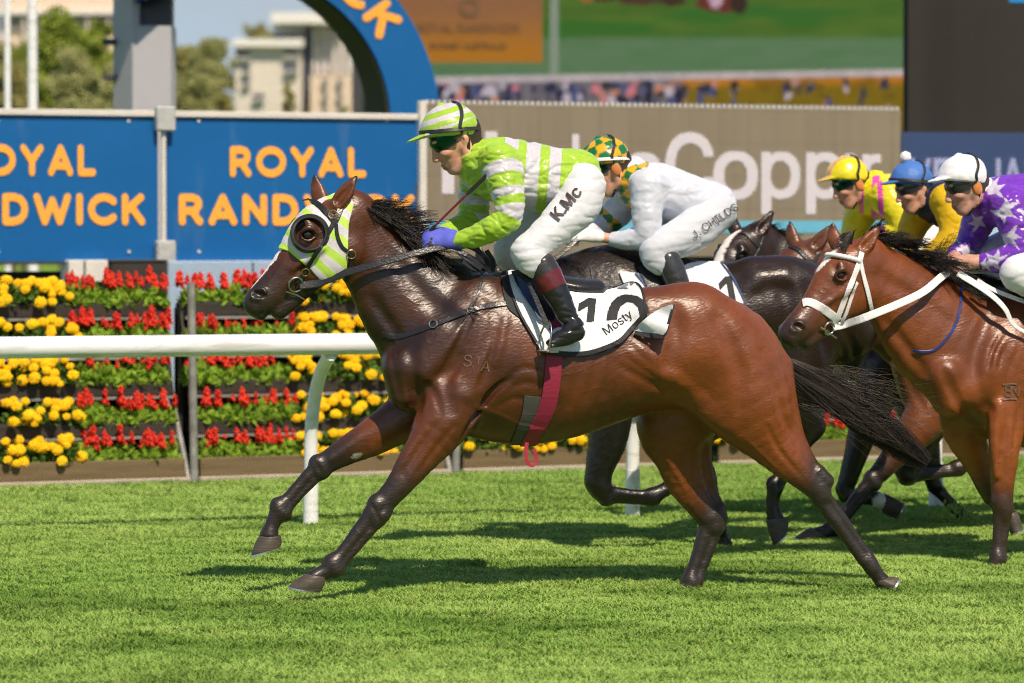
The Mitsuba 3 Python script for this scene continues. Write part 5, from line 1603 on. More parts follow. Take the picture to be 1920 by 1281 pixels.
jB = dict(face=fB, c7=(1176, 327, YB(1176)), n=FB.n, torso=[(1188, 342, 38, YB(1188)), (1232, 360, 55, YB(1232)), (1290, 378, 52, YB(1290)), (1340, 386, 42, YB(1340))], ts=[1.45, 1.32, 1.2, 1.15],
          near=[(1215, 350, 36, YB(1215) - .165), (1213, 400, 30, YB(1213) - .20), (1212, 440, 26, YB(1212) - .21), (1185, 450, 22, YB(1185) - .17), (1156, 449, 15, YB(1156) - .12)],
          far=[(1190, 355, 34, YB(1190) + .16), (1155, 400, 30, YB(1155) + .2), (1130, 422, 24, YB(1130) + .2), (1105, 434, 19, YB(1105) + .13)],
          pelvis=[(1328, 378, 40, YB(1328)), (1344, 392, 38, YB(1344))],
          leg=[(1344, 398, 38, YB(1344) - .09), (1300, 432, 40, YB(1300) - .16), (1250, 458, 34, YB(1250) - .23), (1226, 474, 29, YB(1226) - .25), (1240, 492, 26, YB(1240) - .26)],
          leg2=[(1340, 398, 38, YB(1340) + .09), (1290, 432, 38, YB(1290) + .16), (1235, 462, 32, YB(1235) + .23), (1218, 478, 27, YB(1218) + .25), (1232, 494, 25, YB(1232) + .26)],
          boot=boots_at((1252, 488, YB(1252) - .27), (1296, 588, YB(1296) - .31), (1308, 614, YB(1308) - .31), (1262, 622, YB(1262) - .33)),
          boot2=boots_at((1244, 488, YB(1244) + .27), (1290, 588, YB(1290) + .31), (1302, 614, YB(1302) + .31), (1256, 622, YB(1256) + .33)),
          hand=(W(1114, 443, YB(1114) - .10), W(1088, 441, YB(1088) - .07), (.0, -.7, .7)), hand2=(W(1096, 438, YB(1096) + .10), W(1076, 440, YB(1076) + .04), (-.2, .2, .95)),
          gloves=True, band='m_white_leather', ear_cup=1, fold=.010, seed=5)
jB['near'][-1] = (1152, 449, 15, YB(1152) - .12)
K2 = Jockey('jockey in white silks with a green and gold checked cap, head bowed', jB,
            dict(silk=silkB, collar=WHITE, breeches=[.54, .57, .63], boot=lambda t: np.where((t < .62)[:, None], [.035, .036, .04], [.014, .015, .018]), glove=lambda v, w: np.tile([.75, .75, .73], (len(v), 1)), cap=capB), fine=.007, group='jockeys riding in the pack')
print_on(K2.cloth[3:], 'J. CHILDS', 15, (1302, 449), 34, .008, K2.key + '__lettering', 'm_print', Y0=1.6)

# ---- rider in purple on the white-bridled horse
YE = FE.Y
PURPLE = np.array([.165, .035, .45])
fE = Face(1815, 349, YE(1815), 14, 16, 1.02)
STARS = [(1866, 350, 24, .2), (1886, 396, 27, .6), (1896, 448, 25, .1), (1866, 486, 24, .3), (1830, 418, 20, .5), (1806, 466, 20, .8), (1935, 400, 24, .4), (1960, 350, 22, .1), (2000, 390, 24, .7), (1850, 500, 14, .4)]


def silkE(v, which, s, d):
    c = np.tile(PURPLE, (len(v), 1))
    k = F / (v[:, 1] + D)
    px, py = 960 + v[:, 0] * k, 425 - (v[:, 2] - CAMH) * k
    for a, b, r_, t in STARS:
        c[star(px - a + 5 * np.sin(py * .13), py - b + 4 * np.sin(px * .11), r_, t)] = [.52, .49, .62]
    return c


jE = dict(face=fE, c7=(1850, 366, YE(1850)), n=FE.n, torso=[(1864, 376, 42, YE(1864)), (1915, 382, 58, YE(1915)), (1975, 388, 56, YE(1975)), (2030, 386, 46, YE(2030))], ts=[1.45, 1.32, 1.2, 1.15],
          near=[(1896, 388, 40, YE(1896) - .165), (1912, 440, 34, YE(1912) - .22), (1912, 474, 29, YE(1912) - .24), (1880, 488, 25, YE(1880) - .20), (1850, 490, 19, YE(1850) - .15)],
          far=[(1850, 385, 38, YE(1850) + .15), (1828, 430, 30, YE(1828) + .2), (1815, 458, 25, YE(1815) + .2), (1795, 476, 20, YE(1795) + .13)],
          pelvis=[(2030, 388, 42, YE(2030)), (2050, 404, 42, YE(2050))],
          leg=[(2050, 408, 42, YE(2050) - .09), (1995, 450, 42, YE(1995) - .17), (1930, 492, 37, YE(1930) - .245), (1906, 512, 33, YE(1906) - .265), (1925, 530, 28, YE(1925) - .27)],
          leg2=[(2045, 408, 42, YE(2045) + .09), (1960, 446, 40, YE(1960) + .17), (1870, 474, 36, YE(1870) + .24), (1842, 494, 31, YE(1842) + .25), (1860, 515, 27, YE(1860) + .26)],
          boot=boots_at((1935, 535, YE(1935) - .28), (1985, 640, YE(1985) - .32), (1998, 668, YE(1998) - .32), (1948, 678, YE(1948) - .34)),
          boot2=boots_at((1868, 520, YE(1868) + .28), (1918, 630, YE(1918) + .31), (1932, 656, YE(1932) + .31), (1882, 665, YE(1882) + .33)),
          hand=(W(1824, 492, YE(1824) - .115), W(1792, 498, YE(1792) - .075), (.1, -.8, .5)), hand2=(W(1786, 484, YE(1786) + .08), W(1772, 492, YE(1772) + .02), (-.3, .2, .9)),
          gloves=False, fold=.013, seed=7, ear_cup=1, skin=np.array([.54, .30, .22]))
K5 = Jockey('jockey in purple silks with white stars and a plain white cap', jE,
            dict(silk=silkE, collar=[.74, .74, .76], breeches=[.70, .72, .76], boot=lambda t: np.tile([.014, .014, .016], (len(t), 1)), glove=None, cap=lambda q, v: np.tile([.78, .78, .82], (len(v), 1)), lens='m_dark_lens'), fine=.007, group='jockeys riding in the pack')

# ---- rider in navy and yellow with the blue cap
YD = FD.Y
fD = Face(1717, 354, YD(1717), 14, 15, .97)
YEL, NAVY, BLUE = np.array([.72, .45, .006]), np.array([.012, .022, .06]), np.array([.06, .17, .50])
jD = dict(face=fD, c7=(1750, 364, YD(1750)), n=FD.n, torso=[(1758, 378, 40, YD(1758)), (1805, 388, 54, YD(1805)), (1860, 396, 50, YD(1860)), (1910, 394, 42, YD(1910))], ts=[1.45, 1.32, 1.2, 1.15],
          near=[(1782, 378, 37, YD(1782) - .165), (1790, 425, 31, YD(1790) - .2), (1778, 455, 27, YD(1778) - .2), (1755, 472, 22, YD(1755) - .16), (1738, 482, 17, YD(1738) - .12)],
          far=[(1735, 385, 34, YD(1735) + .15), (1712, 425, 28, YD(1712) + .19), (1702, 455, 24, YD(1702) + .18), (1690, 472, 19, YD(1690) + .12)],
          pelvis=[(1905, 396, 40, YD(1905)), (1922, 410, 40, YD(1922))],
          leg=[(1922, 414, 40, YD(1922) - .09), (1870, 455, 38, YD(1870) - .16), (1815, 492, 33, YD(1815) - .23), (1800, 512, 28, YD(1800) - .25)],
          leg2=[(1920, 414, 40, YD(1920) + .09), (1860, 455, 38, YD(1860) + .16), (1800, 492, 33, YD(1800) + .23), (1790, 512, 28, YD(1790) + .25)],
          boot=boots_at((1808, 515, YD(1808) - .27), (1855, 610, YD(1855) - .31), (1868, 636, YD(1868) - .31), (1822, 645, YD(1822) - .33)),
          boot2=boots_at((1798, 515, YD(1798) + .27), (1845, 610, YD(1845) + .31), (1858, 636, YD(1858) + .31), (1812, 645, YD(1812) + .33)),
          hand=(W(1730, 486, YD(1730) - .10), W(1706, 492, YD(1706) - .06), (.1, -.8, .5)), hand2=(W(1684, 474, YD(1684) + .10), W(1668, 480, YD(1668) + .03), (-.3, .2, .9)),
          gloves=True, fold=.007, seed=9, pompom=True, band='m_rubber')
K4 = Jockey('jockey in a navy vest, yellow sleeves and a blue cap with a white pompom', jD,
            dict(silk=lambda v, w, s, d: np.where((w == 0)[:, None], NAVY, YEL), collar=NAVY * 2, breeches=[.25, .36, .5], boot=lambda t: np.tile([.014, .014, .016], (len(t), 1)), glove=lambda v, w: np.tile([.02, .02, .02], (len(v), 1)),
                 cap=lambda q, v: np.tile(BLUE, (len(v), 1)), lens='m_dark_lens', silk_mat='m_matte_silk', cap_mat='m_matte_silk'), fine=.008, group='jockeys riding in the pack')

# ---- rider in yellow and pink nearest the rail
YC = FC.Y
fC = Face(1598, 344, YC(1598), 12, 19, 1.0)
LEMON, PINK = np.array([.70, .62, .01]), np.array([.75, .08, .40])


def silkC(v, which, s, d):
    px = 960 + v[:, 0] * F / (v[:, 1] + D)
    py = 425 - (v[:, 2] - CAMH) * F / (v[:, 1] + D)
    c = np.tile(LEMON, (len(v), 1))
    brace = ((np.abs(px - 1614) < 5) & (which == 0)) | ((np.abs(px - 1641 + (py - 360) * .02) < 7) & (which == 0)) | ((np.abs(px - 1652 - (py - 400) * .06) < 5) & (which == 1))
    return np.where(brace[:, None], PINK, c)


jC = dict(face=fC, c7=(1630, 352, YC(1630)), n=FC.n, torso=[(1642, 366, 40, YC(1642)), (1690, 375, 50, YC(1690)), (1750, 382, 48, YC(1750)), (1800, 380, 40, YC(1800))], ts=[1.5, 1.32, 1.2, 1.15],
          near=[(1668, 372, 36, YC(1668) - .165), (1690, 408, 31, YC(1690) - .22), (1690, 430, 27, YC(1690) - .23), (1660, 446, 22, YC(1660) - .18), (1640, 462, 17, YC(1640) - .13)],
          far=[(1622, 380, 34, YC(1622) + .15), (1605, 425, 28, YC(1605) + .19), (1596, 455, 24, YC(1596) + .18), (1580, 475, 19, YC(1580) + .12)],
          pelvis=[(1795, 382, 38, YC(1795)), (1812, 396, 38, YC(1812))],
          leg=[(1812, 400, 38, YC(1812) - .09), (1765, 440, 36, YC(1765) - .16), (1712, 476, 32, YC(1712) - .23), (1698, 495, 27, YC(1698) - .25)],
          leg2=[(1810, 400, 38, YC(1810) + .09), (1755, 440, 36, YC(1755) + .16), (1700, 476, 32, YC(1700) + .23), (1690, 495, 27, YC(1690) + .25)],
          boot=boots_at((1705, 498, YC(1705) - .27), (1750, 590, YC(1750) - .31), (1762, 614, YC(1762) - .31), (1718, 622, YC(1718) - .33)),
          boot2=boots_at((1697, 498, YC(1697) + .27), (1742, 590, YC(1742) + .31), (1754, 614, YC(1754) + .31), (1710, 622, YC(1710) + .33)),
          hand=(W(1632, 466, YC(1632) - .11), W(1610, 470, YC(1610) - .07), (.1, -.8, .5)), hand2=(W(1575, 478, YC(1575) + .10), W(1560, 482, YC(1560) + .03), (-.3, .2, .9)),
          gloves=True, fold=.009, seed=12, ear_cup=1)
K3 = Jockey('jockey in bright yellow silks with pink braces and teal goggles, nearest the rail', jC,
            dict(silk=silkC, collar=LEMON, breeches=[.78, .78, .78], boot=lambda t: np.tile([.014, .014, .016], (len(t), 1)), glove=lambda v, w: np.tile([.76, .76, .76], (len(v), 1)),
                 cap=lambda q, v: np.where((np.abs(q[:, 1] + .03) < .012)[:, None], PINK * .6 + LEMON * .4, LEMON)), fine=.008, group='jockeys riding in the pack')

# ------------------------------------------------------------------ tack of the horses behind
def cloth_on(Fr, h, rows, Y0=1.0):
    return None


def sub(h, zmin=.75):
    return [q for q in h.prims if q.hi[2] > zmin and q.tag not in ('ear', 'eye', 'nostril', 'mouth')]


SB = sub(B)
nb = say(free('number_cloth'), 'white number 1 saddle cloth with dark blue edging, on the black-brown horse', 'saddle cloth')
offB = lambda px, py: .014 + .004 * np.sin(px * .07 + py * .03)
PB = [(1160, 508), (1196, 512), (1250, 518), (1290, 494), (1330, 490), (1356, 494), (1374, 520), (1392, 560), (1406, 598), (1380, 640), (1300, 650), (1230, 640), (1190, 580)]
m, _ = sheet(SB, PB, offB, Y0=1.6)
put(nb + '__sheet', m, 'm_cloth', True)
q = catmull([(1352, 493), (1374, 520), (1393, 560), (1407, 600)], 6)
p, n = hit(SB, q[:, 0], q[:, 1], .017, 1.6); put(nb + '__hem', ribbon(p, n, 4 / 380, .005), 'm_navy_cloth')
q = catmull([(1192, 512), (1210, 535), (1222, 560), (1230, 580)], 6)
p, n = hit(SB, q[:, 0], q[:, 1], .017, 1.6); put(nb + '__hem', ribbon(p, n, 5 / 380, .005), 'm_navy_cloth')
ob = lambda px, py: offB(px, py) + .003


def print_far(key, prims, text, height, at, deg, bsdf, Y0, off=ob, bold=True):
    m = glyphs(text, height, bold)
    v, f = trimesh.remesh.subdivide_to_size(m.vertices, m.faces, height / 4)
    c, s = math.cos(math.radians(deg)), math.sin(math.radians(deg))
    px, py = at[0] + v[:, 0] * c - v[:, 1] * s, at[1] - v[:, 0] * s - v[:, 1] * c
    p, n = hit(prims, px, py, off(px, py), Y0)
    put(key, (p, f), bsdf, normals=n)


print_far(nb + '__number', SB, '1', 62, (1346, 586), 10, 'm_cloth_dark', 1.6)
print_far(nb + '__lettering', SB, 'F', 20, (1296, 553), 8, 'm_cloth_dark', 1.6)
sb = say(free('racing_saddle'), 'dark racing saddle under the jockey with the checked cap', 'saddle')
st = Tube([W(1200, 506, YB(1200)), W(1250, 512, YB(1250)), W(1300, 512, YB(1300))], [.05, .045, .04], 2.6, FB.n)
v, f, n = sdf_mesh([st], .014)
put(sb + '__seat', (v, f), 'm_black_leather', normals=n)
m, _ = sheet(SB, [(1196, 500), (1222, 500), (1246, 530), (1262, 560), (1240, 575), (1215, 540)], .03, Y0=1.6)
put(sb + '__flap', m, 'm_black_leather', True)
bB = say(free('bridle'), 'black reins and neck strap of the black-brown horse', 'bridle')
q = catmull([W(1085, 446, YB(1085) - .10), W(1060, 470, YB(1060) - .12), W(1020, 500, YB(1020) - .13), W(930, 560, YB(930) - .12)], 6)
put(bB + '__rein', ribbon(q, np.broadcast_to([0, -1, .2], q.shape), .022, .004), 'm_black_leather')
put(bB + '__neck_strap', strap(SB, [(1108, 500), (1112, 530), (1110, 560), (1106, 590)], 5, .006, 1.6), 'm_black_leather')

SE, SEh = sub(E5), [q for q in headE.prims() if q.tag in ('head',)] + [E5.prims[1]]
be = say(free('bridle'), 'white leather bridle, noseband and reins on the bright bay horse', 'bridle')
put(be + '__noseband', strap(SEh, [(1505, 568), (1516, 566), (1535, 574), (1556, 588), (1572, 602)], 17, .006, .7), 'm_white_leather')
q = catmull([(1549, 478), (1562, 478), (1580, 481), (1598, 485), (1614, 490)], 5)
p, n = hit(SEh, q[:, 0], q[:, 1], .012, .7)
put(be + '__browband', tube_mesh(p, .011 + .002 * (np.arange(len(p)) % 2), 8), 'm_white_leather', True)
put(be + '__headpiece', strap(SEh, [(1622, 450), (1618, 466), (1612, 490)], 11, .012, .7), 'm_white_leather')
put(be + '__cheek_strap', strap(SEh, [(1613, 488), (1603, 515), (1591, 545), (1580, 572), (1570, 598), (1562, 612)], 11, .008, .7), 'm_white_leather')
put(be + '__cheek_strap', strap(SEh, [(1613, 488), (1620, 520), (1628, 550), (1635, 582)], 9, .008, .7), 'm_white_leather')
put(be + '__cheek_strap', strap(SEh, [(1608, 530), (1596, 560), (1586, 590), (1578, 605)], 7, .010, .7), 'm_white_leather')
bp_, bn_ = hit(SEh, [1555], [616], .012, .7)
put(be + '__bit_ring', ring3(bp_[0] + [0, -.006, 0], .030, .0045, bn_[0]), 'm_steel', True)
q, _ = hit(SEh, [1538, 1552, 1568], [614, 622, 634], .014, .7)
put(be + '__bit_bar', tube_mesh(q, .0045), 'm_steel', True)
p1, _ = hit(SEh, [1562, 1585], [613, 608], .016, .7)
q = catmull(np.vstack([p1, [W(1620, 596, YE(1620) - .16), W(1680, 572, YE(1680) - .19), W(1730, 548, YE(1730) - .19), W(1762, 522, YE(1762) - .13), W(1782, 506, YE(1782) - .08)]]), 6)
put(be + '__rein', ribbon(q, np.broadcast_to([0, -1, .2], q.shape), .036, .005), 'm_white_leather')
q = catmull([W(1796, 512, YE(1796) - .14), W(1830, 533, YE(1830) - .2), W(1862, 556, YE(1862) - .24), W(1885, 580, YE(1885) - .27), W(1900, 608, YE(1900) - .28), W(1930, 628, YE(1930) - .3)], 6)
put(be + '__rein_loop', ribbon(q, np.broadcast_to([0, -1, .5], q.shape), np.linspace(.034, .016, len(q)), .005), 'm_white_leather')
q = catmull([W(1832, 525, YE(1832) - .18), W(1860, 542, YE(1860) - .2), W(1900, 558, YE(1900) - .24), W(1940, 572, YE(1940) - .26)], 6)
put(be + '__rein_loop', ribbon(q, np.broadcast_to([0, -1, .6], q.shape), .022, .005), 'm_white_leather')
bpe = say(free('breastplate'), 'navy blue breastplate strap across the bright bay chest', 'breastplate')
put(bpe + '__strap', strap(SE, [(1803, 528), (1802, 565), (1795, 600), (1778, 632), (1755, 655), (1735, 660), (1712, 658)], 6, .007, .4), 'm_navy_strap')
sE = say(free('racing_saddle'), 'dark racing saddle beneath the purple-clad rider', 'saddle')
st = Tube([W(1895, 545, YE(1895)), W(1950, 562, YE(1950)), W(2010, 572, YE(2010))], [.05, .045, .04], 2.6, FE.n)
v, f, n = sdf_mesh([st], .014)
put(sE + '__seat', (v, f), 'm_black_leather', normals=n)
bk = E5.name + '__brand'
for t, hh, at in (('8', 22, (1880, 744)), ('N', 20, (1893, 743))):
    print_far(bk, SE, t, hh, at, -3, 'm_brand', .4, lambda px, py: .004 + px * 0, False)
for yy in (722, 750):
    q = catmull([(1880, yy), (1895, yy - 2), (1907, yy - 1)], 4)
    p, n = hit(SE, q[:, 0], q[:, 1], .004, .4); put(bk, ribbon(p, n, .008, .002), 'm_brand')
for h, Fr, hd, lab in ((C3, FC, headC, 'black leather bridle on the dark brown horse with the white blaze'), (D4, FD, headD, 'dark leather bridle on the bay horse with laid-back ears')):
    k = say(free('bridle'), lab, 'bridle')
    S = [q for q in hd.prims() if q.tag == 'head'] + [h.prims[1]]
    tr = lambda px, py: hd.p(px, py, 0)
    toP = lambda px, py: (lambda P: (960 + P[0] * F / (P[1] + D), 640.5 - F * ((P - EYE) @ UPV) / ((P - EYE) @ FWD)))(hd.p(px, py, -40))
    y0 = hd.M[1, 3] - .6
    put(k + '__browband', strap(S, [toP(*a) for a in ((572, 384), (590, 390), (606, 402), (628, 420))], 10, .008, y0), 'm_black_leather')
    put(k + '__cheek_strap', strap(S, [toP(*a) for a in ((640, 388), (628, 420), (605, 455), (580, 500), (560, 532))], 9, .008, y0), 'm_black_leather')
# ------------------------------------------------------------------ ground and grass
def tone(p, n, uv):
    a = fbm(p.x * .55, p.y * .55, 0, 3)
    b = nz(p.x * 3.1, p.y * 3.1)
    t = dr.clip(.75 * a + .3 * b + .5 * uv.x - .27, 0, 1)
    c = mikit.mix(GRASS_A, GRASS_B, t)
    dry = sst(.93, .95, uv.y) * sst(.48, .6, nz(p.x * 1.7 + 9, p.y * 1.7))
    c = mikit.mix(c, (.26, .20, .07), dry * .85)
    return mikit.mix(c, (.08, .18, .025), sst(.60, .72, fbm(p.x * .9 + 31, p.y * 1.4 + 7, 0, 3)) * .5)


GRASS_A, GRASS_B = (.165, .325, .052), (.44, .60, .165)
scene['m_grass'] = {'type': 'principledthin', 'base_color': mikit.proc(tone), 'roughness': .6, 'diff_trans': .34, 'eta': 1.3}
mat('m_turf', mikit.proc(lambda p, n, uv: mikit.mix((.06, .12, .016), (.11, .18, .03), fbm(p.x * 9, p.y * 9, 0, 3))), .95, .1)
gx, gy = np.meshgrid(np.linspace(-140, 140, 36), np.concatenate([np.linspace(-16, 14, 16), np.linspace(20, 300, 20)]), indexing='ij')
iv = np.arange(36 * 36).reshape(36, 36)
qf = np.stack([iv[:-1, :-1], iv[1:, :-1], iv[1:, 1:], iv[:-1, 1:]], -1).reshape(-1, 4)
put('turf', (np.stack([gx, gy, gx * 0], -1).reshape(-1, 3), qf), 'm_turf')
say('turf', 'short green racecourse turf', kind='structure')


def grass_tile(n, seed, hgt, size=1.0):
    r = np.random.default_rng(seed)
    x, y = r.random(n) * size, r.random(n) * size
    cl = meshkit.fbm(np.stack([x * 7, y * 7, x * 0 + seed], 1), 3, seed)
    h = hgt * (.55 + .75 * cl) * r.uniform(.6, 1.15, n)
    a = r.random(n) * 6.283
    lean = r.uniform(.5, 2.2, n) * h
    w = r.uniform(.0018, .0042, n)
    d, s = np.stack([np.cos(a), np.sin(a)], 1), np.stack([-np.sin(a), np.cos(a)], 1)
    b = np.stack([x, y], 1)
    m1, tip = b + d * (lean * .35)[:, None], b + d * lean[:, None]
    z = np.zeros(n)
    v = np.stack([np.column_stack([b - s * w[:, None], z]), np.column_stack([b + s * w[:, None], z]), np.column_stack([m1 - s * w[:, None] * .9, h * .62]), np.column_stack([m1 + s * w[:, None] * .9, h * .62]), np.column_stack([tip, h])], 1)
    f = np.array([[0, 1, 3], [0, 3, 2], [2, 3, 4]])
    i = np.arange(n)[:, None, None] * 5
    uv = np.repeat(np.stack([r.random(n), r.random(n)], 1), 5, 0)
    return (v.reshape(-1, 3), (f[None] + i).reshape(-1, 3)), uv


say('grass', 'dense short turf grass, bright green', 'grass', kind='stuff')
GRASS = []
for kk, (n, hh) in enumerate([(13000, .037), (13000, .040), (13000, .035), (7000, .040), (7000, .042)]):
    (v, f), uv = grass_tile(n, 50 + kk, hh)
    path = meshkit.write_ply((v, f), False, uv)
    scene[f'grass_tile_{kk}'] = {'type': 'shapegroup', 'blades': {'type': 'ply', 'filename': path, 'face_normals': True, 'bsdf': {'type': 'ref', 'id': 'm_grass'}}}
rg, cnt = np.random.default_rng(5), 0
for ty in range(-5, 12):
    half = 960 / F * (ty + 1 + D) + .9
    for tx in range(math.floor(-half), math.ceil(half)):
        near = ty < 4
        k = int(rg.integers(3)) if near else 3 + int(rg.integers(2))
        q = int(rg.integers(4))
        M = T().translate([tx + .5, ty + .5, 0]) @ T().rotate([0, 0, 1], 90 * q) @ T().translate([-.5, -.5, 0])
        cnt += 1
        scene[f'grass__{cnt:03d}'] = {'type': 'instance', 'shapes': {'type': 'ref', 'id': f'grass_tile_{k}'}, 'to_world': M}


# ------------------------------------------------------------------ lines of fence and signs
class Line2:
    """An upright plane through two ground points; px gives where a line of sight meets it."""

    def __init__(self, A, B):
        self.A, self.B = np.array([*A, 0.]), np.array([*B, 0.])
        self.u = (self.B - self.A) / np.linalg.norm(self.B - self.A)
        self.n = np.array([self.u[1], -self.u[0], 0])       # towards the viewer

    def at(self, px):
        d = FWD + (px - 960) / F * RGT
        e = self.A - EYE
        t = (e[0] * self.n[0] + e[1] * self.n[1]) / (d[0] * self.n[0] + d[1] * self.n[1])
        p = EYE + d * t
        return np.array([p[0], p[1], 0])

    def s(self, px):
        return float((self.at(px) - self.A) @ self.u)

    def z(self, px, py):
        Y = self.at(px)[1]
        return float(W(px, py, Y)[2])

    def mesh(self, m, off=0.0):
        """From the plane's frame (x along, y towards the viewer, z up) into the world."""
        m = m.copy()
        M = np.eye(4)
        M[:3, 0], M[:3, 1], M[:3, 2], M[:3, 3] = self.u, self.n, [0, 0, 1], self.A + self.n * off
        m.apply_transform(M)
        m.invert() if np.linalg.det(M[:3, :3]) < 0 else None
        return m

    def text(self, txt, px0, px1, z0, z1, off, depth=.006, bold=True, rounded=False):
        m = extrude(*stroke_text(txt, depth=depth)) if rounded else meshkit.text_mesh(txt, 1.0, depth, bold)
        lo, hi = m.bounds
        s0, s1 = self.s(px0), self.s(px1)
        v = m.vertices
        w = np.stack([s0 + (v[:, 0] - lo[0]) / (hi[0] - lo[0]) * (s1 - s0), v[:, 2] + off, z0 + (v[:, 1] - lo[1]) / (hi[1] - lo[1]) * (z1 - z0)], 1)
        return self.mesh(trimesh.Trimesh(w, m.faces[:, ::-1], process=False))


GL = {'R': [[(0, 0), (0, 1), (.36, 1), (.52, .94), (.60, .80), (.60, .66), (.52, .52), (.36, .45), (0, .45)], [(.34, .45), (.64, 0)]], 'O': 'o', 'Y': [[(0, 1), (.36, .46), (.72, 1)], [(.36, .46), (.36, 0)]],
      'A': [[(0, 0), (.40, 1), (.80, 0)], [(.15, .27), (.65, .27)]], 'L': [[(0, 1), (0, 0), (.52, 0)]], 'N': [[(0, 0), (0, 1), (.66, 0), (.66, 1)]], 'D': [[(0, 0), (0, 1), (.32, 1), (.54, .92), (.68, .72), (.72, .5), (.68, .28), (.54, .08), (.32, 0), (0, 0)]],
      'W': [[(0, 1), (.30, 0), (.58, .86), (.86, 0), (1.16, 1)]], 'I': [[(0, 0), (0, 1)]], 'C': 'c', 'K': [[(0, 0), (0, 1)], [(.60, 1), (.06, .46)], [(.22, .62), (.64, 0)]]}


def stroke_text(txt, w=.125, gap=.20, depth=.006):
    """Rounded capitals one unit tall, built from broad strokes."""
    x, out, cells = 0.0, [], []
    g = lambda a0, a1: [(.47 + .50 * math.cos(math.radians(a)), .5 + .50 * math.sin(math.radians(a))) for a in np.linspace(a0, a1, 28)]
    for ch in txt:
        st = GL[ch]
        st = [g(0, 360)] if st == 'o' else [[(px * .96, py) for px, py in g(42, 318)]] if st == 'c' else st
        pg = shapely.union_all([LineString([(px, w + py * (1 - 2 * w)) for px, py in q]).buffer(w, quad_segs=6) for q in st])
        pg = shapely.affinity.translate(pg, x - pg.bounds[0], 0)
        cells.append((pg.bounds[0] + pg.bounds[2]) / 2)
        x = pg.bounds[2] + gap
        out.append(pg)
    return out, depth


def extrude(pgs, depth):
    return cat(*[extrude_polygon(q, depth, engine='earcut') for p in pgs for q in getattr(p, 'geoms', [p])])


# running rail
RL = Line2((-1.081, 3.85), (.669, 4.49))
rr_ = say('running_rail', 'white running rail on curved posts between the horses and the flowers', 'rail')
off_r = .37
pz = 1.0
put(rr_ + '__pipe', tube_mesh(np.array([RL.at(-500) + RL.n * off_r + [0, 0, pz], RL.at(700) + RL.n * off_r + [0, 0, pz], RL.at(2600) + RL.n * off_r + [0, 0, pz]]), .0565, 24), 'm_white_paint', 40)
for i in range(-2, 6):
    b = RL.at(582) + RL.u * 1.863 * i
    pts = catmull([b, b + [0, 0, .30], b + [0, 0, .52] + RL.n * .012, b + [0, 0, .72] + RL.n * .085, b + [0, 0, .86] + RL.n * .21, b + [0, 0, .945] + RL.n * .36], 5)
    k = put(rr_ + '__post', tube_mesh(pts, .036, 16), 'm_white_paint', 50)
    put(k + '__sleeve', tube_mesh(np.array([b + [0, 0, -.02], b + [0, 0, .275]]), .041, 16), 'm_white_paint', 50)

# ------------------------------------------------------------------ flower racks
PL = Line2((-3.148, 6.87), (1.959, 9.38))
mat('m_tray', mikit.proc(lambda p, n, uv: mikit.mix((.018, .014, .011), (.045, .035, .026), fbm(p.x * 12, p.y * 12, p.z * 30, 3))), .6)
mat('m_soil', (.03, .02, .014), .95)
mat('m_timber', mikit.proc(lambda p, n, uv: mikit.mix((.10, .072, .035), (.20, .15, .085), fbm(p.x * 3, p.y * 3, p.z * 40, 4))), .8, .2)
mat('m_concrete', mikit.proc(lambda p, n, uv: mikit.mix((.28, .24, .19), (.42, .38, .31), fbm(p.x * 9, p.y * 9, p.z * 9, 3))), .9, .2)
mat('m_galv', mikit.proc(lambda p, n, uv: mikit.mix((.12, .12, .11), (.42, .42, .40), fbm(p.x * 20, p.y * 20, p.z * 14, 4))), .6, metallic=.3)
mat('m_marigold', mikit.proc(lambda p, n, uv: mikit.mix((.80, .36, .0), (.86, .66, .015), .55 * fbm(p.x * 60, p.y * 60, p.z * 60, 2) + .45 * nz(p.x * 9, p.y * 9, p.z * 9))), .7, .2)
mat('m_salvia', mikit.proc(lambda p, n, uv: mikit.mix((.42, .006, .010), (.82, .06, .025), .5 * fbm(p.x * 50, p.y * 50, p.z * 50, 2) + .5 * nz(p.x * 10, p.y * 10, p.z * 10))), .6, .2)
scene['m_leaf_dark'] = {'type': 'principledthin', 'base_color': mikit.proc(lambda p, n, uv: mikit.mix((.07, .15, .03), (.18, .29, .06), nz(p.x * 30, p.y * 30, p.z * 30))), 'roughness': .6, 'diff_trans': .5}
scene['m_leaf_bright'] = {'type': 'principledthin', 'base_color': mikit.proc(lambda p, n, uv: mikit.mix((.16, .31, .028), (.38, .53, .075), nz(p.x * 30, p.y * 30, p.z * 30))), 'roughness': .6, 'diff_trans': .6}


def leaf_cloud(n, seed, rx, rz, z0, size, up=.3):
    r = np.random.default_rng(seed)
    d = r.normal(0, 1, (n, 3)); d[:, 2] = np.abs(d[:, 2])
    d /= np.linalg.norm(d, axis=1, keepdims=True)
    c = d * (np.array([rx, rx, rz]) * (r.random((n, 1)) ** .35)) + [0, 0, z0]
    a = d + r.normal(0, .5, (n, 3)) + [0, 0, up]
    a /= np.linalg.norm(a, axis=1, keepdims=True)
    b = np.cross(a, r.normal(0, 1, (n, 3))); b /= np.linalg.norm(b, axis=1, keepdims=True)
    k = np.cross(a, b)
    L, w = size * r.uniform(.7, 1.2, (n, 1)), size * r.uniform(.25, .4, (n, 1))
    v = np.stack([c - a * L * .5, c + b * w, c + a * L * .5 - k * L * .12, c - b * w, c + k * L * .08], 1)
    f = np.array([[0, 1, 4], [1, 2, 4], [2, 3, 4], [3, 0, 4]])
    return v.reshape(-1, 3), (f[None] + np.arange(n)[:, None, None] * 5).reshape(-1, 3)


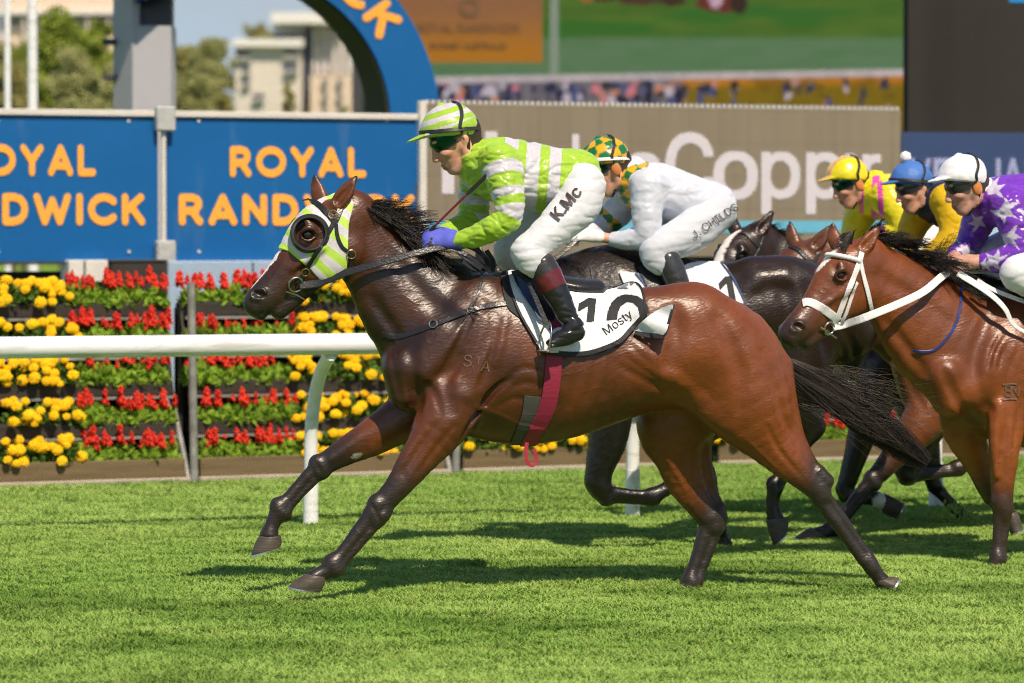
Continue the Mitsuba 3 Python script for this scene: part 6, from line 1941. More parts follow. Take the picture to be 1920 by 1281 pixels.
def flower_mesh(kind, seed):
    r = np.random.default_rng(seed)
    if kind == 'marigold':
        m = trimesh.creation.icosphere(3, .036)
        v = m.vertices
        m.vertices = v * (1 + .55 * (meshkit.noise(v * 150, seed) - .5))[:, None] * [1, 1, .8]
        return m
    ms = []
    for i in range(16):
        if r.random() < .22:
            continue
        z = .078 * (i / 15)
        a = i * 2.4
        m = trimesh.creation.icosphere(1, .0115 - .0045 * i / 15)
        m.apply_scale([.9, .9, 1.7])
        m.apply_transform(trimesh.transformations.rotation_matrix(.7, [math.sin(a), -math.cos(a), 0]))
        m.apply_translation([.014 * (1 - .5 * i / 15) * math.cos(a), .014 * (1 - .5 * i / 15) * math.sin(a), z])
        ms.append(m)
    return cat(*ms)


def shape(mesh, bsdf, smooth=False):
    path = meshkit.write_ply(mesh, smooth)
    return {'type': 'ply', 'filename': path, 'face_normals': meshkit.WRITTEN[path][2] is None, 'bsdf': {'type': 'ref', 'id': bsdf}}


FOL = {'marigold': [shape(leaf_cloud(200, 60 + i, .095, .115, .0, .040), 'm_leaf_dark') for i in range(4)], 'salvia': [shape(leaf_cloud(130, 70 + i, .078, .10, -.01, .058), 'm_leaf_bright') for i in range(4)]}
BLO = {'marigold': [shape(flower_mesh('marigold', i), 'm_marigold') for i in range(4)], 'salvia': [shape(flower_mesh('salvia', i), 'm_salvia', 40) for i in range(6)]}
RACKS = [(-330, 158, 334, 'YR', 'leftmost flower rack'), (374, 566, 822, 'RY', 'second flower rack'), (866, 1135, 1300, 'YR', 'third flower rack'), (1345, 1462, 1792, 'YR', 'fourth flower rack'), (1826, 1836, 2200, 'RG', 'rightmost flower rack')]
TZ = [1.150, .902, .655, .407, .168]
TN = ['top', 'second', 'middle', 'fourth', 'bottom']
ORD = ['first', 'second', 'third', 'fourth', 'fifth', 'sixth', 'seventh', 'eighth', 'ninth', 'tenth', 'eleventh', 'twelfth', 'thirteenth']
fr = np.random.default_rng(21)
for ri, (p0, pm, p1, kinds, rname) in enumerate(RACKS):
    s0, sm, s1 = PL.s(p0), PL.s(pm), PL.s(p1)
    rk = say(free('flower_rack'), f'{rname} behind the white rail, its dark trays filled with flowers', 'flower rack', 'flower racks behind the rail')
    for ti, z in enumerate(TZ):
        back = (4 - ti) * .055
        if ti < 4:
            put(rk + '__tray', PL.mesh(cat(rbox([s0, -back - .20, z - .098], [s1, -back + .02, z - .015], .006), rbox([s0 + .01, -back - .19, z - .02], [s1 - .01, -back + .01, z - .004]))), 'm_tray')
            put(rk + '__shelf_bar', PL.mesh(rbox([s0 - .01, -back - .02, z - .118], [s1 + .01, -back + .012, z - .10])), 'm_galv')
        else:
            put(rk + '__board', PL.mesh(rbox([s0 - .02, .03, .02], [s1 + .02, .065, .165], .006)), 'm_timber')
            put(rk + '__soil', PL.mesh(rbox([s0, -.25, .1], [s1, .028, .150])), 'm_soil')
            put(rk + '__edging', PL.mesh(rbox([s0 - .04, .066, -.02], [s1 + .04, .12, .048], .008)), 'm_concrete')
    put(rk + '__back_panel', PL.mesh(rbox([s0, -.44, .1], [s1, -.43, 1.10])), 'm_tray')  # dark sheet added so the gaps between the tiers look shaded
    for s_ in (s0 - .012, s1 + .012):
        put(rk + '__upright', PL.mesh(rbox([s_ - .012, -.32, 0], [s_ + .012, -.27, 1.12])), 'm_tray')
        put(rk + '__brace', PL.mesh(Tube([[0, 0, 0]] * 2, 1) and tube_mesh(np.array([[s_, .0, .05], [s_, -.29, 1.1]]), .014, 8)), 'm_tray')
    for ti, z in enumerate(TZ):
        if ri == 2 and ti < 3 or ri > 2 and ti < 4:
            continue
        back = (4 - ti) * .055
        sp = .128
        n = int((s1 - s0) / sp)
        order = {'Y': 0, 'R': 0, 'G': 0}
        for i in range(n):
            s_ = s0 + (i + .5) * (s1 - s0) / n + fr.uniform(-.02, .02)
            side = kinds[0] if s_ < sm else kinds[1]
            kind = 'marigold' if side == 'Y' else 'salvia'
            px = 960 + F * (PL.A + PL.u * s_)[0] / ((PL.A + PL.u * s_)[1] + D)
            if px < -200 or px > 1985:
                continue
            if fr.random() < (.04 if ti < 4 else .02):
                continue
            o = order[side]; order[side] += 1
            key = free(kind + '_plant')
            nm = {'Y': 'yellow marigold plant', 'R': 'red salvia plant', 'G': 'green salvia plant'}[side]
            say(key, f'{nm} in the {TN[ti]} tray of the {rname}, {ORD[min(o, 12)]} from left', 'plant', {'Y': 'yellow marigold plants', 'R': 'red salvia plants', 'G': 'green salvia plants'}[side])
            base = PL.A + PL.u * s_ + PL.n * (-back - .055 + fr.uniform(-.025, .03)) + np.array([0, 0, z - .02])
            R0 = T().translate(base.tolist()) @ T().rotate([0, 0, 1], float(fr.uniform(0, 360))) @ T().scale(float(fr.uniform(1.1, 1.45)))
            scene[key + '__foliage'] = {**FOL[kind][int(fr.integers(4))], 'to_world': R0}
            nb_ = int(fr.integers(5, 14) if kind == 'marigold' else fr.integers(2, 9)) if side != 'G' else 0
            for b in range(nb_):
                a = fr.uniform(0, 6.28)
                if kind == 'marigold':
                    el = fr.uniform(-.15, 1.35); rad = .125
                    q = base + [rad * math.cos(a) * math.cos(el), -abs(rad * math.sin(a) * math.cos(el)) - .02, .03 + .135 * math.sin(el)]
                    M = T().translate(q.tolist()) @ T().rotate([1, 0, 0], float(fr.uniform(20, 70))) @ T().scale(float(fr.uniform(.62, 1.0)))
                else:
                    q = base + [fr.uniform(-.085, .085), fr.uniform(-.07, .03), fr.uniform(.09, .14)]
                    M = T().translate(q.tolist()) @ T().rotate([1, .3, 0], float(fr.uniform(-24, 24))) @ T().scale(float(fr.uniform(.6, 1.3)))
                scene[free(key + '__flower')] = {**BLO[kind][int(fr.integers(len(BLO[kind])))], 'to_world': M}
for px, lean in ((353, -.02), (842, .03), (1083, .12)):
    b = PL.at(px) + PL.n * .10
    h_ = 1.27 if px < 900 else .25
    k = say(free('garden_post'), 'weathered grey post standing between two flower racks' if px == 353 else 'grey post in the gap to the right of the second flower rack' if px == 842 else 'short dark stake at the foot of the third flower rack', 'post')
    put(k + '__pole', tube_mesh(np.array([b, b + PL.u * lean * .5 + [0, 0, h_ * .5], b + PL.u * lean + [0, 0, h_]]), .026 if px < 900 else .014, 10), 'm_galv' if px < 900 else 'm_tray', 50)
    if px < 900:
        put(k + '__brace', tube_mesh(np.array([b - PL.u * .05 - PL.n * .3 + [0, 0, .6], b - PL.u * .03]), .02, 8), 'm_galv', 50)

# ------------------------------------------------------------------ sign boards
SL = Line2((-3.572, 10.05), (-.702, 11.34))
ZT, ZB = 2.43, 1.374
mat('m_sign_blue', mikit.proc(lambda p, n, uv: mikit.mix(mikit.mix((.002, .095, .305), (.005, .118, .355), fbm(p.x * 1.5, p.y * 1.5, p.z * 2, 3)), (.06, .15, .33), .35 * sst(.62, .75, fbm(p.x * 9, p.y * 9, p.z * 1.2, 3)))), .42, .4)
mat('m_sign_orange', (.95, .40, .055), .5, .3)
mat('m_alu', mikit.proc(lambda p, n, uv: mikit.mix((.55, .52, .47), (.68, .66, .62), fbm(p.x * 6, p.y * 6, p.z * 6, 3))), .5)
mat('m_dark_metal', (.05, .052, .058), .5)
for i, (a, b, o) in enumerate(((-640, 297, -506), (313, 780, 0))):
    k = say(free('sign_board'), 'long blue board lettered ROYAL RANDWICK in orange, cut off at the left' if i == 0 else 'blue ROYAL RANDWICK board behind the horse\'s head, beside the brown screen', 'sign')
    put(k + '__panel', SL.mesh(rbox([SL.s(a), -.05, ZB], [SL.s(b), 0, ZT - .035], .004)), 'm_sign_blue')
    put(k + '__top_rail', SL.mesh(rbox([SL.s(a) - .01, -.06, ZT - .034], [SL.s(b) + .01, .03, ZT + .012], .006)), 'm_alu')
    put(k + '__bottom_rail', SL.mesh(rbox([SL.s(a) - .01, -.06, ZB - .02], [SL.s(b) + .01, .015, ZB - .001], .004)), 'm_dark_metal')
    for t, x0, x1, y0, y1 in (('ROYAL', 431, 686, 275, 333), ('RANDWICK', 335, 778, 364, 423)):
        for ch in range(1):
            z1, z0 = SL.z((x0 + x1) / 2, y0), SL.z((x0 + x1) / 2, y1)
            sc_ = 1.0 if i else 1.02
            put(k + '__lettering', SL.text(t, x0 + o, x1 + o, z0, z1, .004, rounded=True), 'm_sign_orange')
    for xx in (a + 60, b - 55) if i else (b - 55, b - 300):
        for yy in (227, 472):
            m = trimesh.creation.cylinder(.011, .012, sections=10)
            m.apply_transform(trimesh.transformations.rotation_matrix(math.pi / 2, [1, 0, 0]))
            m.apply_translation([SL.s(xx), .004, SL.z(xx, yy)])
            put(k + '__bolt', SL.mesh(m), 'm_alu')
k = say('sign_post', 'pale post with two metal clamps between the two blue boards', 'post')
s_ = SL.s(304)
put(k + '__pole', SL.mesh(tube_mesh(np.array([[s_, .04, 0], [s_, .04, ZT + .02]]), .019, 12)), 'm_alu', 50)
for y0, y1 in ((200, 247), (451, 493)):
    put(k + '__clamp', SL.mesh(rbox([s_ - .065, .02, SL.z(304, y1)], [s_ + .075, .10, SL.z(304, y0)], .012)), mat('m_clamp', mikit.proc(lambda p, n, uv: mikit.mix((.30, .31, .30), (.55, .57, .56), fbm(p.x * 30, p.y * 30, p.z * 30, 3))), .5))
k = say('upright_post', 'tall pale upright at the left edge of the brown screen', 'post')
put(k, SL.mesh(rbox([SL.s(781), .01, 0], [SL.s(794), .07, SL.z(787, 190)], .006)), 'm_alu')
# brown screen with white lettering
mat('m_led', mikit.proc(lambda p, n, uv: mikit.mix((.205, .172, .125), (.245, .208, .152), dr.clip(.5 * nz((p.x * SL.u[0] + p.y * SL.u[1]) * 24, p.z * .6) + .5 * nz((p.x * SL.u[0] + p.y * SL.u[1]) * 4.1, p.z * 3) - .35 * sst(.08, .02, dr.abs((p.x * SL.u[0] + p.y * SL.u[1]) * 4 - dr.round((p.x * SL.u[0] + p.y * SL.u[1]) * 4))) - .3 * sst(.08, .02, dr.abs(p.z * 4 - dr.round(p.z * 4))), -.6, 1))), .7, .2)
mat('m_led_text', (.60, .57, .63), .6, .2)
mat('m_cyan', (.13, .42, .60), .6, .2)
k = say('screen_board', 'long brown screen board with large white lettering and a turquoise band', 'sign')
l0, l1 = SL.s(795), SL.s(1688)
zt, zb = SL.z(800, 194), SL.z(800, 484)
put(k + '__panel', SL.mesh(rbox([l0, -.12, zb], [l1, 0, zt], .004)), 'm_led')
put(k + '__band', SL.mesh(rbox([l0 + .004, .001, SL.z(1100, 437)], [l1 - .004, .006, SL.z(1100, 414)])), 'm_cyan')
for t, x0, x1, y0, y1 in (('H', 828, 932, 246, 364), ('o', 953, 1050, 286, 370), ('l', 1072, 1094, 252, 369), ('m', 1112, 1238, 286, 370), ('C', 1246, 1336, 248, 378), ('o', 1336, 1420, 284, 376), ('p', 1426, 1500, 285, 402), ('p', 1510, 1582, 286, 402), ('e', 1572, 1612, 288, 374), ('r', 1615, 1650, 288, 372)):
    put(k + '__letter', SL.text(t, x0, x1, SL.z((x0 + x1) / 2, y1), SL.z((x0 + x1) / 2, y0), .003, .004), 'm_led_text')
caps = [rbox([s_, -.10, zt + .001], [s_ + .022, -.01, zt + .026]) for s_ in np.arange(l0 + .02, l1 - .02, .047)]
labels[put(k + '__module_cap', SL.mesh(cat(*caps)), 'm_alu')] = {'kind': 'stuff'}
put(k + '__base', SL.mesh(rbox([l0, -.3, 0], [l1, -.12, zb - .002])), 'm_dark_metal')
# behind the racks
BL = Line2((-3.772, 9.75), (-.802, 11.085))
mat('m_pale_blue', (.30, .40, .53), .6)
k = say('storage_cabinet', 'pale blue cabinet under the blue board between two flower racks', 'cabinet')
put(k + '__body', BL.mesh(rbox([BL.s(322), -.5, 0], [BL.s(700), -.08, BL.z(500, 489)], .01)), 'm_pale_blue')
put(k + '__door_seam', BL.mesh(rbox([BL.s(480), -.079, .05], [BL.s(483), -.072, BL.z(500, 492)])), 'm_dark_metal')
k = say('equipment_case', 'black box added to fill the dark gap behind the leftmost red flowers', 'backdrop')
put(k + '__body', BL.mesh(rbox([BL.s(215), -.4, 0], [BL.s(318), -.05, BL.z(260, 492)], .01)), 'm_tray')  # dark box added where there is only a dark gap under the board
put(k + '__lid', BL.mesh(rbox([BL.s(214), -.41, BL.z(260, 492) + .002], [BL.s(319), -.04, BL.z(260, 487)], .005)), 'm_dark_metal')
for a, b, w in ((138, 166, 'left'), (170, 212, 'right')):
    k = say(free('white_box'), f'small white box under the blue board, {w} of a pair', 'box')
    put(k, BL.mesh(rbox([BL.s(a), -.3, BL.z(a, 530)], [BL.s(b), -.1, BL.z(a, 488)], .008)), 'm_alu')
k = say('backing_fence', 'dark sheet added for the dim void behind the flower racks', 'fence')
put(k, SL.mesh(rbox([SL.s(-640), -.55, 0], [SL.s(790), -.50, 1.30])), mat('m_dark_backdrop', (.035, .04, .035), .8))  # plain dark sheet added to stand for the dim void under the boards
# navy board, dark block, screen
NL = Line2((4.0, 17.2), (9.2, 18.2))
k = say('navy_board', 'navy blue board with pale letters behind the white cap', 'sign')
nt, nbz = NL.z(1800, 249), NL.z(1800, 470)
put(k + '__panel', NL.mesh(rbox([NL.s(1689), -.1, nbz], [NL.s(2100), 0, nt], .004)), mat('m_navy_sign', mikit.proc(lambda p, n, uv: mikit.mix((.022, .045, .13), (.030, .058, .165), fbm(p.x, p.y, p.z, 3))), .5))
for t, x0, x1 in (('V', 1706, 1744), ('E', 1749, 1786), ('J', 1846, 1874), ('A', 1879, 1916), ('N', 1921, 1958)):
    put(k + '__letter', NL.text(t, x0, x1, NL.z(x0, 362), NL.z(x0, 297), .004, .004), mat('m_pale_letter', (.32, .34, .58), .6))
put(k + '__base', NL.mesh(rbox([NL.s(1689), -.2, 0], [NL.s(2100), -.1, nbz])), 'm_dark_metal')
k = say('dark_tower_block', 'dark grey-brown wall rising above the navy board at the right', 'wall')
put(k + '__wall', NL.mesh(rbox([NL.s(1708), -.26, nt + .004], [NL.s(2100), -.12, 8.2])), mat('m_dark_wall', mikit.proc(lambda p, n, uv: mikit.mix((.027, .024, .022), (.040, .037, .034), .5 * nz(p.x * 7, p.y * 7) + .5 * fbm(p.x, p.y, p.z, 3))), .85, .15))
put(k + '__blue_panel', NL.mesh(rbox([NL.s(1897), -.118, NL.z(1900, 3)], [NL.s(2100), -.112, NL.z(1900, -60)])), mat('m_bright_blue', (.01, .22, .60), .5))

# the giant screen showing the race
VY = 52.0
vk = F / (VY + D)
VPX = lambda p: 960 + p.x * vk
VPY = lambda p: 425 - (p.z - CAMH) * vk


def screen_picture(p, n, uv):
    x, y = 960 + p.x * vk, 425 - (p.z - CAMH) * vk
    g = mikit.mix(srgb(58, 98, 36), srgb(86, 116, 46), fbm(x * .012, y * .05, 0, 3))
    g = mikit.mix(g, srgb(52, 104, 40), sst(.45, .7, fbm(x * .006 + 8, y * .04, 0, 2)))
    grey = mikit.mix(srgb(80, 116, 82), srgb(92, 124, 98), fbm(x * .02, y * .06, 0, 3))
    c = mikit.mix(g, grey, sst(66, 78, y))
    yb = 152 - (x - 820) * .016
    low = mikit.mix(srgb(120, 112, 128), srgb(98, 96, 110), fbm(x * .03, y * .1, 0, 3))
    ol = mikit.mix(srgb(178, 116, 30), srgb(120, 100, 16), sst(2, 20, y - yb - 8))
    ol = mikit.mix(ol, srgb(92, 78, 12), sst(.55, .7, fbm(x * .03, y * .05, 0, 3)) * .6)
    low = mikit.mix(low, ol, sst(1240, 1300, x))
    # the crowd along the screen's lower edge
    d1, _, r2 = mikit.voronoi(x / 15, y / 17 + 3)
    _, _, r4 = mikit.voronoi(x / 15 + 40, y / 30 + 3)
    there = sst(10, 22, y - yb + 14 * nz(x * .06)) * dr.select(x < 1290, sst(.12, .2, r4), sst(.66, .7, r4))
    cc = dr.select(r2 < .36, mi.Color3f(srgb(40, 44, 78)), dr.select(r2 < .52, mi.Color3f(srgb(186, 178, 204)), dr.select(r2 < .60, mi.Color3f(srgb(200, 120, 140)), dr.select(r2 < .76, mi.Color3f(srgb(70, 78, 130)), dr.select(r2 < .84, mi.Color3f(srgb(190, 130, 110)), mi.Color3f(srgb(38, 36, 44)))))))
    low = mikit.mix(low, cc, there * sst(.75, .5, d1))
    white = mikit.mix(srgb(190, 182, 198), srgb(170, 164, 178), nz(x * .1))
    c = mikit.mix(c, white, sst(yb - 9, yb - 6, y))
    c = mikit.mix(c, low, sst(yb + 3, yb + 7, y))
    # pole, hoarding, and the horses at the picture's top
    c = mikit.mix(c, srgb(132, 146, 140), sst(9, 6, dr.abs(x - 1039)) * sst(142, 139, y))
    ho = mikit.mix(srgb(140, 98, 70), srgb(168, 112, 34), sst(10, 110, y + 8 * nz(x * .05, y * .05)))
    c = mikit.mix(c, ho, sst(1020, 1014, x) * sst(121, 115, y))
    for a, b, rx, ry, col in ((1130, -8, 28, 14, (70, 40, 36)), (1205, -4, 56, 15, (74, 52, 44)), (1262, 4, 22, 9, (60, 44, 34)), (1350, 4, 46, 22, (96, 46, 42)), (1342, -2, 14, 20, (190, 160, 190)), (1384, 8, 16, 20, (52, 38, 34)), (1100, 0, 12, 7, (150, 90, 50))):
        q = dr.sqrt(dr.square((x - a) / rx) + dr.square((y - b) / ry)) + .35 * (nz(x * .12, y * .16) - .5)
        c = mikit.mix(c, srgb(*col), sst(1.05, .85, q))
    return c * .78


mat('m_screen', mikit.proc(screen_picture), .6, .15)
gs_ = say('giant_screen', 'giant video screen showing green turf, a hoarding and a row of spectators', 'screen')
wp_ = lambda px, py: W(px, py, VY)
a, b = wp_(690, 262), wp_(1707, -190)
put(gs_ + '__display', rbox([a[0], VY, a[2]], [b[0], VY + .25, b[2]]), 'm_screen')
put(gs_ + '__frame', cat(rbox([a[0] - .3, VY + .26, a[2] - .3], [b[0] + .05, VY + .7, b[2] + .3]), rbox([a[0] - .3, VY + .05, b[2] + .002], [b[0] + .05, VY + .4, b[2] + .3])), 'm_dark_metal')
for px in (760, 1640):
    q = wp_(px, 262)
    put(gs_ + '__leg', rbox([q[0] - .35, VY + .3, 0], [q[0] + .35, VY + .66, q[2] - .302]), 'm_dark_metal')


def flat_text(t, px0, px1, y0, y1, Y):
    m = meshkit.text_mesh(t, 1.0, .004, True)
    lo, hi = m.bounds
    A_, B_ = W(px0, y1, Y), W(px1, y0, Y)
    v = m.vertices
    w = np.stack([A_[0] + (v[:, 0] - lo[0]) / (hi[0] - lo[0]) * (B_[0] - A_[0]), Y - v[:, 2], A_[2] + (v[:, 1] - lo[1]) / (hi[1] - lo[1]) * (B_[2] - A_[2])], 1)
    return trimesh.Trimesh(w, m.faces, process=False)


mat('m_faint_text', srgb(112, 84, 62), .6, .15)
put(gs_ + '__lettering', flat_text('ROYAL RANDWICK', 782, 975, 44, 61, VY - .02), 'm_faint_text')
put(gs_ + '__lettering', flat_text('SYDNEY AUSTRALIA', 806, 950, 80, 92, VY - .02), 'm_faint_text')
q = W(880, 12, VY)
put(gs_ + '__emblem', trimesh.creation.annulus(.10, .19, .01, sections=24, transform=trimesh.transformations.rotation_matrix(math.pi / 2, [1, 0, 0])).apply_translation([q[0], VY - .02, q[2]]), 'm_faint_text')

# ------------------------------------------------------------------ winning-post arch, pylon, poles
AY0, th_ = 17.0, math.radians(24)
au, an = np.array([math.cos(th_), math.sin(th_), 0]), np.array([math.sin(th_), -math.cos(th_), 0])
cA = W(452, 227, AY0 - 1.15)
kk_ = sc(AY0)
ang = np.radians(np.linspace(-28, 128, 90))


def arch_pt(r, a, d):
    return cA + au * (r / kk_ * np.cos(a) / .93)[..., None] + np.array([0, 0, 1]) * (r / kk_ * np.sin(a))[..., None] - an * np.asarray(d)[..., None]


R_ = [arch_pt(np.full(90, q), ang, np.full(90, d)) for q, d in ((272, 0), (363, 0), (363, .42), (272, .42))]
v = np.stack(R_, 1).reshape(-1, 3)
f = np.array([[i * 4 + j, i * 4 + (j + 1) % 4, (i + 1) * 4 + (j + 1) % 4, (i + 1) * 4 + j] for i in range(89) for j in range(4)])
ak = say('winning_post_arch', 'blue curved arch with orange letters rising behind the blue board', 'arch')
m = trimesh.Trimesh(v, np.vstack([f[:, [0, 1, 2]], f[:, [0, 2, 3]]]), process=False); m.fix_normals()
put(ak + '__ring', m, 'm_sign_blue')
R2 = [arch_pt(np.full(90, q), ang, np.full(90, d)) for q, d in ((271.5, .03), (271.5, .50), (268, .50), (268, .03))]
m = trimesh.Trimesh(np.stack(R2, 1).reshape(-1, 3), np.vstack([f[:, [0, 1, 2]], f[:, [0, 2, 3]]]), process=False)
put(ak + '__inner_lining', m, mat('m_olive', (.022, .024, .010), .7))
for ch, a0 in zip('RANDWICK', (124, 111, 98, 85, 72, 60, 49.5, 36.5)):
    m = extrude(*stroke_text(ch, depth=.01))
    m.apply_scale([60 / kk_, 60 / kk_, 1])
    lo, hi = m.bounds
    vv = m.vertices - [(lo[0] + hi[0]) / 2, 0, 0]
    a_ = math.radians(a0)
    up, rt = au * math.cos(a_) / .93 + np.array([0, 0, math.sin(a_)]), au * math.sin(a_) / .93 - np.array([0, 0, math.cos(a_)])
    base = arch_pt(np.array([289.]), np.array([a_]), np.array([-.004]))[0]
    w = base + vv[:, :1] * rt + vv[:, 1:2] * up + vv[:, 2:] * an
    m2 = trimesh.Trimesh(w, m.faces, process=False)
    put(ak + '__letter', m2, 'm_sign_orange')
for a0 in (-20,):
    p = arch_pt(np.array([318.]), np.array([math.radians(-22)]), np.array([.2]))[0]
    put(ak + '__foot', rbox([p[0] - .25, p[1] - .15, 0], [p[0] + .25, p[1] + .15, p[2] + .05]), 'm_dark_metal')
PY = 15.8
mat('m_pylon', mikit.proc(lambda p, n, uv: mikit.mix((.36, .36, .39), (.42, .42, .45), fbm(p.x * .8, p.y * .8, p.z * .8, 3))), .6)
pk = say('pylon', 'tall grey rectangular pylon with a dark opening, left of the arch', 'pylon')
a, b, c = W(213, 300, PY + .3), W(249, 300, PY), W(321, 300, PY + .05)
zt = W(249, -170, PY)[2]
zo = W(290, 48, PY)[2]
put(pk + '__shaft', trimesh.creation.extrude_polygon(Polygon([(a[0], a[1]), (b[0], b[1]), (c[0], c[1]), (c[0], c[1] + .5), (a[0], c[1] + .5)]), zo), 'm_pylon')
d = W(266, 48, PY)
put(pk + '__upper_shaft', trimesh.creation.extrude_polygon(Polygon([(a[0], a[1]), (b[0], b[1]), (d[0] - .03, b[1] + .01), (d[0] - .03, c[1] + .5), (a[0], c[1] + .5)]), zt - zo - .002).apply_translation([0, 0, zo + .002]), 'm_pylon')
put(pk + '__dark_panel', rbox([d[0] - .028, b[1] + .16, zo + .004], [c[0] - .003, b[1] + .4, zt]), mat('m_opening_dark', (.02, .03, .04), .3))  # dark slab added in the opening, its shade put into the colour
for y_ in (80, 146):
    q = W(207, y_, PY + .25)
    put(pk + '__floodlight', rbox(q - [.06, .05, .02], q + [.04, .05, .03], .008), 'm_dark_metal')
for i, (px, w) in enumerate(((15, .030), (62, .044))):
    b = W(px, 425, 22.0)
    k = say(free('flagpole'), ('thin' if i == 0 else 'thicker') + ' white pole in front of the trees at the left edge', 'pole')
    put(k + '__pole', tube_mesh(np.array([[b[0], 22.0, 0], [b[0], 22.0, 3.2], [b[0], 22.0, 9.0]]), [w * 1.25, w * 1.12, w * .8], 14), 'm_white_paint', 50)
    put(k + '__base', rbox([b[0] - .12, 21.88, 0], [b[0] + .12, 22.12, .25], .02), 'm_concrete')

# ------------------------------------------------------------------ trees and far buildings
mat('m_bark', (.09, .065, .045), .9)
for nm, c0, c1 in (('m_tree_lime', (.21, .28, .045), (.43, .49, .10)), ('m_tree_olive', (.28, .27, .09), (.52, .48, .20)), ('m_tree_grey', (.28, .30, .12), (.54, .54, .25))):
    scene[nm] = {'type': 'principledthin', 'base_color': mikit.proc(lambda p, n, uv, c0=c0, c1=c1: mikit.mix(c0, c1, nz(p.x * 1.3, p.y * 1.3, p.z * 1.3) * .6 + .4 * nz(p.x * 7, p.y * 7, p.z * 7))), 'roughness': .7, 'diff_trans': .45}


def tree(px, top, wid, Y, bsdf, label, seed, low=.30):
    r = np.random.default_rng(seed)
    k = say(free('tree'), label, 'tree', 'trees behind the course')
    t, s_ = W(px, top, Y), sc(Y)
    H, Rr = t[2], wid / s_
    cl = []
    n = 60
    for i in range(n):
        a, e = r.random() * 6.28, r.uniform(-.6, 1.5)
        rad = r.uniform(.35, .80)
        cl.append((np.array([t[0] + Rr * rad * math.cos(a) * math.cos(e), Y + Rr * rad * math.sin(a) * math.cos(e), H * (.5 + low * .5) + H * (.42 - low * .25) * rad * 1.25 * math.sin(e)]), Rr * r.uniform(.22, .42)))
    vs, fs, o = [], [], 0
    for c, q in cl:
        v, f = leaf_cloud(230, int(r.integers(1e6)), q, q * .8, 0, Rr * .15, 0)
        v[:, 2] *= np.where(np.arange(len(v)) // 5 % 2, 1, -1)
        v = v + c
        v[:, 2] = np.minimum(v[:, 2], H + .02 * H * np.sin(v[:, 0] * 5))
        vs.append(v); fs.append(f + o); o += len(v)
    put(k + '__crown', (np.vstack(vs), np.vstack(fs)), bsdf)
    tr = [tube_mesh(np.array([[t[0], Y, 0], [t[0] + .1, Y, H * .35], [t[0], Y, H * .65]]), [Rr * .09, Rr * .065, Rr * .03], 10)]
    put(k + '__trunk', tr[0], 'm_bark', 50)
    for i in range(5):
        c = cl[int(r.integers(n))][0]
        put(k + '__branch', tube_mesh(np.array([[t[0], Y, H * .33], (np.array([t[0], Y, H * .4]) + c) / 2, c]), [Rr * .04, Rr * .028, Rr * .012], 6), 'm_bark', 50)


tree(112, 22, 78, 66, 'm_tree_lime', 'bright lime-green tree rising highest beyond the left board', 1)
tree(182, 34, 60, 70, 'm_tree_lime', 'green tree partly hidden by the pylon, left of it', 2)
tree(40, 58, 66, 72, 'm_tree_lime', 'green tree behind the two white poles', 3)
tree(-30, 70, 80, 72, 'm_tree_olive', 'olive tree cut by the left edge of the picture', 4)
tree(140, 92, 72, 56, 'm_tree_grey', 'low grey-green tree in front of the lime-green one', 5)
tree(20, 112, 60, 58, 'm_tree_olive', 'low olive tree at the foot of the white poles', 6)
tree(215, 100, 50, 58, 'm_tree_grey', 'low grey-green tree half behind the pylon', 7)
tree(345, 62, 62, 76, 'm_tree_olive', 'olive tree directly right of the pylon', 8)
tree(395, 66, 52, 74, 'm_tree_grey', 'grey-green tree between the pylon and the beige building', 9)
tree(350, 125, 70, 60, 'm_tree_grey', 'low bushy tree just right of the pylon', 10)
tree(420, 152, 34, 60, 'm_tree_olive', 'low olive tree before the left wing of the beige building', 11)
tree(480, 44, 56, 175, 'm_tree_olive', 'rounded treetop showing above the beige building', 12)
tree(543, 150, 22, 62, 'm_tree_olive', 'small tree standing in front of the beige building', 13)
tree(648, 190, 22, 62, 'm_tree_grey', 'small shrub-like tree at the foot of the beige tower', 14)

BY = 140.0
kb = sc(BY)
mat('m_beige', mikit.proc(lambda p, n, uv: mikit.mix((.58, .53, .46), (.67, .62, .55), fbm(p.x * .2, p.y * .2, p.z * .4, 3))), .8, .2)
mat('m_beige_pale', (.74, .72, .69), .8, .2)
mat('m_beige_warm', (.66, .53, .41), .8, .2)
mat('m_far_window', (.05, .055, .08), .3)
bk_ = say('beige_building', 'beige concrete building with dark windows and a ribbed tower', 'building')


def bbox(x0, x1, y0, y1, d0, d1, m=0):
    a, b = W(x0, y1, BY), W(x1, y0, BY)
    return rbox([a[0], BY + d0, max(a[2], 0)], [b[0], BY + d1, b[2]])


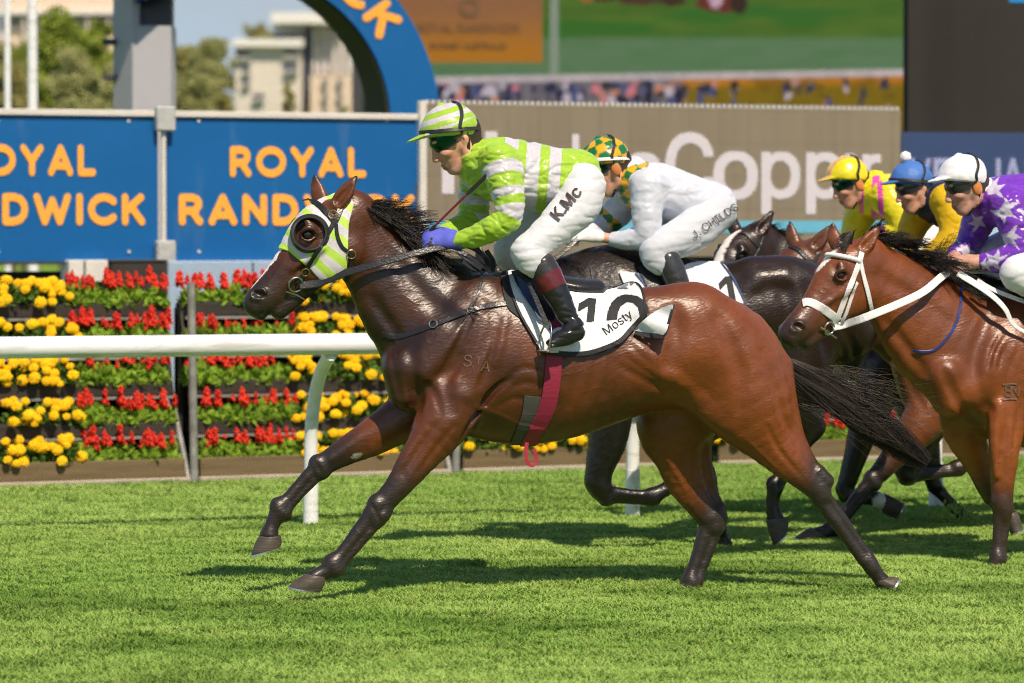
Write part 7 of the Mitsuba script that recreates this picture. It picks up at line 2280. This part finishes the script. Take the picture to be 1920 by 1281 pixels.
put(bk_ + '__wing', bbox(442, 566, 79, 440, 0, 12), 'm_beige')
put(bk_ + '__parapet', bbox(438, 570, 74, 88, -.5, 12.3), 'm_beige_pale')
put(bk_ + '__tower', bbox(566, 664, 36, 440, 1, 14), 'm_beige_pale')
put(bk_ + '__roof_slab', bbox(511, 640, 26, 46, -1, 13), 'm_beige_pale')
put(bk_ + '__upper_floor', bbox(511, 572, 46, 63, 0.5, 12), 'm_beige_pale')
put(bk_ + '__lower_block', bbox(585, 662, 143, 440, -1.2, 1), 'm_beige_warm')
put(bk_ + '__shaft_slot', bbox(571, 581, 52, 200, .2, 1.1), 'm_far_window')
put(bk_ + '__side_block', bbox(664, 700, 92, 440, 3, 14), mat('m_grey_block', (.13, .125, .12), .8))
for x in (586, 598, 610, 624, 638, 652):
    put(bk_ + '__rib', bbox(x, x + 5, 50, 138, .2, 1.0), 'm_beige_pale')
for x0, x1, y0, y1 in ((443, 470, 98, 109), (455, 470, 124, 135), (533, 559, 96, 106), (533, 559, 123, 133), (475, 496, 176, 186), (512, 560, 66, 73), (455, 470, 150, 158)):
    w_ = put(bk_ + '__window', bbox(x0, x1, y0, y1, -.12, .1), 'm_far_window')
    put(w_ + '__sill', bbox(x0 - 1, x1 + 1, y1, y1 + 2.5, -.35, .1), 'm_beige_pale')
for yy in (150, 177, 203):
    for xx in (607, 634):
        w_ = put(bk_ + '__window', bbox(xx, xx + 11, yy, yy + 7, -1.32, -1.1), 'm_far_window')
        put(w_ + '__sill', bbox(xx - 1, xx + 12, yy + 7, yy + 9, -1.5, -1.1), 'm_beige_pale')
for xx in (636, 652):
    for yy in (80, 104, 126):
        put(bk_ + '__window', bbox(xx, xx + 9, yy, yy + 6, .85, 1.2), 'm_far_window')
b2 = say('pink_building', 'pinkish beige building with window bands behind the trees at the upper left', 'building')
put(b2 + '__wall', bbox(-60, 216, -60, 440, 10, 24), 'm_beige_warm')
put(b2 + '__cornice', bbox(-62, 218, -6, 3, 9.4, 24), 'm_beige_pale')
for y0 in (6, 24):
    for x0 in (-50, -8, 34, 76, 118, 160):
        put(b2 + '__window', bbox(x0, x0 + 34, y0 + 1, y0 + 10, 9.85, 10.1), mat('m_far_window_pale', (.33, .28, .25), .5))
for x0 in (-14, 28, 70, 112, 154, 198):
    put(b2 + '__pilaster', bbox(x0, x0 + 5, 3, 60, 9.6, 10.05), 'm_beige')

# turf thrown up by the hooves
v_, f_ = leaf_cloud(260, 5, .16, .14, 0, .03)
v_ = v_ * [1, .5, 1] + W(1790, 985, FC.Y(1790) - .1) * [1, 1, 0]
put('kicked_turf', (v_, f_), 'm_grass')
say('kicked_turf', 'bits of turf kicked up by the hooves of the pack', 'turf', kind='stuff')
run_jobs()
